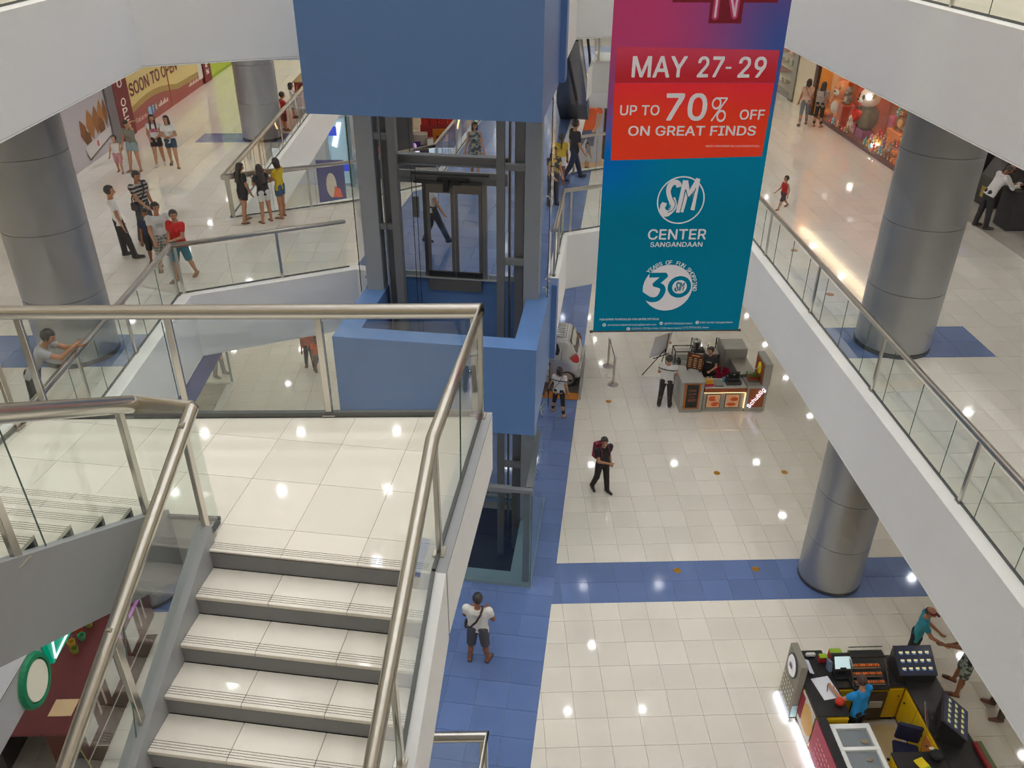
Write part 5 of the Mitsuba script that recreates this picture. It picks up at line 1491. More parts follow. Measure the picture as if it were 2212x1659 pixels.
add('body', cbx(4.26, 4.74, 9.12, 9.44, .885, 1.0, .008), S(120, 118, 112, .4, .5), k)
add('rollers', cat_([tube([(4.3, 9.16 + .05 * i, 1.01), (4.7, 9.16 + .05 * i, 1.01)], .016, 10) for i in range(6)]), CHROME, k)
add('lid', cbx(4.24, 4.30, 9.2, 9.42, 1.0, 1.12, .006), MATTE, k)
k = thing('gas_stove', 'black stove top with a steel hose behind the vendor of the hot dog kiosk', 'stove')
add('body', cbx(4.9, 5.24, 10.02, 10.34, .925, .99, .008), BLACK, k)
add('burner', cat_([mv(lathe([(.05, 0), (.09, .012), (.09, 0)], 18), tr(4.98 + .16 * i, 10.18, .992)) for i in range(2)]), S(70, 70, 70, .4, .6), k)
k = thing('stock_pot', 'tall steel stock pot with a lid at the back of the hot dog kiosk', 'pot')
add('pot', mv(lathe([(0, 0), (.14, 0), (.145, .02), (.145, .26), (.15, .265)], 32), tr(4.98, 10.2, 1.007)), CHROME, k, smooth=40)
add('lid', mv(lathe([(.15, .265), (.13, .285), (.03, .30), (0, .30)], 32), tr(4.98, 10.2, 1.007)), CHROME, k, smooth=40)
add('knob', mv(lathe([(.012, .30), (.02, .325), (0, .335)], 12), tr(4.98, 10.2, 1.007)), BLACK, k, smooth=40)
k = thing('desk_lamp', 'small white round lamp head on a thin black stalk above the stove', 'lamp')
add('stalk', tube([(5.36, 10.2, .9215), (5.36, 10.2, 1.16)], .012, 8), MATTE, k)
add('head', mv(lathe([(0, .03), (.06, .03), (.085, .01), (.085, 0), (0, 0)], 24), tr(5.36, 10.2, 1.16)), S(238, 226, 205, .5), k, smooth=40)
k = thing('menu_board', 'brown tilted menu board with rows of small prices on the order counter', 'menu')
MB = tr(4.58, 8.72, 1.075) @ rot(-24) @ rot(-6, (1, 0, 0))
add('board', mv(cbx(-.24, .24, -.012, .012, .03, .52, .006), MB), S(62, 30, 16, .5), k)
add('foot', mv(cbx(-.2, -.16, -.08, .08, 0, .03, .004), MB), MATTE, k); add('foot', mv(cbx(.16, .2, -.08, .08, 0, .03, .004), MB), MATTE, k)
add('price_label', mv(cat_([bx(-.19 + .15 * c, -.10 + .15 * c, -.016, -.0125, .08 + .055 * r, .10 + .055 * r) for c in range(3) for r in range(6)]), MB), S(206, 160, 110), k)
add('heading', mv(bx(-.12, .12, -.016, -.0125, .43, .47), MB), S(190, 120, 70), k)
k = thing('bucket', 'bright pink plastic bucket inside the hot dog kiosk', 'bucket')
add('pail', mv(lathe([(0, .005), (.15, .0), (.20, .42), (.212, .42), (.212, .44), (.195, .44), (.145, .01), (0, .01)], 32), tr(5.70, 9.52, .16)), M((.52, .015, .07), .4), k, smooth=40)
add('handle', mv(tube([(.21 * math.cos(a), .21 * math.sin(a), .43 + .0 * a) for a in np.linspace(0, PI, 12)], .006, 6), tr(5.70, 9.52, .16)), S(200, 190, 190), k)
add('stand', mv(cbx(-.17, .17, -.17, .17, 0, .158, .01), tr(5.70, 9.52, 0)), S(190, 160, 145), k)
k = thing('sauce_crate', 'red crate with a yellow tray of white-capped sauce bottles on the front counter', 'crate')
add('crate', cbx(4.80, 5.06, 8.14, 8.40, .831, .92, .006), M((.36, .02, .03), .5), k)
add('tray', cbx(4.805, 5.065, 8.145, 8.42, .92, .945, .006), S(190, 150, 40), k)
for i in range(5):
    for j in range(3):
        pc = add('bottle', mv(lathe([(0, 0), (.02, 0), (.02, .05), (.009, .065), (.009, .08)], 10), tr(4.835 + .05 * i, 8.19 + .085 * j, .946)), S(200, 150, 40), k)
        add('white_cap', mv(lathe([(.011, .078), (.011, .095), (0, .097)], 10), tr(4.835 + .05 * i, 8.19 + .085 * j, .946)), S(235, 230, 220), pc)
k = thing('chopping_board', 'grey chopping board lying beside the red sauce crate', 'board')
add('board', cbx(5.10, 5.36, 8.16, 8.56, .831, .85, .006), S(120, 118, 114), k); add('rubber_edge', cbx(5.10, 5.36, 8.14, 8.159, .831, .852, .004), MATTE, k)
k = thing('tip_cup', 'small blue plastic cup next to the black cash register', 'cup')
add('cup', mv(lathe([(.03, 0), (.04, .14), (.036, .14), (.027, .006), (0, .006)], 16), tr(5.415, 8.42, .831)), S(110, 170, 190, .3), k, smooth=40)
k = thing('cash_register', 'black cash register with its back to the floor on the hot dog kiosk', 'register')
add('drawer', cbx(5.46, 5.90, 8.20, 8.60, .831, .93, .008), BLACK, k); add('body', cbx(5.52, 5.86, 8.28, 8.56, .93, .99, .01), BLACK, k)
add('screen', mv(cbx(-.16, .16, -.015, .015, 0, .22, .008), tr(5.70, 8.42, .985) @ rot(14, (1, 0, 0))), BLACK, k)
add('badge', mv(bx(-.03, .03, -.019, -.0155, .1, .125), tr(5.70, 8.42, .985) @ rot(14, (1, 0, 0))), S(210, 210, 190), k)
k = thing('planter', 'clump of green leaves in a small red and grey box beside the wood panel', 'plant')
add('box', cbx(6.12, 6.44, 8.30, 8.52, .872, .95, .006), S(96, 84, 74), k); add('ribbon', cbx(6.115, 6.445, 8.295, 8.525, .95, .985, .004), S(140, 40, 24), k)
lv = []
for i in range(70):
    c = np.array([RNG.uniform(6.1, 6.46), RNG.uniform(8.29, 8.53), RNG.uniform(.985, 1.06)])
    d = np.array([RNG.normal() * .06, RNG.normal() * .05, RNG.uniform(.03, .08)])
    s_ = np.cross(d, [0, 0, 1.0]); s_ = s_ / (np.linalg.norm(s_) + 1e-9) * .018
    lv.append(trimesh.Trimesh([c, c + d * .5 + s_, c + d, c + d * .5 - s_], [[0, 1, 2], [0, 2, 3]], process=False))
add('leaves', cat_(lv), S(66, 110, 30, .6), k, kind='stuff')
k = thing('easel', 'black easel stand holding a large white board beside the hot dog kiosk', 'easel')
hub = np.array([4.0, 10.0, 1.1])
for p in ((3.40, 10.30, 0), (4.06, 10.78, 0), (4.02, 9.60, 0)):
    add('leg', tube([hub, p], .013, 8), MATTE, k)
add('mast', tube([hub - [0, 0, .1], hub + [.05, .02, .52]], .012, 8), MATTE, k)
add('tray', tube([hub + [-.4, -.12, -.28], hub + [.25, .12, -.18]], .014, 8), MATTE, k)
k = thing('presentation_board', 'white board leaning on the black easel, seen from behind', 'board')
bd = np.array([(3.50, 9.86, .82), (4.08, 10.12, .86), (4.20, 10.06, 1.62), (3.62, 9.80, 1.58)])
nb = np.cross(bd[1] - bd[0], bd[3] - bd[0]); nb /= np.linalg.norm(nb)
add('board', hull(np.vstack([bd + nb * s_ for s_ in ((.05, .062) if nb[0] < 0 else (-.05, -.062))])), S(206, 204, 200), k)

# ------------------------------------------------------------------ the black and yellow snack kiosk, lower right
YEL = M((.68, .44, .01), .45, 0, .4, 'yellow_laminate')
KS = {n: thing(n, l, c) for n, l, c in (
    ('till_counter', 'black topped yellow counter with a white paper on it, behind the grey sign panel', 'counter'),
    ('picture_counter', 'narrow black ledge counter with food pictures and a bright white light strip outside', 'counter'),
    ('case_counter', 'black topped yellow counter carrying the glass snack case', 'counter'),
    ('menu_counter', 'long black topped yellow counter carrying the two lit menu screens', 'counter'),
    ('chair_counter', 'black topped counter with a yellow notepad beside the blue chair', 'counter'),
    ('totem_sign', 'upright grey sign panel with a glowing white round lamp beside the snack kiosk', 'sign'),
    ('kiosk_floor', 'cream floor panel inside the black and yellow snack kiosk', 'floor panel'))}


def kb(name, m, mat, par=None, **kw):
    return add(name, m, mat, par, **kw)


ZT = .95
for nm, q in (('left_counter', (4.08, 4.68, -3.2, -1.75)), ('left_ledge', (4.08, 4.24, -6.0, -3.2)), ('far_counter', (4.68, 5.92, -2.62, -1.9)), ('right_counter', (5.92, 6.56, -6.0, -1.9)), ('near_counter', (5.07, 5.92, -6.0, -3.93))):
    x0, x1, y0, y1 = q
    ck = KS[dict(left_counter='till_counter', left_ledge='picture_counter', far_counter='case_counter', right_counter='menu_counter', near_counter='chair_counter')[nm]]
    e_ = .002
    x0, x1, y0, y1 = x0 + e_, x1 - e_, y0 + e_, y1 - e_
    kb('worktop', cbx(x0, x1, y0, y1, ZT - .045, ZT, .006), BLACK, ck)
    add('carcass', cbx(x0 + .015, x1 - .015, y0 + .015, y1 - .015, .08, ZT - .046, .004), YEL if nm != 'left_ledge' else GREY, ck)
    add('plinth', bx(x0 + .04, x1 - .04, y0 + .04, y1 - .04, 0, .08), MATTE, ck)
# yellow doors on the inner faces
for x0, x1 in ((4.70, 5.0), (5.62, 5.90)):
    dk = kb('door', cbx(x0, x1, -2.632, -2.606, .12, .88, .004), YEL, KS['case_counter']); add('knob', mv(ell((0, 0, 0), .014, 1), tr((x0 + x1) / 2 + .06, -2.645, .72)), MATTE, dk)
for i in range(3):
    y0 = -2.65 - .44 * (i + 1)
    dk = kb('door', cbx(5.906, 5.934, y0 + .005, y0 + .435, .12, .88, .004), YEL, KS['menu_counter']); add('knob', mv(ell((0, 0, 0), .016, 1), tr(5.893, y0 + (.1 if i % 2 else .34), .66)), MATTE, dk)
dk = kb('door', cbx(4.26, 4.66, -3.214, -3.186, .12, .88, .004), YEL, KS['till_counter'])
kb('open_shelf', cbx(5.02, 5.60, -2.66, -2.60, .12, .80, .004), S(62, 52, 44), KS['case_counter'])
kb('shelf_box', cat_([cbx(5.06, 5.22, -2.68, -2.66, .2, .5, .004), cbx(5.3, 5.55, -2.68, -2.66, .45, .62, .004)]), S(190, 188, 180), KS['case_counter'])
kb('panel', cbx(4.99, 5.88, -3.90, -2.70, 0.001, .012, .002), S(206, 184, 140, .4), KS['kiosk_floor'])
kb('sticker', bx(5.895, 5.905, -3.72, -3.5, .5, .8), S(190, 120, 60), KS['menu_counter'])
# outer left face: pictures over a white light strip
pk_ = kb('side_picture', cbx(4.058, 4.08, -3.19, -2.60, .16, .90, .003), S(196, 188, 178), KS['till_counter'])
add('dish', mv(ell((0, 0, 0), (.004, .27, .30), 2), tr(4.058, -2.95, .54)), S(206, 160, 90), pk_); add('bowl', cbx(4.05, 4.058, -2.75, -2.58, .3, .85, .003), S(128, 26, 44), pk_)
pk_ = kb('side_picture', cbx(4.058, 4.08, -6.0, -3.24, .16, .90, .003), S(168, 70, 88), KS['picture_counter'])
add('small_print', cat_([bx(4.054, 4.058, y, y + .06, .3 + .12 * c, .33 + .12 * c) for y in np.arange(-5.6, -3.4, .1) for c in range(4)]), S(206, 150, 160), pk_, kind='stuff')
kb('light_strip', bx(4.02, 4.05, -6.0, -2.6, .03, .07), S(240, 240, 255), KS['picture_counter'], emitter=lamp((14, 15, 19), .3))
kb('light_strip', bx(3.90, 3.935, -2.58, -1.95, .03, .07), S(240, 240, 255), KS['totem_sign'], emitter=lamp((14, 15, 19), .12))
sp = KS['totem_sign']
kb('slab', cat_([cbx(3.94, 4.07, -2.56, -1.97, .10, 1.42, .008), cbx(3.94, 4.07, -2.58, -1.95, 0, .10, .006)]), S(128, 124, 112, .5), sp)
add('lit_edge', cbx(3.945, 4.065, -2.575, -2.562, .12, .42, .003), S(170, 205, 210), sp)
rd = np.array([[0, 0, -1.0, 3.938], [.185, 0, 0, -2.26], [0, .23, 0, 1.14], [0, 0, 0, 1]])
add('round_lamp', mv(lathe([(0, .035), (.92, .035), (1.0, .02), (1.0, 0)], 32), rd), S(250, 250, 255), sp, emitter=lamp((7, 7, 8.5), .1))
add('lamp_rim', mv(lathe([(1.0, 0), (1.03, .028), (1.08, .02), (1.08, 0)], 32), rd), S(60, 58, 70), sp)
add('lamp_mark', bx(3.892, 3.901, -2.30, -2.20, 1.10, 1.18), S(110, 90, 120), sp)
add('small_print', cat_([bx(3.932, 3.9385, -2.5 + .085 * i + RNG.uniform(0, .02), -2.445 + .085 * i, .22 + .12 * r, .28 + .12 * r) for r in range(5) for i in range(6)]), S(190, 186, 172), sp, kind='stuff')
add('back_disc', mv(lathe([(0, .03), (.2, .03), (.21, 0)], 28), np.array([[0, 0, 1.0, 4.07], [1, 0, 0, -2.26], [0, 1, 0, 1.14], [0, 0, 0, 1]])), MATTE, sp)
# things on the kiosk
fz = thing('chest_freezer', 'white chest freezer with two sliding glass lids beside the pink side pictures', 'freezer')
add('body', cat_([cbx(4.28, 4.97, -5.2, -3.30, .05, .80, .02)]), S(196, 196, 192, .4), fz)
add('rim', cat_([cbx(4.27, 4.36, -5.2, -3.29, .80, .86, .008), cbx(4.90, 4.98, -5.2, -3.29, .80, .86, .008), cbx(4.27, 4.98, -3.39, -3.29, .80, .86, .008), cbx(4.27, 4.98, -3.82, -3.75, .80, .87, .008), cbx(4.27, 4.98, -4.35, -4.28, .80, .87, .008)]), S(226, 226, 222, .35), fz)
for y0, y1 in ((-3.75, -3.39), (-4.28, -3.82)):
    add('liner', cat_([bx(4.37, 4.89, y0 + .01, y1 - .01, .801, .812)]), S(128, 132, 138, .5), fz)
    add('glass_lid', sheet((4.35, y0, .85), (4.91, y0, .85), (4.91, y1, .85), (4.35, y1, .85)), SGLASS, fz)
add('ice_pack', cat_([ell((4.78, -3.63, .83), (.07, .05, .012), 1), ell((4.72, -3.98, .83), (.06, .03, .012), 1)]), S(150, 132, 108), fz)
ZT0 = ZT; ZT = ZT + .002
k = thing('touch_till', 'black till with a lit touch screen on the corner of the snack kiosk', 'till')
TX = tr(4.83, -2.36, ZT)
add('stand', mv(cat_([cbx(-.14, .14, -.10, .14, 0, .05, .01), cbx(-.06, .06, 0, .08, .05, .2, .01)]), TX), BLACK, k)
add('housing', mv(cbx(-.19, .19, -.03, .06, 0, .32, .012), TX @ tr(0, 0, .12) @ rot(-38, (1, 0, 0))), BLACK, k)
add('display', mv(bx(-.15, .15, -.034, -.0305, .05, .27), TX @ tr(0, 0, .12) @ rot(-38, (1, 0, 0))), S(200, 220, 225, .2), k, emitter=lamp((.55, .75, .78), .03))
add('customer_display', mv(cbx(-.28, -.22, -.06, .08, .04, .24, .008), TX @ tr(0, 0, .1) @ rot(-20, (1, 0, 0))), S(96, 110, 130, .2), k)
for z_, x_, s_, lb in ((ZT, 4.52, .10, 'smaller green topped snack box at the back edge of the snack kiosk'), (ZT, 4.72, .15, 'red and green snack box beside the till of the snack kiosk')):
    k = thing('snack_box', lb, 'box')
    add('carton', cbx(x_, x_ + s_ * 1.4, -2.06, -2.06 + s_, z_, z_ + s_ * 1.2, .004), M((.40, .03, .03), .5), k)
    add('lid', cbx(x_ - .002, x_ + s_ * 1.4 + .002, -2.062, -2.058 + s_, z_ + s_ * 1.2, z_ + s_ * 1.45, .004), S(140, 170, 40), k)
k = thing('napkin_bundle', 'pale bundle of paper napkins by the sign panel', 'napkins')
add('napkins', cat_([ell((4.36 + .05 * i, -1.9, ZT + .05), (.05, .04, .05), 1) for i in range(3)]), S(206, 204, 196), k)
k = thing('paper_sheet', 'white sheet of paper with a pen on the black till counter', 'paper')
add('sheet', mv(cbx(-.17, .17, -.24, .24, 0, .004, .001), tr(4.45, -2.62, ZT + .001) @ rot(10)), S(214, 214, 220), k)
add('pen', tube([(4.44, -2.70, ZT + .012), (4.50, -2.56, ZT + .012)], .006, 6), MATTE, k)
k = thing('wall_tablet', 'pale leaning tablet holder behind the sign panel of the snack kiosk', 'tablet')
add('plate', mv(cbx(-.05, .05, -.16, .16, 0, .01, .003), tr(4.26, -2.22, ZT + .10) @ rot(24, (0, 1, 0))), S(205, 205, 222), k); add('arm', tube([(4.18, -2.2, ZT), (4.26, -2.22, ZT + .1)], .012, 8), MATTE, k)
k = thing('red_pouch', 'red pouch by the reaching hand of the worker in blue', 'pouch')
add('pouch', ell((4.55, -2.98, ZT + .085), (.085, .075, .08), 2), M((.50, .03, .012), .5), k, smooth=40)
dc_ = thing('display_case', 'glass snack display case with trays of fried food on the far counter', 'display case')
add('base', cbx(4.92, 5.58, -2.70, -2.16, ZT, ZT + .05, .006), BLACK, dc_)
add('roof', cbx(4.95, 5.58, -2.28, -2.12, ZT + .36, ZT + .40, .006), BLACK, dc_)
add('glass', cat_([sheet((4.94, -2.14, ZT + .05), (5.56, -2.14, ZT + .05), (5.56, -2.14, ZT + .52), (4.94, -2.14, ZT + .52)), sheet((4.93, -2.66, ZT + .05), (4.93, -2.14, ZT + .05), (4.93, -2.14, ZT + .50), (4.93, -2.5, ZT + .36)), sheet((5.57, -2.66, ZT + .05), (5.57, -2.14, ZT + .05), (5.57, -2.14, ZT + .50), (5.57, -2.5, ZT + .36))]), SGLASS, dc_)
add('bar', cat_([beam((4.94, -2.14, ZT + .5), (5.56, -2.14, ZT + .5), .012, .012), beam((4.93, -2.66, ZT + .06), (4.93, -2.3, ZT + .38), .014, .014), beam((5.57, -2.66, ZT + .06), (5.57, -2.3, ZT + .38), .014, .014)]), S(70, 68, 60), dc_)
for i, (y0, z0, c) in enumerate(((-2.64, ZT + .06, (120, 88, 60)), (-2.50, ZT + .11, (150, 84, 40)), (-2.36, ZT + .17, (190, 96, 34)))):
    add('tray', cbx(4.98, 5.52, y0, y0 + .12, z0, z0 + .015, .003), S(110, 106, 100, .35, .6), dc_)
for i in range(36):
    r, c = divmod(i, 12)
    add('snack', mv(ell((0, 0, 0), (.022, .034, .018), 1), tr(5.0 + .045 * c, -2.58 + .14 * r, ZT + .09 + .055 * r)), S(*((186, 96, 34) if (i * 7) % 3 else (150, 70, 30)), .5), dc_)
add('warm_tube', tube([(5.0, -2.24, ZT + .345), (5.52, -2.24, ZT + .345)], .01, 8), S(255, 200, 120), dc_, emitter=lamp((14, 7, 2), .08))


def menu_screen(label, cx, cy, deg, w, hgt, cols, rows, lab_c, seed):
    k = thing('menu_screen', label, 'screen')
    X = tr(cx, cy, ZT) @ rot(deg)
    add('cabinet', mv(hull([(sx * w / 2, y, z) for sx in (-1, 1) for y, z in ((-.22, 0), (.2, 0), (-.22, .2), (.2, .44))]), X), BLACK, k)
    SX = X @ tr(0, -.02, .335) @ rot(-58, (1, 0, 0))
    fr = add('frame', mv(cbx(-w / 2, w / 2, -.02, .02, -.27, .27, .008), SX), BLACK, k)
    add('backlight', mv(bx(-w / 2 + .02, w / 2 - .02, -.024, -.0205, -.25, .25), SX), S(22, 26, 40, .3), k, emitter=lamp((.02, .025, .05), .01))
    rng = np.random.default_rng(seed)
    tiles_, pr_ = [], []
    for r in range(rows):
        for c in range(cols):
            x = -w / 2 + .05 + (w - .1) * (c + .5) / cols; z = .21 - .42 * (r + .5) / rows
            tiles_.append(mv(bx(x - .035, x + .035, -.028, -.0245, z - .012, z + .022), SX)); pr_.append(mv(bx(x - .025, x + .03, -.028, -.0245, z - .032, z - .02), SX))
    add('dish_picture', cat_(tiles_), S(*lab_c, .4), k, emitter=lamp(np.array(srgb(*lab_c)) * 1.1, .02))
    add('price', cat_(pr_), S(150, 190, 240, .4), k, emitter=lamp((.15, .28, .55), .01))
    return k


menu_screen('lit menu screen with rows of dishes next to the glass snack case', 6.12, -2.32, 0, .70, .5, 5, 3, (214, 204, 150), 1)
menu_screen('angled menu screen with yellow items next to the red and green edging', 6.24, -3.52, 62, .66, .5, 5, 3, (190, 180, 96), 2)
k = thing('notice_card', 'pale notice card with red print leaning beside the angled menu screen', 'card')
add('card', mv(cbx(-.2, .2, -.004, .004, 0, .26, .002), tr(5.97, -3.36, ZT) @ rot(66) @ rot(-24, (1, 0, 0))), S(176, 160, 158), k)
add('print', mv(cat_([bx(-.12, .1, -.006, -.0042, .12, .2)]), tr(5.97, -3.36, ZT) @ rot(66) @ rot(-24, (1, 0, 0))), S(190, 110, 100), k)
k = thing('office_chair', 'dark blue padded chair inside the snack kiosk', 'chair')
CX = tr(5.58, -3.62, 0) @ rot(-20)
add('seat', mv(cbx(-.21, .21, -.2, .2, .44, .52, .03), CX), S(30, 32, 62), k); add('backrest', mv(cbx(-.2, .2, .17, .24, .55, .96, .03), CX), S(28, 30, 58), k)
for i in range(5):
    a = i * 2 * PI / 5; add('leg', mv(tube([(0, 0, .1), (.24 * math.cos(a), .24 * math.sin(a), .04)], .018, 8), CX), MATTE, k)
add('column', mv(tube([(0, 0, .06), (0, 0, .45)], .025, 10), CX), MATTE, k)
k = thing('handbag', 'black bag with a pale tag lying beside the blue chair', 'bag')
add('bag', ell((5.76, -4.06, 1.03), (.11, .1, .075), 2), MATTE, k, smooth=40); add('tag', ell((5.70, -3.98, 1.09), (.05, .03, .02), 1), S(200, 196, 180), k)
k = thing('yellow_notepad', 'yellow and green notepad on the near black counter', 'notepad')
add('pad', mv(cbx(-.09, .09, -.09, .09, 0, .02, .003), tr(5.48, -4.16, ZT) @ rot(20)), S(224, 196, 30), k); add('edge', mv(cbx(-.09, .09, -.12, -.09, 0, .018, .003), tr(5.48, -4.16, ZT) @ rot(20)), S(110, 170, 20), k)
ZT = ZT0
k = thing('shelf_edge', 'red and green printed edging on the outer side of the menu counter', 'trim')
add('red_band', cbx(6.50, 6.57, -6, -3.82, ZT + .002, ZT + .07, .006), M((.22, .012, .014), .5), k); add('green_band', cbx(6.57, 6.66, -6, -3.8, ZT - .06, ZT + .05, .006), S(82, 104, 66), k)
# ------------------------------------------------------------------ hoarding along the left gallery
XH = -13.6


def onx_(poly, x, d=.004):
    """polygon in (y, z) as a thin plate on the plane x, facing +x"""
    out = []
    for g in getattr(poly, 'geoms', [poly]):
        if g.area < 1e-7:
            continue
        m = trimesh.creation.extrude_polygon(g, d, engine='earcut')
        v = m.vertices; m.vertices = np.stack([x + v[:, 2], v[:, 0], v[:, 1]], 1)
        out.append(m)
    return cat_(out)


def xletters(text, y0, y1, z0, h, x, bold=True, dy=0.0):
    m = meshkit.text_mesh(text, h, .004, bold)
    a, b = m.bounds[0][0], m.bounds[1][0]
    m.apply_translation((-a, 0, 0)); m.apply_scale(((y1 - y0) / (b - a), 1, 1))
    v = m.vertices
    m.vertices = np.stack([x + v[:, 2], y0 + v[:, 0], z0 + v[:, 1] + dy * v[:, 0]], 1)
    return m


HZ = Z2 + 3.3
h1 = thing('hoarding', 'pale lilac hoarding with a printed picture of fried food in a paper boat', 'hoarding')
add('board', bx(XH - .06, XH, 8.0, 15.35, Z2, HZ), S(172, 164, 172, .6), h1)
add('edge_post', bx(XH - .06, XH + .05, 15.37, 16.0, Z2, HZ), S(96, 92, 96, .6), h1)
leaf = lambda cy, cz, L, w, a: affinity.translate(affinity.rotate(Polygon([(0, -L), (w * .8, -L * .3), (w, L * .2), (w * .3, L * .8), (0, L), (-w * .4, L * .7), (-w, L * .1), (-w * .7, -L * .4)]), a, origin=(0, 0)), cy, cz)
for i, (cy, cz, L, w, a, c) in enumerate(((13.4, 6.85, .42, .24, 16, (112, 66, 34)), (13.95, 6.98, .46, .30, 4, (146, 88, 42)), (14.4, 7.0, .44, .26, -6, (128, 76, 38)), (14.8, 7.08, .46, .24, -10, (150, 94, 48)), (15.14, 7.06, .44, .17, -5, (116, 70, 36)), (13.6, 6.62, .3, .24, 24, (90, 56, 30)), (14.7, 6.74, .34, .26, 8, (104, 62, 32)))):
    add('food_print', onx_(leaf(cy, cz, L, w, a), XH + .001 + .0012 * i, .001), S(*c, .6), h1)
add('food_print', onx_(Polygon([(13.22, 6.42), (13.4, 6.08), (15.2, 6.36), (15.34, 6.60), (15.0, 6.62), (13.5, 6.5)]), XH + .012, .002), S(196, 188, 192, .6), h1)
add('food_print', onx_(Polygon([(13.2, 6.3), (13.4, 6.02), (15.2, 6.30), (15.2, 6.37), (13.42, 6.1)]), XH + .010, .001), S(92, 78, 66, .6), h1)
add('food_print', onx_(sbox(14.1, 6.28, 14.22, 6.44), XH + .0145, .001), S(176, 70, 66, .6), h1)
h2 = thing('hoarding', 'yellow and maroon hoarding that says soon to open, between two dark red columns', 'hoarding')
MAR = S(88, 14, 20, .55)
add('column_panel', bx(XH - .06, XH + .05, 16.02, 17.24, Z2, HZ), MAR, h2)
for i, ch in enumerate('TO OPEN'):
    if ch != ' ':
        add('lettering', xletters(ch, 16.42, 16.42 + (.42 if ch != 'I' else .1), 7.48 + .4 - .30 * i - .02, .24, XH + .051), S(222, 214, 210), h2)
BUFF = S(206, 178, 108, .55); OCH = S(150, 118, 62, .55); MRN = S(136, 62, 58, .55)
ys = np.linspace(17.26, 25.5, 40)
wave = lambda y: 6.70 + .24 * math.sin(max(0.0, min(1.0, (y - 17.0) / 5.2)) * PI) - .02 * (y - 17.26)
k0 = bx(XH - .06, XH, 17.26, 21.28, Z2, HZ)
add('board', k0, BUFF, h2); add('board', bx(XH - .06, XH, 21.32, 25.5, Z2, HZ), BUFF, h2)
add('print', onx_(Polygon([(y, Z2) for y in (17.26, 25.5)] + [(y, wave(y)) for y in ys[::-1]]), XH + .001, .001), OCH, h2)
add('print', onx_(Polygon([(y, Z2) for y in (17.26, 25.5)] + [(y, wave(y) - .20) for y in ys[::-1]]), XH + .0025, .001), MRN, h2)
add('lettering', xletters('SOON TO OPEN', 17.45, 22.55, 7.08, .40, XH + .004), S(92, 40, 36), h2)
add('lettering', xletters('Find us on', 17.5, 18.55, 6.18, .16, XH + .006, False), S(210, 196, 188), h2)
add('icon', onx_(sbox(18.75, 6.12, 19.05, 6.44), XH + .005, .003), S(120, 170, 200), h2)
add('icon', onx_(sbox(19.1, 6.13, 19.4, 6.46), XH + .005, .003), S(70, 92, 140), h2)
add('icon', onx_(LineString([(19.31, 6.40), (19.25, 6.40), (19.23, 6.16)]).buffer(.02), XH + .0085, .002), S(220, 220, 220), h2)
add('icon', onx_(sbox(19.45, 6.14, 19.72, 6.45), XH + .005, .003), S(120, 96, 70), h2)
add('icon', onx_(union_all([ring(19.585, 6.295, .08, .05)]), XH + .0085, .002), S(220, 216, 210), h2)
add('small_lettering', onx_(union_all([sbox(19.85 + .14 * i, 6.22, 19.95 + .14 * i, 6.30 + .05 * (i % 3)) for i in range(8)]), XH + .005, .003), S(204, 190, 180), h2)
add('small_lettering', onx_(union_all([sbox(23.6 + .13 * i, 6.20, 23.69 + .13 * i, 6.27 + .04 * (i % 3)) for i in range(11)]), XH + .005, .003), S(204, 190, 180), h2)
add('seam_strip', bx(XH - .01, XH + .02, 21.275, 21.325, Z2, HZ), S(136, 84, 56), h2)
add('print', onx_(union_all([leaf(23.2 + .3 * i, 7.65 + .1 * (i % 2), .45, .14, 20 - 12 * i) for i in range(6)]), XH + .004, .002), S(170, 112, 52, .6), h2)
add('notice', onx_(sbox(25.05, 6.2, 25.65, 7.15), XH + .006, .004), S(200, 192, 182), h2)
add('column_panel', bx(XH - .06, XH + .05, 25.75, 26.75, Z2, HZ), MAR, h2)
for i, ch in enumerate('OPEN'):
    add('lettering', xletters(ch, 26.05, 26.4, 7.14 - .30 * i, .22, XH + .051), S(222, 214, 210), h2)
h3 = thing('hoarding', 'plain lime green hoarding beyond the maroon one', 'hoarding')
add('board', bx(XH - .06, XH, 26.8, 33, Z2, HZ), S(148, 168, 44, .6), h3)
add('skirting', bx(XH, XH + .02, 26.8, 33, Z2, Z2 + .1), S(120, 140, 40), h3)
add('wall_left_001', bx(-14.6, -9.2, 35.0, 35.2, Z2, Z3 - 1.4), S(188, 172, 146, .7), kind='structure', label='beige wall closing the far end of the gallery')
k = thing('shop_counter', 'low dark red counter with small lights behind the far balustrade', 'counter')
add('counter', cbx(-7.9 - .9, -7.9 - .35, 21.2, 24.6, Z2, Z2 + .9, .01), S(110, 26, 24, .4), k); add('top', cbx(-8.85, -8.2, 21.15, 24.65, Z2 + .9, Z2 + .95, .01), S(140, 110, 70), k)
# ------------------------------------------------------------------ shops along the right gallery
XR = 11.0
CREAMW = S(206, 190, 158, .6)
add('wall_right_001', cat_([bx(XR, XR + .25, 20.05, 21.95, Z2, Z3 - 1.4), bx(XR, XR + .25, 27.0, 36, Z2, Z3 - 1.4)]), CREAMW, kind='structure', label='cream wall between the toy shop and the glazed shop beyond')
k = thing('pilaster', 'dark brown upright at the far edge of the toy shop window', 'pilaster')
add('shaft', cbx(XR - .06, XR + .3, 19.70, 19.98, Z2, Z3 - 1.4, .01), S(56, 36, 28, .5), k); add('foot', cbx(XR - .08, XR + .31, 19.68, 20.0, Z2, Z2 + .08, .01), S(60, 58, 54), k)
k = thing('pilaster', 'grey upright between the cream wall and the glazed shop', 'pilaster')
add('shaft', cbx(XR - .06, XR + .3, 21.97, 22.4, Z2, Z3 - 1.4, .01), S(128, 124, 112, .5), k); add('foot', cbx(XR - .08, XR + .31, 21.96, 22.42, Z2, Z2 + .1, .01), S(110, 106, 98), k)
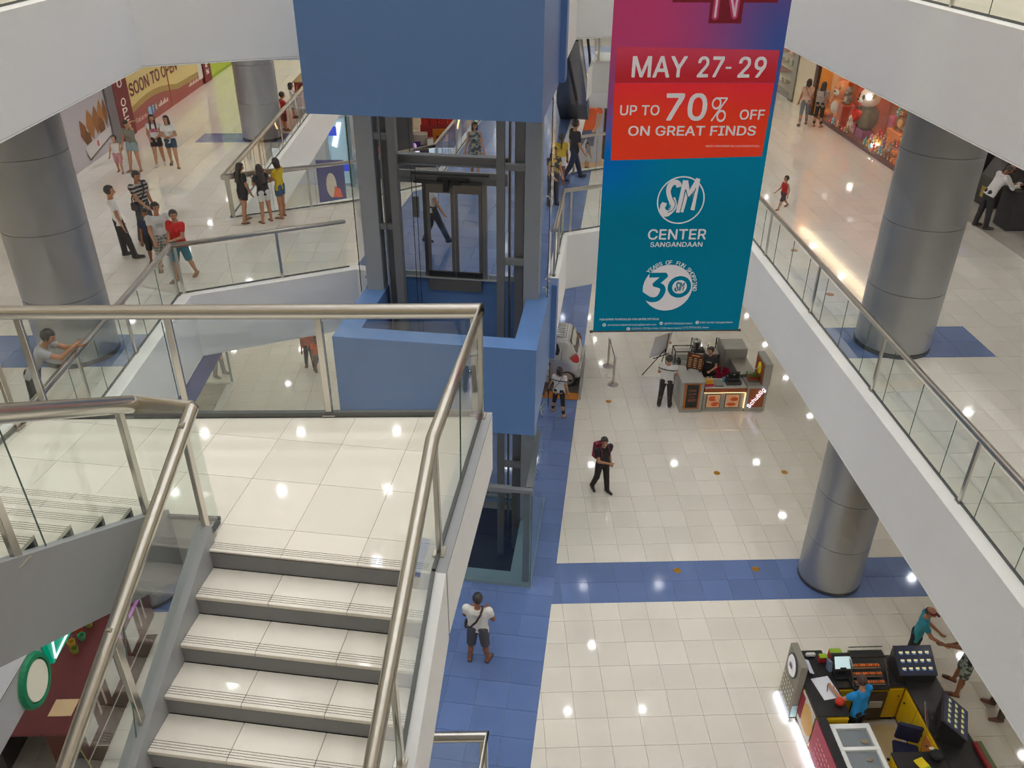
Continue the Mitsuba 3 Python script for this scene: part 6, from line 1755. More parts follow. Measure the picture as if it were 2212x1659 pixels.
k = thing('shopfront', 'glazed shopfront with red and pale goods inside, beside the sale banner', 'shopfront')
add('glass', sheet((XR + .05, 22.45, Z2 + .05), (XR + .05, 27, Z2 + .05), (XR + .05, 27, Z3 - 1.4), (XR + .05, 22.45, Z3 - 1.4)), SGLASS, k)
add('back_wall', bx(12.4, 12.45, 22.45, 27, Z2, Z3 - 1.4), S(176, 156, 122, .7), k)
add('plinth', cbx(XR, XR + .3, 22.45, 27, Z2, Z2 + .1, .01), S(130, 126, 116), k)
rng = np.random.default_rng(4)
for i in range(26):
    y, zz = rng.uniform(22.7, 26.2), Z2 + .12 + .42 * rng.integers(0, 5)
    c = [(176, 60, 48), (196, 176, 140), (150, 130, 100), (200, 110, 90), (120, 128, 96), (214, 206, 190)][int(rng.integers(0, 6))]
    add('goods', cbx(11.4 + rng.uniform(0, .4), 11.8 + rng.uniform(0, .4), y, y + rng.uniform(.2, .4), zz, zz + rng.uniform(.2, .36), .02), S(*c, .6), k)
for j in range(5):
    add('shelf', bx(11.35, 12.4, 22.6, 26.9, Z2 + .08 + .42 * j, Z2 + .1 + .42 * j), S(190, 176, 150), k)
# the toy shop window
ts = thing('toy_shop_window', 'brightly lit toy shop window with an orange end wall, crammed with plush toys', 'shop window')
add('floor_step', cbx(XR + .06, 12.85, 12.25, 19.6, Z2, Z2 + .06, .004), S(120, 76, 48, .5), ts)
add('back_wall', bx(12.55, 12.6, 12.25, 19.6, Z2 + .06, Z3 - 1.4), S(190, 96, 40, .6), ts)
add('end_wall', bx(XR + .05, 12.55, 19.60, 19.68, Z2 + .06, Z3 - 1.4), S(232, 168, 84, .6), ts)
add('end_wall', bx(XR + .05, 12.55, 12.25, 12.3, Z2 + .06, Z3 - 1.4), S(214, 150, 84, .6), ts)
add('glass', sheet((XR + .02, 12.3, Z2 + .08), (XR + .02, 18.4, Z2 + .08), (XR + .02, 18.4, Z3 - 1.4), (XR + .02, 12.3, Z3 - 1.4)), SGLASS, ts)
add('sill', cbx(XR - .03, XR + .05, 12.3, 18.6, Z2, Z2 + .09, .006), S(96, 72, 76, .5), ts)
add('pelmet_lamp', bx(XR + .25, XR + .6, 12.6, 19.5, Z3 - 1.52, Z3 - 1.50), S(255, 220, 170), ts, emitter=lamp((13, 9.5, 5.5), .5))
for col, q in (((222, 96, 40), (11.9, 12.5, 16.6, 17.4, 1.5)), ((206, 60, 40), (11.95, 12.5, 17.5, 18.3, 2.2)), ((232, 120, 44), (11.75, 12.5, 14.0, 15.0, .62)), ((196, 70, 110), (11.95, 12.5, 15.1, 15.45, .9)), ((200, 164, 60), (11.75, 12.22, 12.5, 13.95, .55)),
               ((216, 140, 60), (12.24, 12.5, 12.5, 13.95, 1.15)), ((168, 60, 90), (11.35, 11.8, 16.5, 16.76, .55)), ((190, 80, 60), (11.15, 11.6, 17.32, 17.80, .80)), ((150, 90, 60), (11.27, 11.48, 12.4, 15.3, .14)), ((150, 90, 60), (11.49, 11.73, 12.4, 15.3, .28))):
    x0, x1, y0, y1, hh = q
    add('display_block', cbx(x0, x1, y0, y1, Z2 + .06, Z2 + .06 + hh, .02), S(*col, .5), ts)
for i, (y, z) in enumerate(((15.64, 7.45), (14.45, 6.15))):
    k = thing('spot_lamp', ('dazzling spot lamp beside the big panda in the toy shop window', 'dazzling low spot lamp among the plush toys near the column')[i], 'lamp')
    add('bulb', ell((11.22, y, z), .085, 2), S(255, 245, 225), k, emitter=lamp((95, 80, 55), .25))
    add('collar', mv(lathe([(.05, -.02), (.075, .0), (.09, .06), (.06, .12), (0, .12)], 18), tr(11.31, y, z) @ rot(90, (0, 1, 0))), S(160, 150, 130), k)
    if z > 7: add('cable', tube([(11.43, y, z), (11.43, y, Z3 - 1.4)], .012, 6), MATTE, k)
    else: add('stand', tube([(11.43, y, z), (11.43, y, Z2 + .07)], .012, 6), MATTE, k)


def plush_parts(kind):
    body = [ell((0, 0, .30), (.27, .24, .30), 2), ell((-.2, -.16, .12), (.12, .2, .11), 1), ell((.2, -.16, .12), (.12, .2, .11), 1), ell((-.27, -.06, .40), (.09, .12, .2), 1), ell((.27, -.06, .40), (.09, .12, .2), 1)]
    head = [ell((0, -.03, .76), (.25, .23, .23), 2)]
    ears = {'bear': [ell((s * .18, 0, .95), (.085, .05, .085), 1) for s in (-1, 1)], 'bunny': [ell((s * .10, 0, 1.12), (.06, .04, .22), 1) for s in (-1, 1)], 'dog': [ell((s * .24, 0, .76), (.06, .09, .17), 1) for s in (-1, 1)], 'ball': []}[kind]
    if kind == 'ball':
        body = [ell((0, 0, .34), (.36, .33, .34), 2), ell((-.16, -.2, .06), (.12, .14, .07), 1), ell((.16, -.2, .06), (.12, .14, .07), 1)]; head = [ell((0, 0, .72), (.10, .10, .08), 1)]
        muz, eyes = [ell((0, -.3, .30), (.13, .06, .09), 1)], [ell((s * .12, -.29, .44), (.035, .03, .045), 1) for s in (-1, 1)]
    else:
        muz, eyes = [ell((0, -.235, .70), (.11, .07, .085), 1), ell((0, -.21, .30), (.16, .06, .18), 1)], [ell((s * .09, -.22, .82), (.028, .024, .032), 1) for s in (-1, 1)] + [ell((0, -.305, .735), (.035, .02, .025), 1)]
    return cat_(body + head), cat_(ears) if ears else None, cat_(muz), cat_(eyes)


_pl = {}
PT = {k_: plush_parts(k_) for k_ in ('bear', 'bunny', 'dog', 'ball')}
FUR = {n: M(srgb(*c), .9, 0, .1) for n, c in dict(orange=(226, 122, 44), brown=(128, 80, 46), white=(228, 220, 206), pink=(226, 120, 132), red=(206, 50, 44), yellow=(220, 170, 52), teal=(92, 168, 176), purple=(132, 84, 140), grey=(142, 134, 126), tan=(204, 156, 100), black=(38, 34, 32)).items()}


def plush(kind, col, x, y, z, s, face, muz, label):
    k = thing('plush_toy', label, 'plush toy')
    X = tr(x, y, z) @ rot(face) @ np.diag([s, s, s, 1.0])
    for nm, m, c in zip(('body', 'ears', 'muzzle', 'eyes'), PT[kind], (col, col, muz, 'black')):
        if m is None:
            continue
        if (kind, nm, c) not in _pl:
            _pl[(kind, nm, c)] = mikit.ply(m, FUR[c], True)
        add(nm, _pl[(kind, nm, c)], None, k, xf=X)
    return k


KN = dict(bear='teddy bear', bunny='long-eared bunny', dog='floppy-eared dog', ball='round ball-shaped creature')
big = [('bear', 'orange', 11.75, 18.95, Z2 + .07, 1.35, 'white', 'very large orange teddy bear by the orange end wall of the toy shop'),
       ('bear', 'grey', 11.38, 17.56, Z2 + .87, .58, 'white', 'grey teddy bear sitting high behind the woman with the pale backpack'),
       ('dog', 'purple', 12.25, 18.1, Z2 + 2.27, .48, 'pink', 'purple plush dog on the tall red display block'), ('bear', 'pink', 12.25, 17.7, Z2 + 2.27, .48, 'pink', 'pink teddy bear on the tall red display block'),
       ('bear', 'white', 11.45, 17.02, Z2 + .07, .56, 'white', 'white teddy bear on the floor between the panda and the orange bear'), ('bunny', 'grey', 12.2, 17.0, Z2 + 1.57, .56, 'white', 'grey long-eared bunny on the orange display block'),
       ('bear', 'brown', 12.05, 14.5, Z2 + .69, .80, 'tan', 'large brown teddy bear in the middle of the toy shop window'), ('bear', 'white', 12.0, 13.70, Z2 + .62, .52, 'white', 'pale teddy bear between the brown bear and the orange round plush'),
       ('ball', 'teal', 12.25, 15.27, Z2 + .97, .44, 'white', 'teal round plush on the pink display block'), ('ball', 'pink', 12.0, 12.76, Z2 + .66, .60, 'pink', 'large pink round plush half hidden by the column'), ('dog', 'yellow', 12.37, 12.95, Z2 + 1.22, .40, 'tan', 'yellow floppy-eared dog on the highest mustard block'),
       ('ball', 'orange', 12.0, 13.25, Z2 + .66, .56, 'white', 'orange round plush next to the large pink one'), ('ball', 'red', 12.37, 13.5, Z2 + 1.26, .36, 'white', 'red round plush on the highest mustard block')]
for b_ in big:
    kind, col, x, y, z, s, mz, lb = b_
    plush(kind, col, x, y, z, s, 275 + RNG.uniform(-20, 20), mz, lb)
rng = np.random.default_rng(11)
cols = ['orange', 'white', 'tan', 'red', 'yellow', 'pink', 'brown', 'grey', 'teal', 'purple']
heap = []
for row in range(4):
    for y in (np.arange(12.52, 15.3, .235) if row else np.concatenate([np.arange(12.52, 15.3, .235), np.arange(16.6, 18.3, .235)])):
        kind = ('bear', 'dog', 'ball', 'bunny')[int(rng.integers(0, 4))]
        col = cols[int(rng.integers(0, 10))]
        if row == 3 and not 12.6 < y < 13.0:
            continue
        s = rng.uniform(.20, .245)
        x, z = (11.175, 11.375, 11.60, 11.60)[row], Z2 + (.066, .206, .346, .566)[row] + (.018 if kind == 'ball' else .006)
        if row == 3:
            continue
        heap.append((plush(kind, col, x, y, z, s, 275 + rng.uniform(-14, 14), 'white' if col != 'white' else 'tan', ''), col, kind, row))
rown = ('lowest', 'second', 'third')
for i, (k, col, kind, row) in enumerate(heap):
    nb = next(((c, q) for kk, c, q, r in (heap[i + 1:i + 2] or heap[i - 1:i]) if r == row), None)
    labels[k]['label'] = f'small {col} plush {KN[kind]} in the {rown[row]} row' + (f', beside a {nb[0]} {dict(bear="bear", dog="dog", ball="ball creature", bunny="bunny")[nb[1]]}' if nb else ', at its end')
dup_ = {}
for k, *_r in heap:
    dup_.setdefault(labels[k]['label'], []).append(k)
for lb, ks in dup_.items():
    if len(ks) > 1:
        for q_, k in enumerate(ks):
            labels[k]['label'] = lb + (', nearer the column' if q_ == 0 else ', nearer the panda' if q_ == 1 else ', nearer the orange bear')
k = thing('plush_panda', 'giant white panda in a dark jacket holding a red heart in the toy shop window', 'plush toy')
PX = tr(11.47, 15.95, Z2 + .07)
add('stand', mv(cbx(-.2, .2, -.3, .3, 0, .32, .02), PX), S(130, 40, 100, .6), k)
add('jacket', mv(cat_([ell((0, 0, .72), (.34, .40, .44), 2), ell((-.2, .36, .72), (.15, .14, .3), 2), ell((-.2, -.36, .72), (.15, .14, .3), 2)]), PX), S(72, 66, 48, .9), k, smooth=True)
add('head', mv(ell((-.06, 0, 1.36), (.33, .37, .32), 3), PX), FUR['white'], k, smooth=True)
add('muzzle', mv(ell((-.36, 0, 1.28), (.10, .14, .10), 2), PX), FUR['white'], k, smooth=True)
add('ears', mv(cat_([ell((.0, s * .28, 1.64), (.08, .12, .12), 2) for s in (-1, 1)]), PX), FUR['black'], k, smooth=True)
add('eye_patches', mv(cat_([ell((-.345, s * .15, 1.40), (.04, .065, .08), 2) for s in (-1, 1)] + [ell((-.46, 0, 1.31), (.03, .05, .035), 1)]), PX), FUR['black'], k, smooth=True)
hp = [(16 * math.sin(t) ** 3 / 17 * .26, (13 * math.cos(t) - 5 * math.cos(2 * t) - 2 * math.cos(3 * t) - math.cos(4 * t)) / 17 * .24) for t in np.linspace(0, 2 * PI, 40)[:-1]]
hm = trimesh.creation.extrude_polygon(Polygon(hp), .16, engine='earcut'); v = hm.vertices; hm.vertices = np.stack([-.40 - v[:, 2] + .08, v[:, 0], .80 + v[:, 1]], 1)
add('heart', mv(hm, PX), M((.55, .02, .012), .8), k)
# arcade corner and the guard's podium
add('wall_right_002', cat_([bx(12.9, 13.0, -12, 12.2, Z2, Z3 - 1.4)]), S(150, 146, 142, .7), kind='structure', label='grey wall behind the arcade machines past the round column')
for i, (y, lb, c1, c2) in enumerate(((10.2, 'arcade machine with a pink lit screen behind the podium guard', (206, 150, 230), (30, 70, 200)), (9.15, 'arcade machine with a dim teal screen beyond the podium guard', (40, 120, 130), (30, 60, 120)))):
    k = thing('arcade_machine', lb, 'arcade machine')
    X = tr(12.35, y, Z2)
    add('cabinet', mv(hull([(-.35, -.33, .0), (-.35, .33, 0), (.4, -.33, 0), (.4, .33, 0), (-.35, -.33, .78), (-.35, .33, .78), (-.02, -.33, .95), (-.02, .33, .95), (.4, -.33, 1.75), (.4, .33, 1.75), (.1, -.33, 1.75), (.1, .33, 1.75)]), X), BLACK, k)
    add('screen', mv(beam((-.065, 0, .92), (.10, 0, 1.46), .56, .012, up=(-1, 0, .3)), X), S(*c1, .3), k, emitter=lamp(np.array(srgb(*c1)) * 1.1, .04))
    add('marquee', mv(cbx(.04, .12, -.3, .3, 1.54, 1.72, .01), X), S(*c2, .3), k, emitter=lamp(np.array(srgb(*c2)) * 1.6, .03))
    add('coin_door', mv(cbx(-.36, -.352, -.15, .15, .2, .5, .004), X), S(150, 130, 60, .4, .5), k)
pd = thing('podium', 'black guard podium past the round column on the gallery', 'podium')
add('body', cbx(11.58, 12.05, 7.12, 7.75, Z2, Z2 + 1.0, .01), MATTE, pd); add('top', cbx(11.52, 12.15, 7.06, 7.80, Z2 + 1.0, Z2 + 1.05, .01), BLACK, pd)
k = thing('helmet', 'dark helmet with a pale visor lying on the podium', 'helmet')
add('shell', ell((11.85, 7.45, Z2 + 1.13), (.14, .12, .075), 2), BLACK, k, smooth=True); add('visor', ell((11.75, 7.40, Z2 + 1.12), (.06, .09, .05), 2), S(190, 190, 186, .2), k, smooth=True)
k = thing('logbook', 'open yellowish logbook under the hands of the podium guard', 'book')
add('pages', cbx(11.56, 11.72, 7.25, 7.55, Z2 + 1.052, Z2 + 1.065, .002), S(206, 196, 150), k); add('cover', cbx(11.555, 11.725, 7.245, 7.555, Z2 + 1.0505, Z2 + 1.0525, .0005), S(60, 50, 40), k)
k = thing('bench', 'low peach coloured box bench beyond the podium', 'bench')
add('seat', cbx(12.2, 12.85, 6.2, 8.6, Z2 + .36, Z2 + .42, .01), S(198, 160, 134, .6), k); add('box', cbx(12.22, 12.85, 6.22, 8.58, Z2, Z2 + .36, .01), S(186, 146, 122, .6), k)

# ------------------------------------------------------------------ beyond the lift: escalator, stair landing, far shops
es = thing('escalator', 'dark polished underside of an escalator hanging behind the blue lift shaft', 'escalator')
pa, pb = lp(-.72, 9.0, 9.95), lp(-.72, 16.0, 6.95)
PLATE = M((.045, .05, .055), .16, .3, .6)
for u0, u1, nm in ((-1.16, -.40, 'soffit_panel'), (-.30, .0, 'soffit_panel')):
    add(nm, hull([lp(u, v, z + dz) for u in (u0, u1) for v, z in ((8.9, 10.0), (16.0, 6.95)) for dz in (0, .35)]), PLATE, es)
add('truss', hull([lp(u, v, z + dz) for u in (-1.1, -.06) for v, z in ((8.9, 10.2), (16.0, 7.12)) for dz in (0, .7)]), S(44, 46, 48, .4), es)
add('lower_landing', hull([lp(u, v, z) for u in (-1.1, -.06) for v, z in ((16.0, 7.1), (16.0, 7.7), (18.2, 5.95), (18.2, 6.4), (19.4, 5.95), (19.4, 6.0))]), S(60, 62, 64, .4, .4), es)
add('handrail', tube([lp(-1.13, 9.0, 11.6), lp(-1.13, 16.2, 8.5), lp(-1.13, 18.3, 7.2), lp(-1.13, 19.2, 6.9)], .04, 8), MATTE, es); add('handrail', tube([lp(-.03, 9.0, 11.6), lp(-.03, 16.2, 8.5), lp(-.03, 18.3, 7.2), lp(-.03, 19.2, 6.9)], .04, 8), MATTE, es)
ml = thing('stair_landing', 'white stair landing with a small glass balustrade above the far opening, beside the banner', 'landing')
add('slab', prism(Polygon([(1.42, 12.3), (1.70, 13.4), (4.6, 13.4), (4.6, 15.4), (1.98, 15.4)]), 8.02, 8.86), WHITE, ml)
add('kerb', cat_([bx(1.8, 4.6, 13.42, 13.62, 8.86, 8.92), bx(1.95, 2.05, 13.62, 15.3, 8.86, 8.92)]), CURB, ml)
add('handrail', tube([(2.0, 15.3, 9.62), (1.86, 13.52, 9.62), (4.6, 13.52, 9.62)], .03, 10), STEEL, ml)
add('glass_pane', cat_([sheet((1.88, 13.53, 8.95), (4.6, 13.53, 8.95), (4.6, 13.53, 9.56), (1.88, 13.53, 9.56))]), GLASS, ml)
for x, y in ((1.87, 13.54), (2.9, 13.54), (2.0, 15.2)):
    add('post', cbx(x - .03, x + .03, y - .02, y + .02, 8.92, 9.6, .004), STEEL, ml)
# far ground floor shops
fs = thing('clothes_shop', 'far clothes shop on the ground floor with lit cream walls and dark garments', 'shop')
add('back_wall', bx(-2.6, 9, 37.4, 37.6, 0, 4.4), S(224, 196, 150, .7), fs)
add('side_wall', bx(-2.7, -2.5, 34.6, 37.4, 0, 4.4), S(70, 24, 34, .6), fs)
add('fascia', bx(-2.6, 9, 34.4, 34.6, 3.5, 4.4), S(52, 54, 58, .5), fs)
add('pier', bx(2.9, 3.35, 34.4, 34.8, 0, 3.5), S(184, 186, 196, .5), fs)
add('shop_light', bx(-2, 9, 35.2, 36.8, 4.3, 4.35), S(255, 230, 190), fs, emitter=lamp((9, 7.4, 5), .15))
for i, (x, y, c, c2) in enumerate(((-1.4, 35.2, (28, 26, 26), (28, 26, 26)), (.2, 35.4, (34, 30, 28), (214, 110, 36)), (1.1, 35.0, (216, 112, 40), (30, 28, 28)), (1.75, 35.3, (30, 28, 30), (60, 56, 60)), (2.45, 35.6, (228, 92, 80), (214, 206, 200)))):
    k = thing('mannequin', ('far mannequin all in black at the edge of the clothes shop', 'far mannequin in a dark jacket over orange', 'far mannequin in an orange top and dark trousers', 'far mannequin in black and grey', 'far mannequin in a coral top and white shorts')[i], 'mannequin')
    X = tr(x, y, 0)
    add('base', mv(lathe([(0, .02), (.2, .02), (.2, 0)], 20), X), GREY, k)
    add('legs', mv(cat_([tube([(s * .08, 0, .02), (s * .09, 0, .5), (s * .08, 0, .9)], [.05, .06, .085], 10) for s in (-1, 1)]), X), S(*c2, .7), k)
    add('torso', mv(cat_([ell((0, 0, 1.2), (.2, .13, .36), 2)] + [tube([(s * .2, 0, 1.42), (s * .27, 0, 1.12), (s * .25, -.06, .88)], [.06, .05, .035], 8) for s in (-1, 1)]), X), S(*c, .7), k)
    add('head', mv(cat_([ell((0, 0, 1.68), (.075, .09, .11), 2), tube([(0, 0, 1.45), (0, 0, 1.62)], .045, 8)]), X), S(205, 190, 176, .5), k)
ps = thing('poster', 'far poster of a torso in an orange T-shirt that reads Everything, on a grey shopfront', 'poster')
add('sheet', bx(3.5, 5.15, 34.355, 34.395, .0, 3.4), S(176, 180, 196, .6), ps)
add('shirt_print', flat(Polygon([(3.72, 3.35), (4.85, 3.3), (5.1, 2.75), (4.86, 2.6), (4.78, 2.85), (4.7, 1.9), (4.25, 1.55), (3.95, 1.75), (3.95, 2.7), (3.66, 2.6)]), 34.355, .004), S(232, 100, 52, .6), ps)
add('skin_print', flat(union_all([LineString([(4.95, 2.62), (4.86, 2.1), (4.6, 1.75)]).buffer(.09), LineString([(3.76, 2.6), (3.74, 1.9)]).buffer(.07)]), 34.35, .003), S(206, 160, 130, .6), ps)
add('jeans_print', flat(Polygon([(3.9, 1.75), (4.75, 1.85), (4.65, .92), (4.32, .92), (4.25, 1.4), (4.0, .92), (3.7, .92)]), 34.352, .002), S(84, 92, 116, .6), ps)
add('lettering', letters('Everything', 4.0, 4.72, 2.98, .17, 34.349, True, .004), S(236, 226, 214), ps)
k = thing('shoe_shelf', 'far dark shelf of small bright goods beside the poster', 'shelf')
add('frame', bx(5.3, 7.6, 35.0, 35.4, 0, 3.2), S(40, 38, 38), k)
for j in range(4):
    add('goods', cat_([bx(5.4 + .22 * i, 5.55 + .22 * i, 34.9, 35.0, .5 + .6 * j, .62 + .6 * j) for i in range(9)]), S(214, 190, 140) if j % 2 else S(170, 120, 90), k)
for poly, c in ((Polygon([(2.5, 33.9), (8.5, 31.5), (8.5, 34.2), (3, 36.2)]), (206, 172, 128)), (Polygon([(2.6, 32.9), (8.5, 30.4), (8.5, 31.5), (2.5, 33.9)]), (206, 198, 178)), (Polygon([(-2.0, 26), (8.5, 24), (8.5, 30.3), (2.6, 32.8), (-1, 33.5)]), (96, 108, 150))):
    add('inlay', prism(poly, .001, .006), S(*c, .15), 'floor')
fk = thing('donut_stall', 'far dark stall with a round lilac sign and white glowing lettering behind the lift', 'stall')
add('counter', cbx(-5.7, -3.1, 33.5, 35.0, 0, 1.05, .01), S(44, 36, 44, .5), fk); add('hood', cbx(-5.4, -4.6, 34.0, 34.6, 1.05, 1.7, .05), S(160, 150, 140), fk); add('machine', cbx(-4.6, -4.25, 33.7, 34.1, 1.05, 1.5, .02), S(190, 190, 190, .3, .6), fk)
add('sign_board', bx(-5.66, -4.95, 33.42, 33.5, .55, 1.42), S(44, 24, 90, .4), fk)
add('round_sign', flat(Point(-5.36, 1.18).buffer(.20, 24), 33.415, .01), S(200, 150, 220), fk, emitter=lamp((.8, .5, .95), .03))
add('sign_mark', flat(union_all([Polygon([(-5.42, 1.06), (-5.26, 1.05), (-5.24, 1.2), (-5.33, 1.18)])]), 33.40, .004), S(235, 215, 245), fk)
add('neon_name', letters('Ferrell', -5.62, -5.0, .78, .20, 33.41, True, .02), S(245, 240, 255), fk, emitter=lamp((2.4, 2.2, 3.0), .04))
add('menu_light', bx(-4.5, -3.18, 33.42, 33.48, .72, 1.08), S(190, 210, 235), fk, emitter=lamp((.52, .66, .82), .04)); add('menu_print', cat_([bx(-4.2 + .14 * i, -4.12 + .14 * i, 33.41, 33.42, z, z + .06) for i in range(7) for z in (.84, .95) if i != 2]), S(90, 110, 140), fk)
rk = thing('snack_cart', 'far red cart with a yellow picture panel behind the lift', 'cart')
add('front', cbx(-5.1, -3.1, 36.0, 36.1, 0, 1.7, .01), S(126, 30, 34, .5), rk); add('picture', cbx(-4.4, -3.5, 35.98, 36.0, .5, 1.5, .004), S(196, 116, 34, .5), rk)
for i in range(4):
    add('red_box', cbx(-5.05 + .5 * i, -4.6 + .5 * i, 36.1, 36.9, .2, 2.3 + .1 * (i % 2), .02), S(150 + 10 * i, 34, 30, .5), rk)
add('figure_print', cat_([flat(sbox(-4.2, .8, -4.0, 1.1), 35.975), flat(sbox(-3.8, .75, -3.62, 1.1), 35.975)]), S(110, 40, 30, .5), rk)
add('glow_lamp', tube([(-3.0, 36, 1.5), (-2.85, 36, 2.1)], .05, 8), S(255, 220, 150), rk, emitter=lamp((7, 4, 1.4), .04))
st = thing('drug_store', 'far shop', 'shop')
labels[st]['label'] = 'far shop with a glowing blue white sign seen below the gallery near the girls'
add('wall', bx(-11.5, -7.6, 30.4, 30.6, 0, 3.5), S(200, 208, 222, .5), st); add('window', bx(-9.3, -8.35, 30.3, 30.38, .1, 3.4), S(150, 190, 206, .2), st, emitter=lamp((.30, .40, .46), .04))
add('glow_sign', hull([(-9.2, 30.26, 2.05), (-8.95, 30.26, 1.95), (-8.62, 30.26, 3.2), (-8.85, 30.26, 3.2), (-9.2, 30.28, 2.05), (-8.62, 30.28, 3.2)]), S(250, 250, 255), st, emitter=lamp((3.6, 3.8, 4.4), .06))
add('blue_panel', cat_([bx(-9.3, -8.9, 30.25, 30.29, 2.55, 3.0), bx(-8.9, -8.4, 30.25, 30.29, .75, 1.1)]), S(40, 60, 200, .3), st, emitter=lamp((.08, .12, .7), .03))
add('pier', bx(-9.5, -9.3, 30.0, 30.3, 0, 3.5), S(170, 190, 205, .4), st); add('pier', bx(-8.4, -8.2, 30.0, 30.3, 0, 3.5), S(110, 150, 165, .3), st)
add('door_rail', bx(-10.2, -9.5, 30.25, 30.3, .95, 1.02), S(30, 40, 90), st)
vp = thing('violet_panel', 'dusky violet stand panel with a coral and cream round picture at a far shop', 'panel')
add('panel', bx(-9.55, -8.25, 27.4, 27.5, .0, 2.1), S(84, 84, 128, .5), vp); add('print', flat(affinity.scale(Point(-8.9, .9).buffer(.5, 20), .5, 1.2), 27.395), S(206, 196, 190, .5), vp); add('print', flat(Polygon([(-8.85, .3), (-8.4, .3), (-8.5, .75), (-8.75, .85)]), 27.39), S(224, 110, 90, .5), vp)
dk = thing('dark_shopfront', 'far dark grey shopfront with a red sign, half hidden by the lift post', 'shopfront')
add('wall', bx(-7.5, -5.2, 31.4, 31.6, 0, 3.6), S(44, 46, 52, .4), dk); add('sign', cat_([bx(-7.4 + .3 * i, -7.2 + .3 * i, 31.34, 31.4, .9 + .1 * (i % 2), 1.7) for i in range(5)]), S(186, 90, 90, .5), dk)
lb_ = thing('play_stall', 'far low colourful stall with green and red shapes behind the lift doors', 'stall')
add('counter', cbx(-4.4, -2.0, 22.6, 23.6, 0, .9, .02), S(190, 190, 176, .5), lb_); add('cover', cat_([ell((-4.2 + .35 * i, 22.8 + .2 * (i % 3), .98), (.2, .2, .12), 1) for i in range(7)]), S(150, 170, 80, .6), lb_); add('cushion', cat_([ell((-3.9 + .6 * i, 23.2, 1.05), (.2, .15, .12), 1) for i in range(4)]), S(200, 100, 90, .6), lb_)
kb_ = thing('blue_bin', 'blue standing bin behind the lift, next to the far opening', 'bin')
add('bin', cbx(-4.95, -4.55, 21.8, 22.2, 0, 1.1, .05), S(24, 96, 168, .4), kb_); add('foot', cbx(-4.9, -4.6, 21.85, 22.15, 1.1, 1.14, .01), S(18, 70, 130), kb_)

# ------------------------------------------------------------------ shops at ground level under the left gallery
sh_ = thing('shop_header', 'grey and slate blue shop header band under the edge of the gallery', 'header')
add('band', bx(-7.95, -7.72, -9, 1.0, 3.92, 4.48), S(176, 176, 174, .5), sh_); add('blue_band', bx(-7.95, -7.72, 1.02, 5.0, 3.92, 4.48), S(84, 92, 140, .5), sh_)
add('mullion', cat_([cbx(-7.74, -7.66, -6.74, -6.66, 0, 3.92, .004)]), S(110, 112, 108, .4, .3), sh_)
k = thing('round_sign', 'round lit cream sign with a green rim over the dark food counter', 'sign')
rd = np.array([[0, 0, 1.0, -7.70], [.30, 0, 0, -4.72], [0, .34, 0, 4.10], [0, 0, 0, 1]])
add('lamp', mv(lathe([(0, .05), (.86, .05), (.9, .0)], 28), rd), S(245, 240, 215), k, emitter=lamp((.95, .92, .72), .05))
add('rim', mv(lathe([(.9, 0), (.95, .06), (1.12, .05), (1.2, 0)], 28), rd), S(20, 120, 80), k, emitter=lamp((.01, .22, .12), .02))
k = thing('green_sign', 'green glowing sign with white neon angles next to the round cream one', 'sign')
add('panel', bx(-7.70, -7.62, -4.35, -3.45, 4.0, 4.5), S(10, 130, 90, .3), k, emitter=lamp((.0, .32, .2), .03))
add('neon', cat_([beam((-7.61, a, b), (-7.61, c, d), .025, .02, up=(1, 0, 0)) for a, b, c, d in ((-4.3, 4.05, -4.2, 4.45), (-4.3, 4.05, -3.8, 4.1), (-4.0, 4.2, -3.95, 4.45), (-3.8, 4.2, -3.5, 4.2))]), S(220, 245, 255), k, emitter=lamp((1.4, 2.0, 2.2), .03))
fc = thing('food_counter', 'long dark wooden food counter with white panels and a violet lit edge below the stair', 'counter')
BRN = S(70, 32, 20, .4)
add('front', cbx(-9.1, -8.66, -3.2, .42, 0, 1.0, .01), BRN, fc); add('top', cbx(-9.9, -8.62, -3.25, .42, 1.0, 1.05, .008), S(92, 40, 44, .35), fc)
for i in range(3):
    y0 = -2.7 + 1.05 * i
    add('lit_edge', bx(-8.615, -8.605, y0, y0 + .62, .94, 1.04), S(190, 120, 200), fc, emitter=lamp((.16, .06, .18), .02))
    add('white_panel', cbx(-8.66, -8.648, y0 - .2, y0 + .22, .22, .82, .003), S(190, 188, 182, .5), fc)
    for j in range(2):
        add('slim_panel', cbx(-8.66, -8.65, y0 + .40 + .22 * j, y0 + .46 + .22 * j, .3, .85, .002), S(170, 160, 150, .5), fc)
add('menu_card', cbx(-9.15, -8.75, -2.9, -2.55, 1.052, 1.06, .002), S(226, 196, 150), fc)
for i in range(6):
    add('food_tub', mv(lathe([(.06, 0), (.075, .12), (.065, .12), (.05, .02), (0, .02)], 10), tr(-9.25 - .12 * (i % 2), -1.5 + .16 * i, 1.055)), S(*[(120, 130, 60), (190, 160, 60), (80, 150, 110), (170, 70, 40)][i % 4], .4), fc)
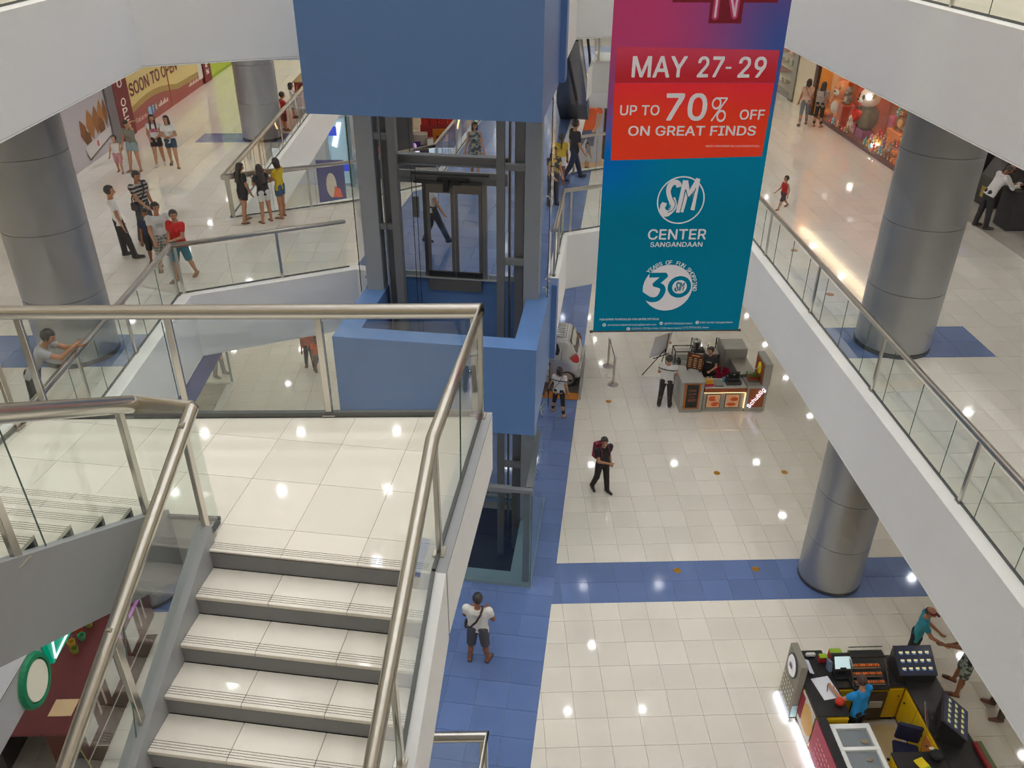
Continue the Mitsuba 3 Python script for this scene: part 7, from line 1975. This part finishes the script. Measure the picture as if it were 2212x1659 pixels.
add('wok_station', cbx(-10.4, -9.95, -3.2, .3, 0, 1.0, .01), S(34, 32, 32, .4), fc); add('warm_lamp', cat_([ell((-9.6, -2.6 + .2 * i, 1.2), .045, 1) for i in range(5)]), S(255, 190, 90), fc, emitter=lamp((2.5, 1.2, .25), .03))
add('green_crate', cbx(-9.6, -9.1, -.35, .3, 1.055, 1.4, .02), S(20, 110, 66, .5), fc)
for i in range(5):
    add('brown_panel', cbx(-8.55, -8.42, -6.6 + 1.3 * i, -5.32 + 1.3 * i, .002, .012, .003) if False else cbx(-8.64, -8.42, -6.6 + 1.3 * i, -5.32 + 1.3 * i, .001, .006, .001), S(70, 52, 40, .4), 'floor')
k = thing('menu_stand', 'black A-shaped menu stand at the end of the dark food counter', 'stand')
add('board', hull([(-8.35, -3.95, 0.01), (-8.35, -3.4, 0.01), (-8.5, -3.95, 1.1), (-8.5, -3.4, 1.1), (-8.4, -3.95, 0.01), (-8.55, -3.4, 1.1), (-8.55, -3.95, 1.1), (-8.4, -3.4, 0.01)]), MATTE, k); add('trim', tube([(-8.34, -3.4, .02), (-8.49, -3.4, 1.1)], .012, 6), S(150, 140, 60), k)
ww = thing('glass_shop_corner', 'glass shop corner with a pale kerb and grey wooden floor, below the gallery by the trousers of the guard', 'shop corner')
labels[ww]['label'] = 'glass shop corner with a pale kerb and grey wood floor below the gallery'
add('kerb', cat_([beam((-9.55, 4.5, .05), (-9.40, 10.02, .05), .14, .1), beam((-9.40, 10.02, .05), (-13.5, 10.3, .05), .08, .06)]), S(212, 212, 206, .4), ww)
add('corner_post', cbx(-9.46, -9.40, 10.0, 10.06, 0, 3.9, .004), S(150, 160, 158, .3, .4), ww)
add('glass', sheet((-9.46, 4.5, .1), (-9.43, 10.0, .1), (-9.43, 10.0, 3.9), (-9.46, 4.5, 3.9)), GLASS, ww)
for i in range(8):
    add('plank', cbx(-13.4, -9.62, 5.2 + .6 * i, 5.79 + .6 * i, .002, .02, .003), S(*[(128, 120, 110), (116, 108, 98), (138, 130, 120)][i % 3], .5), ww)
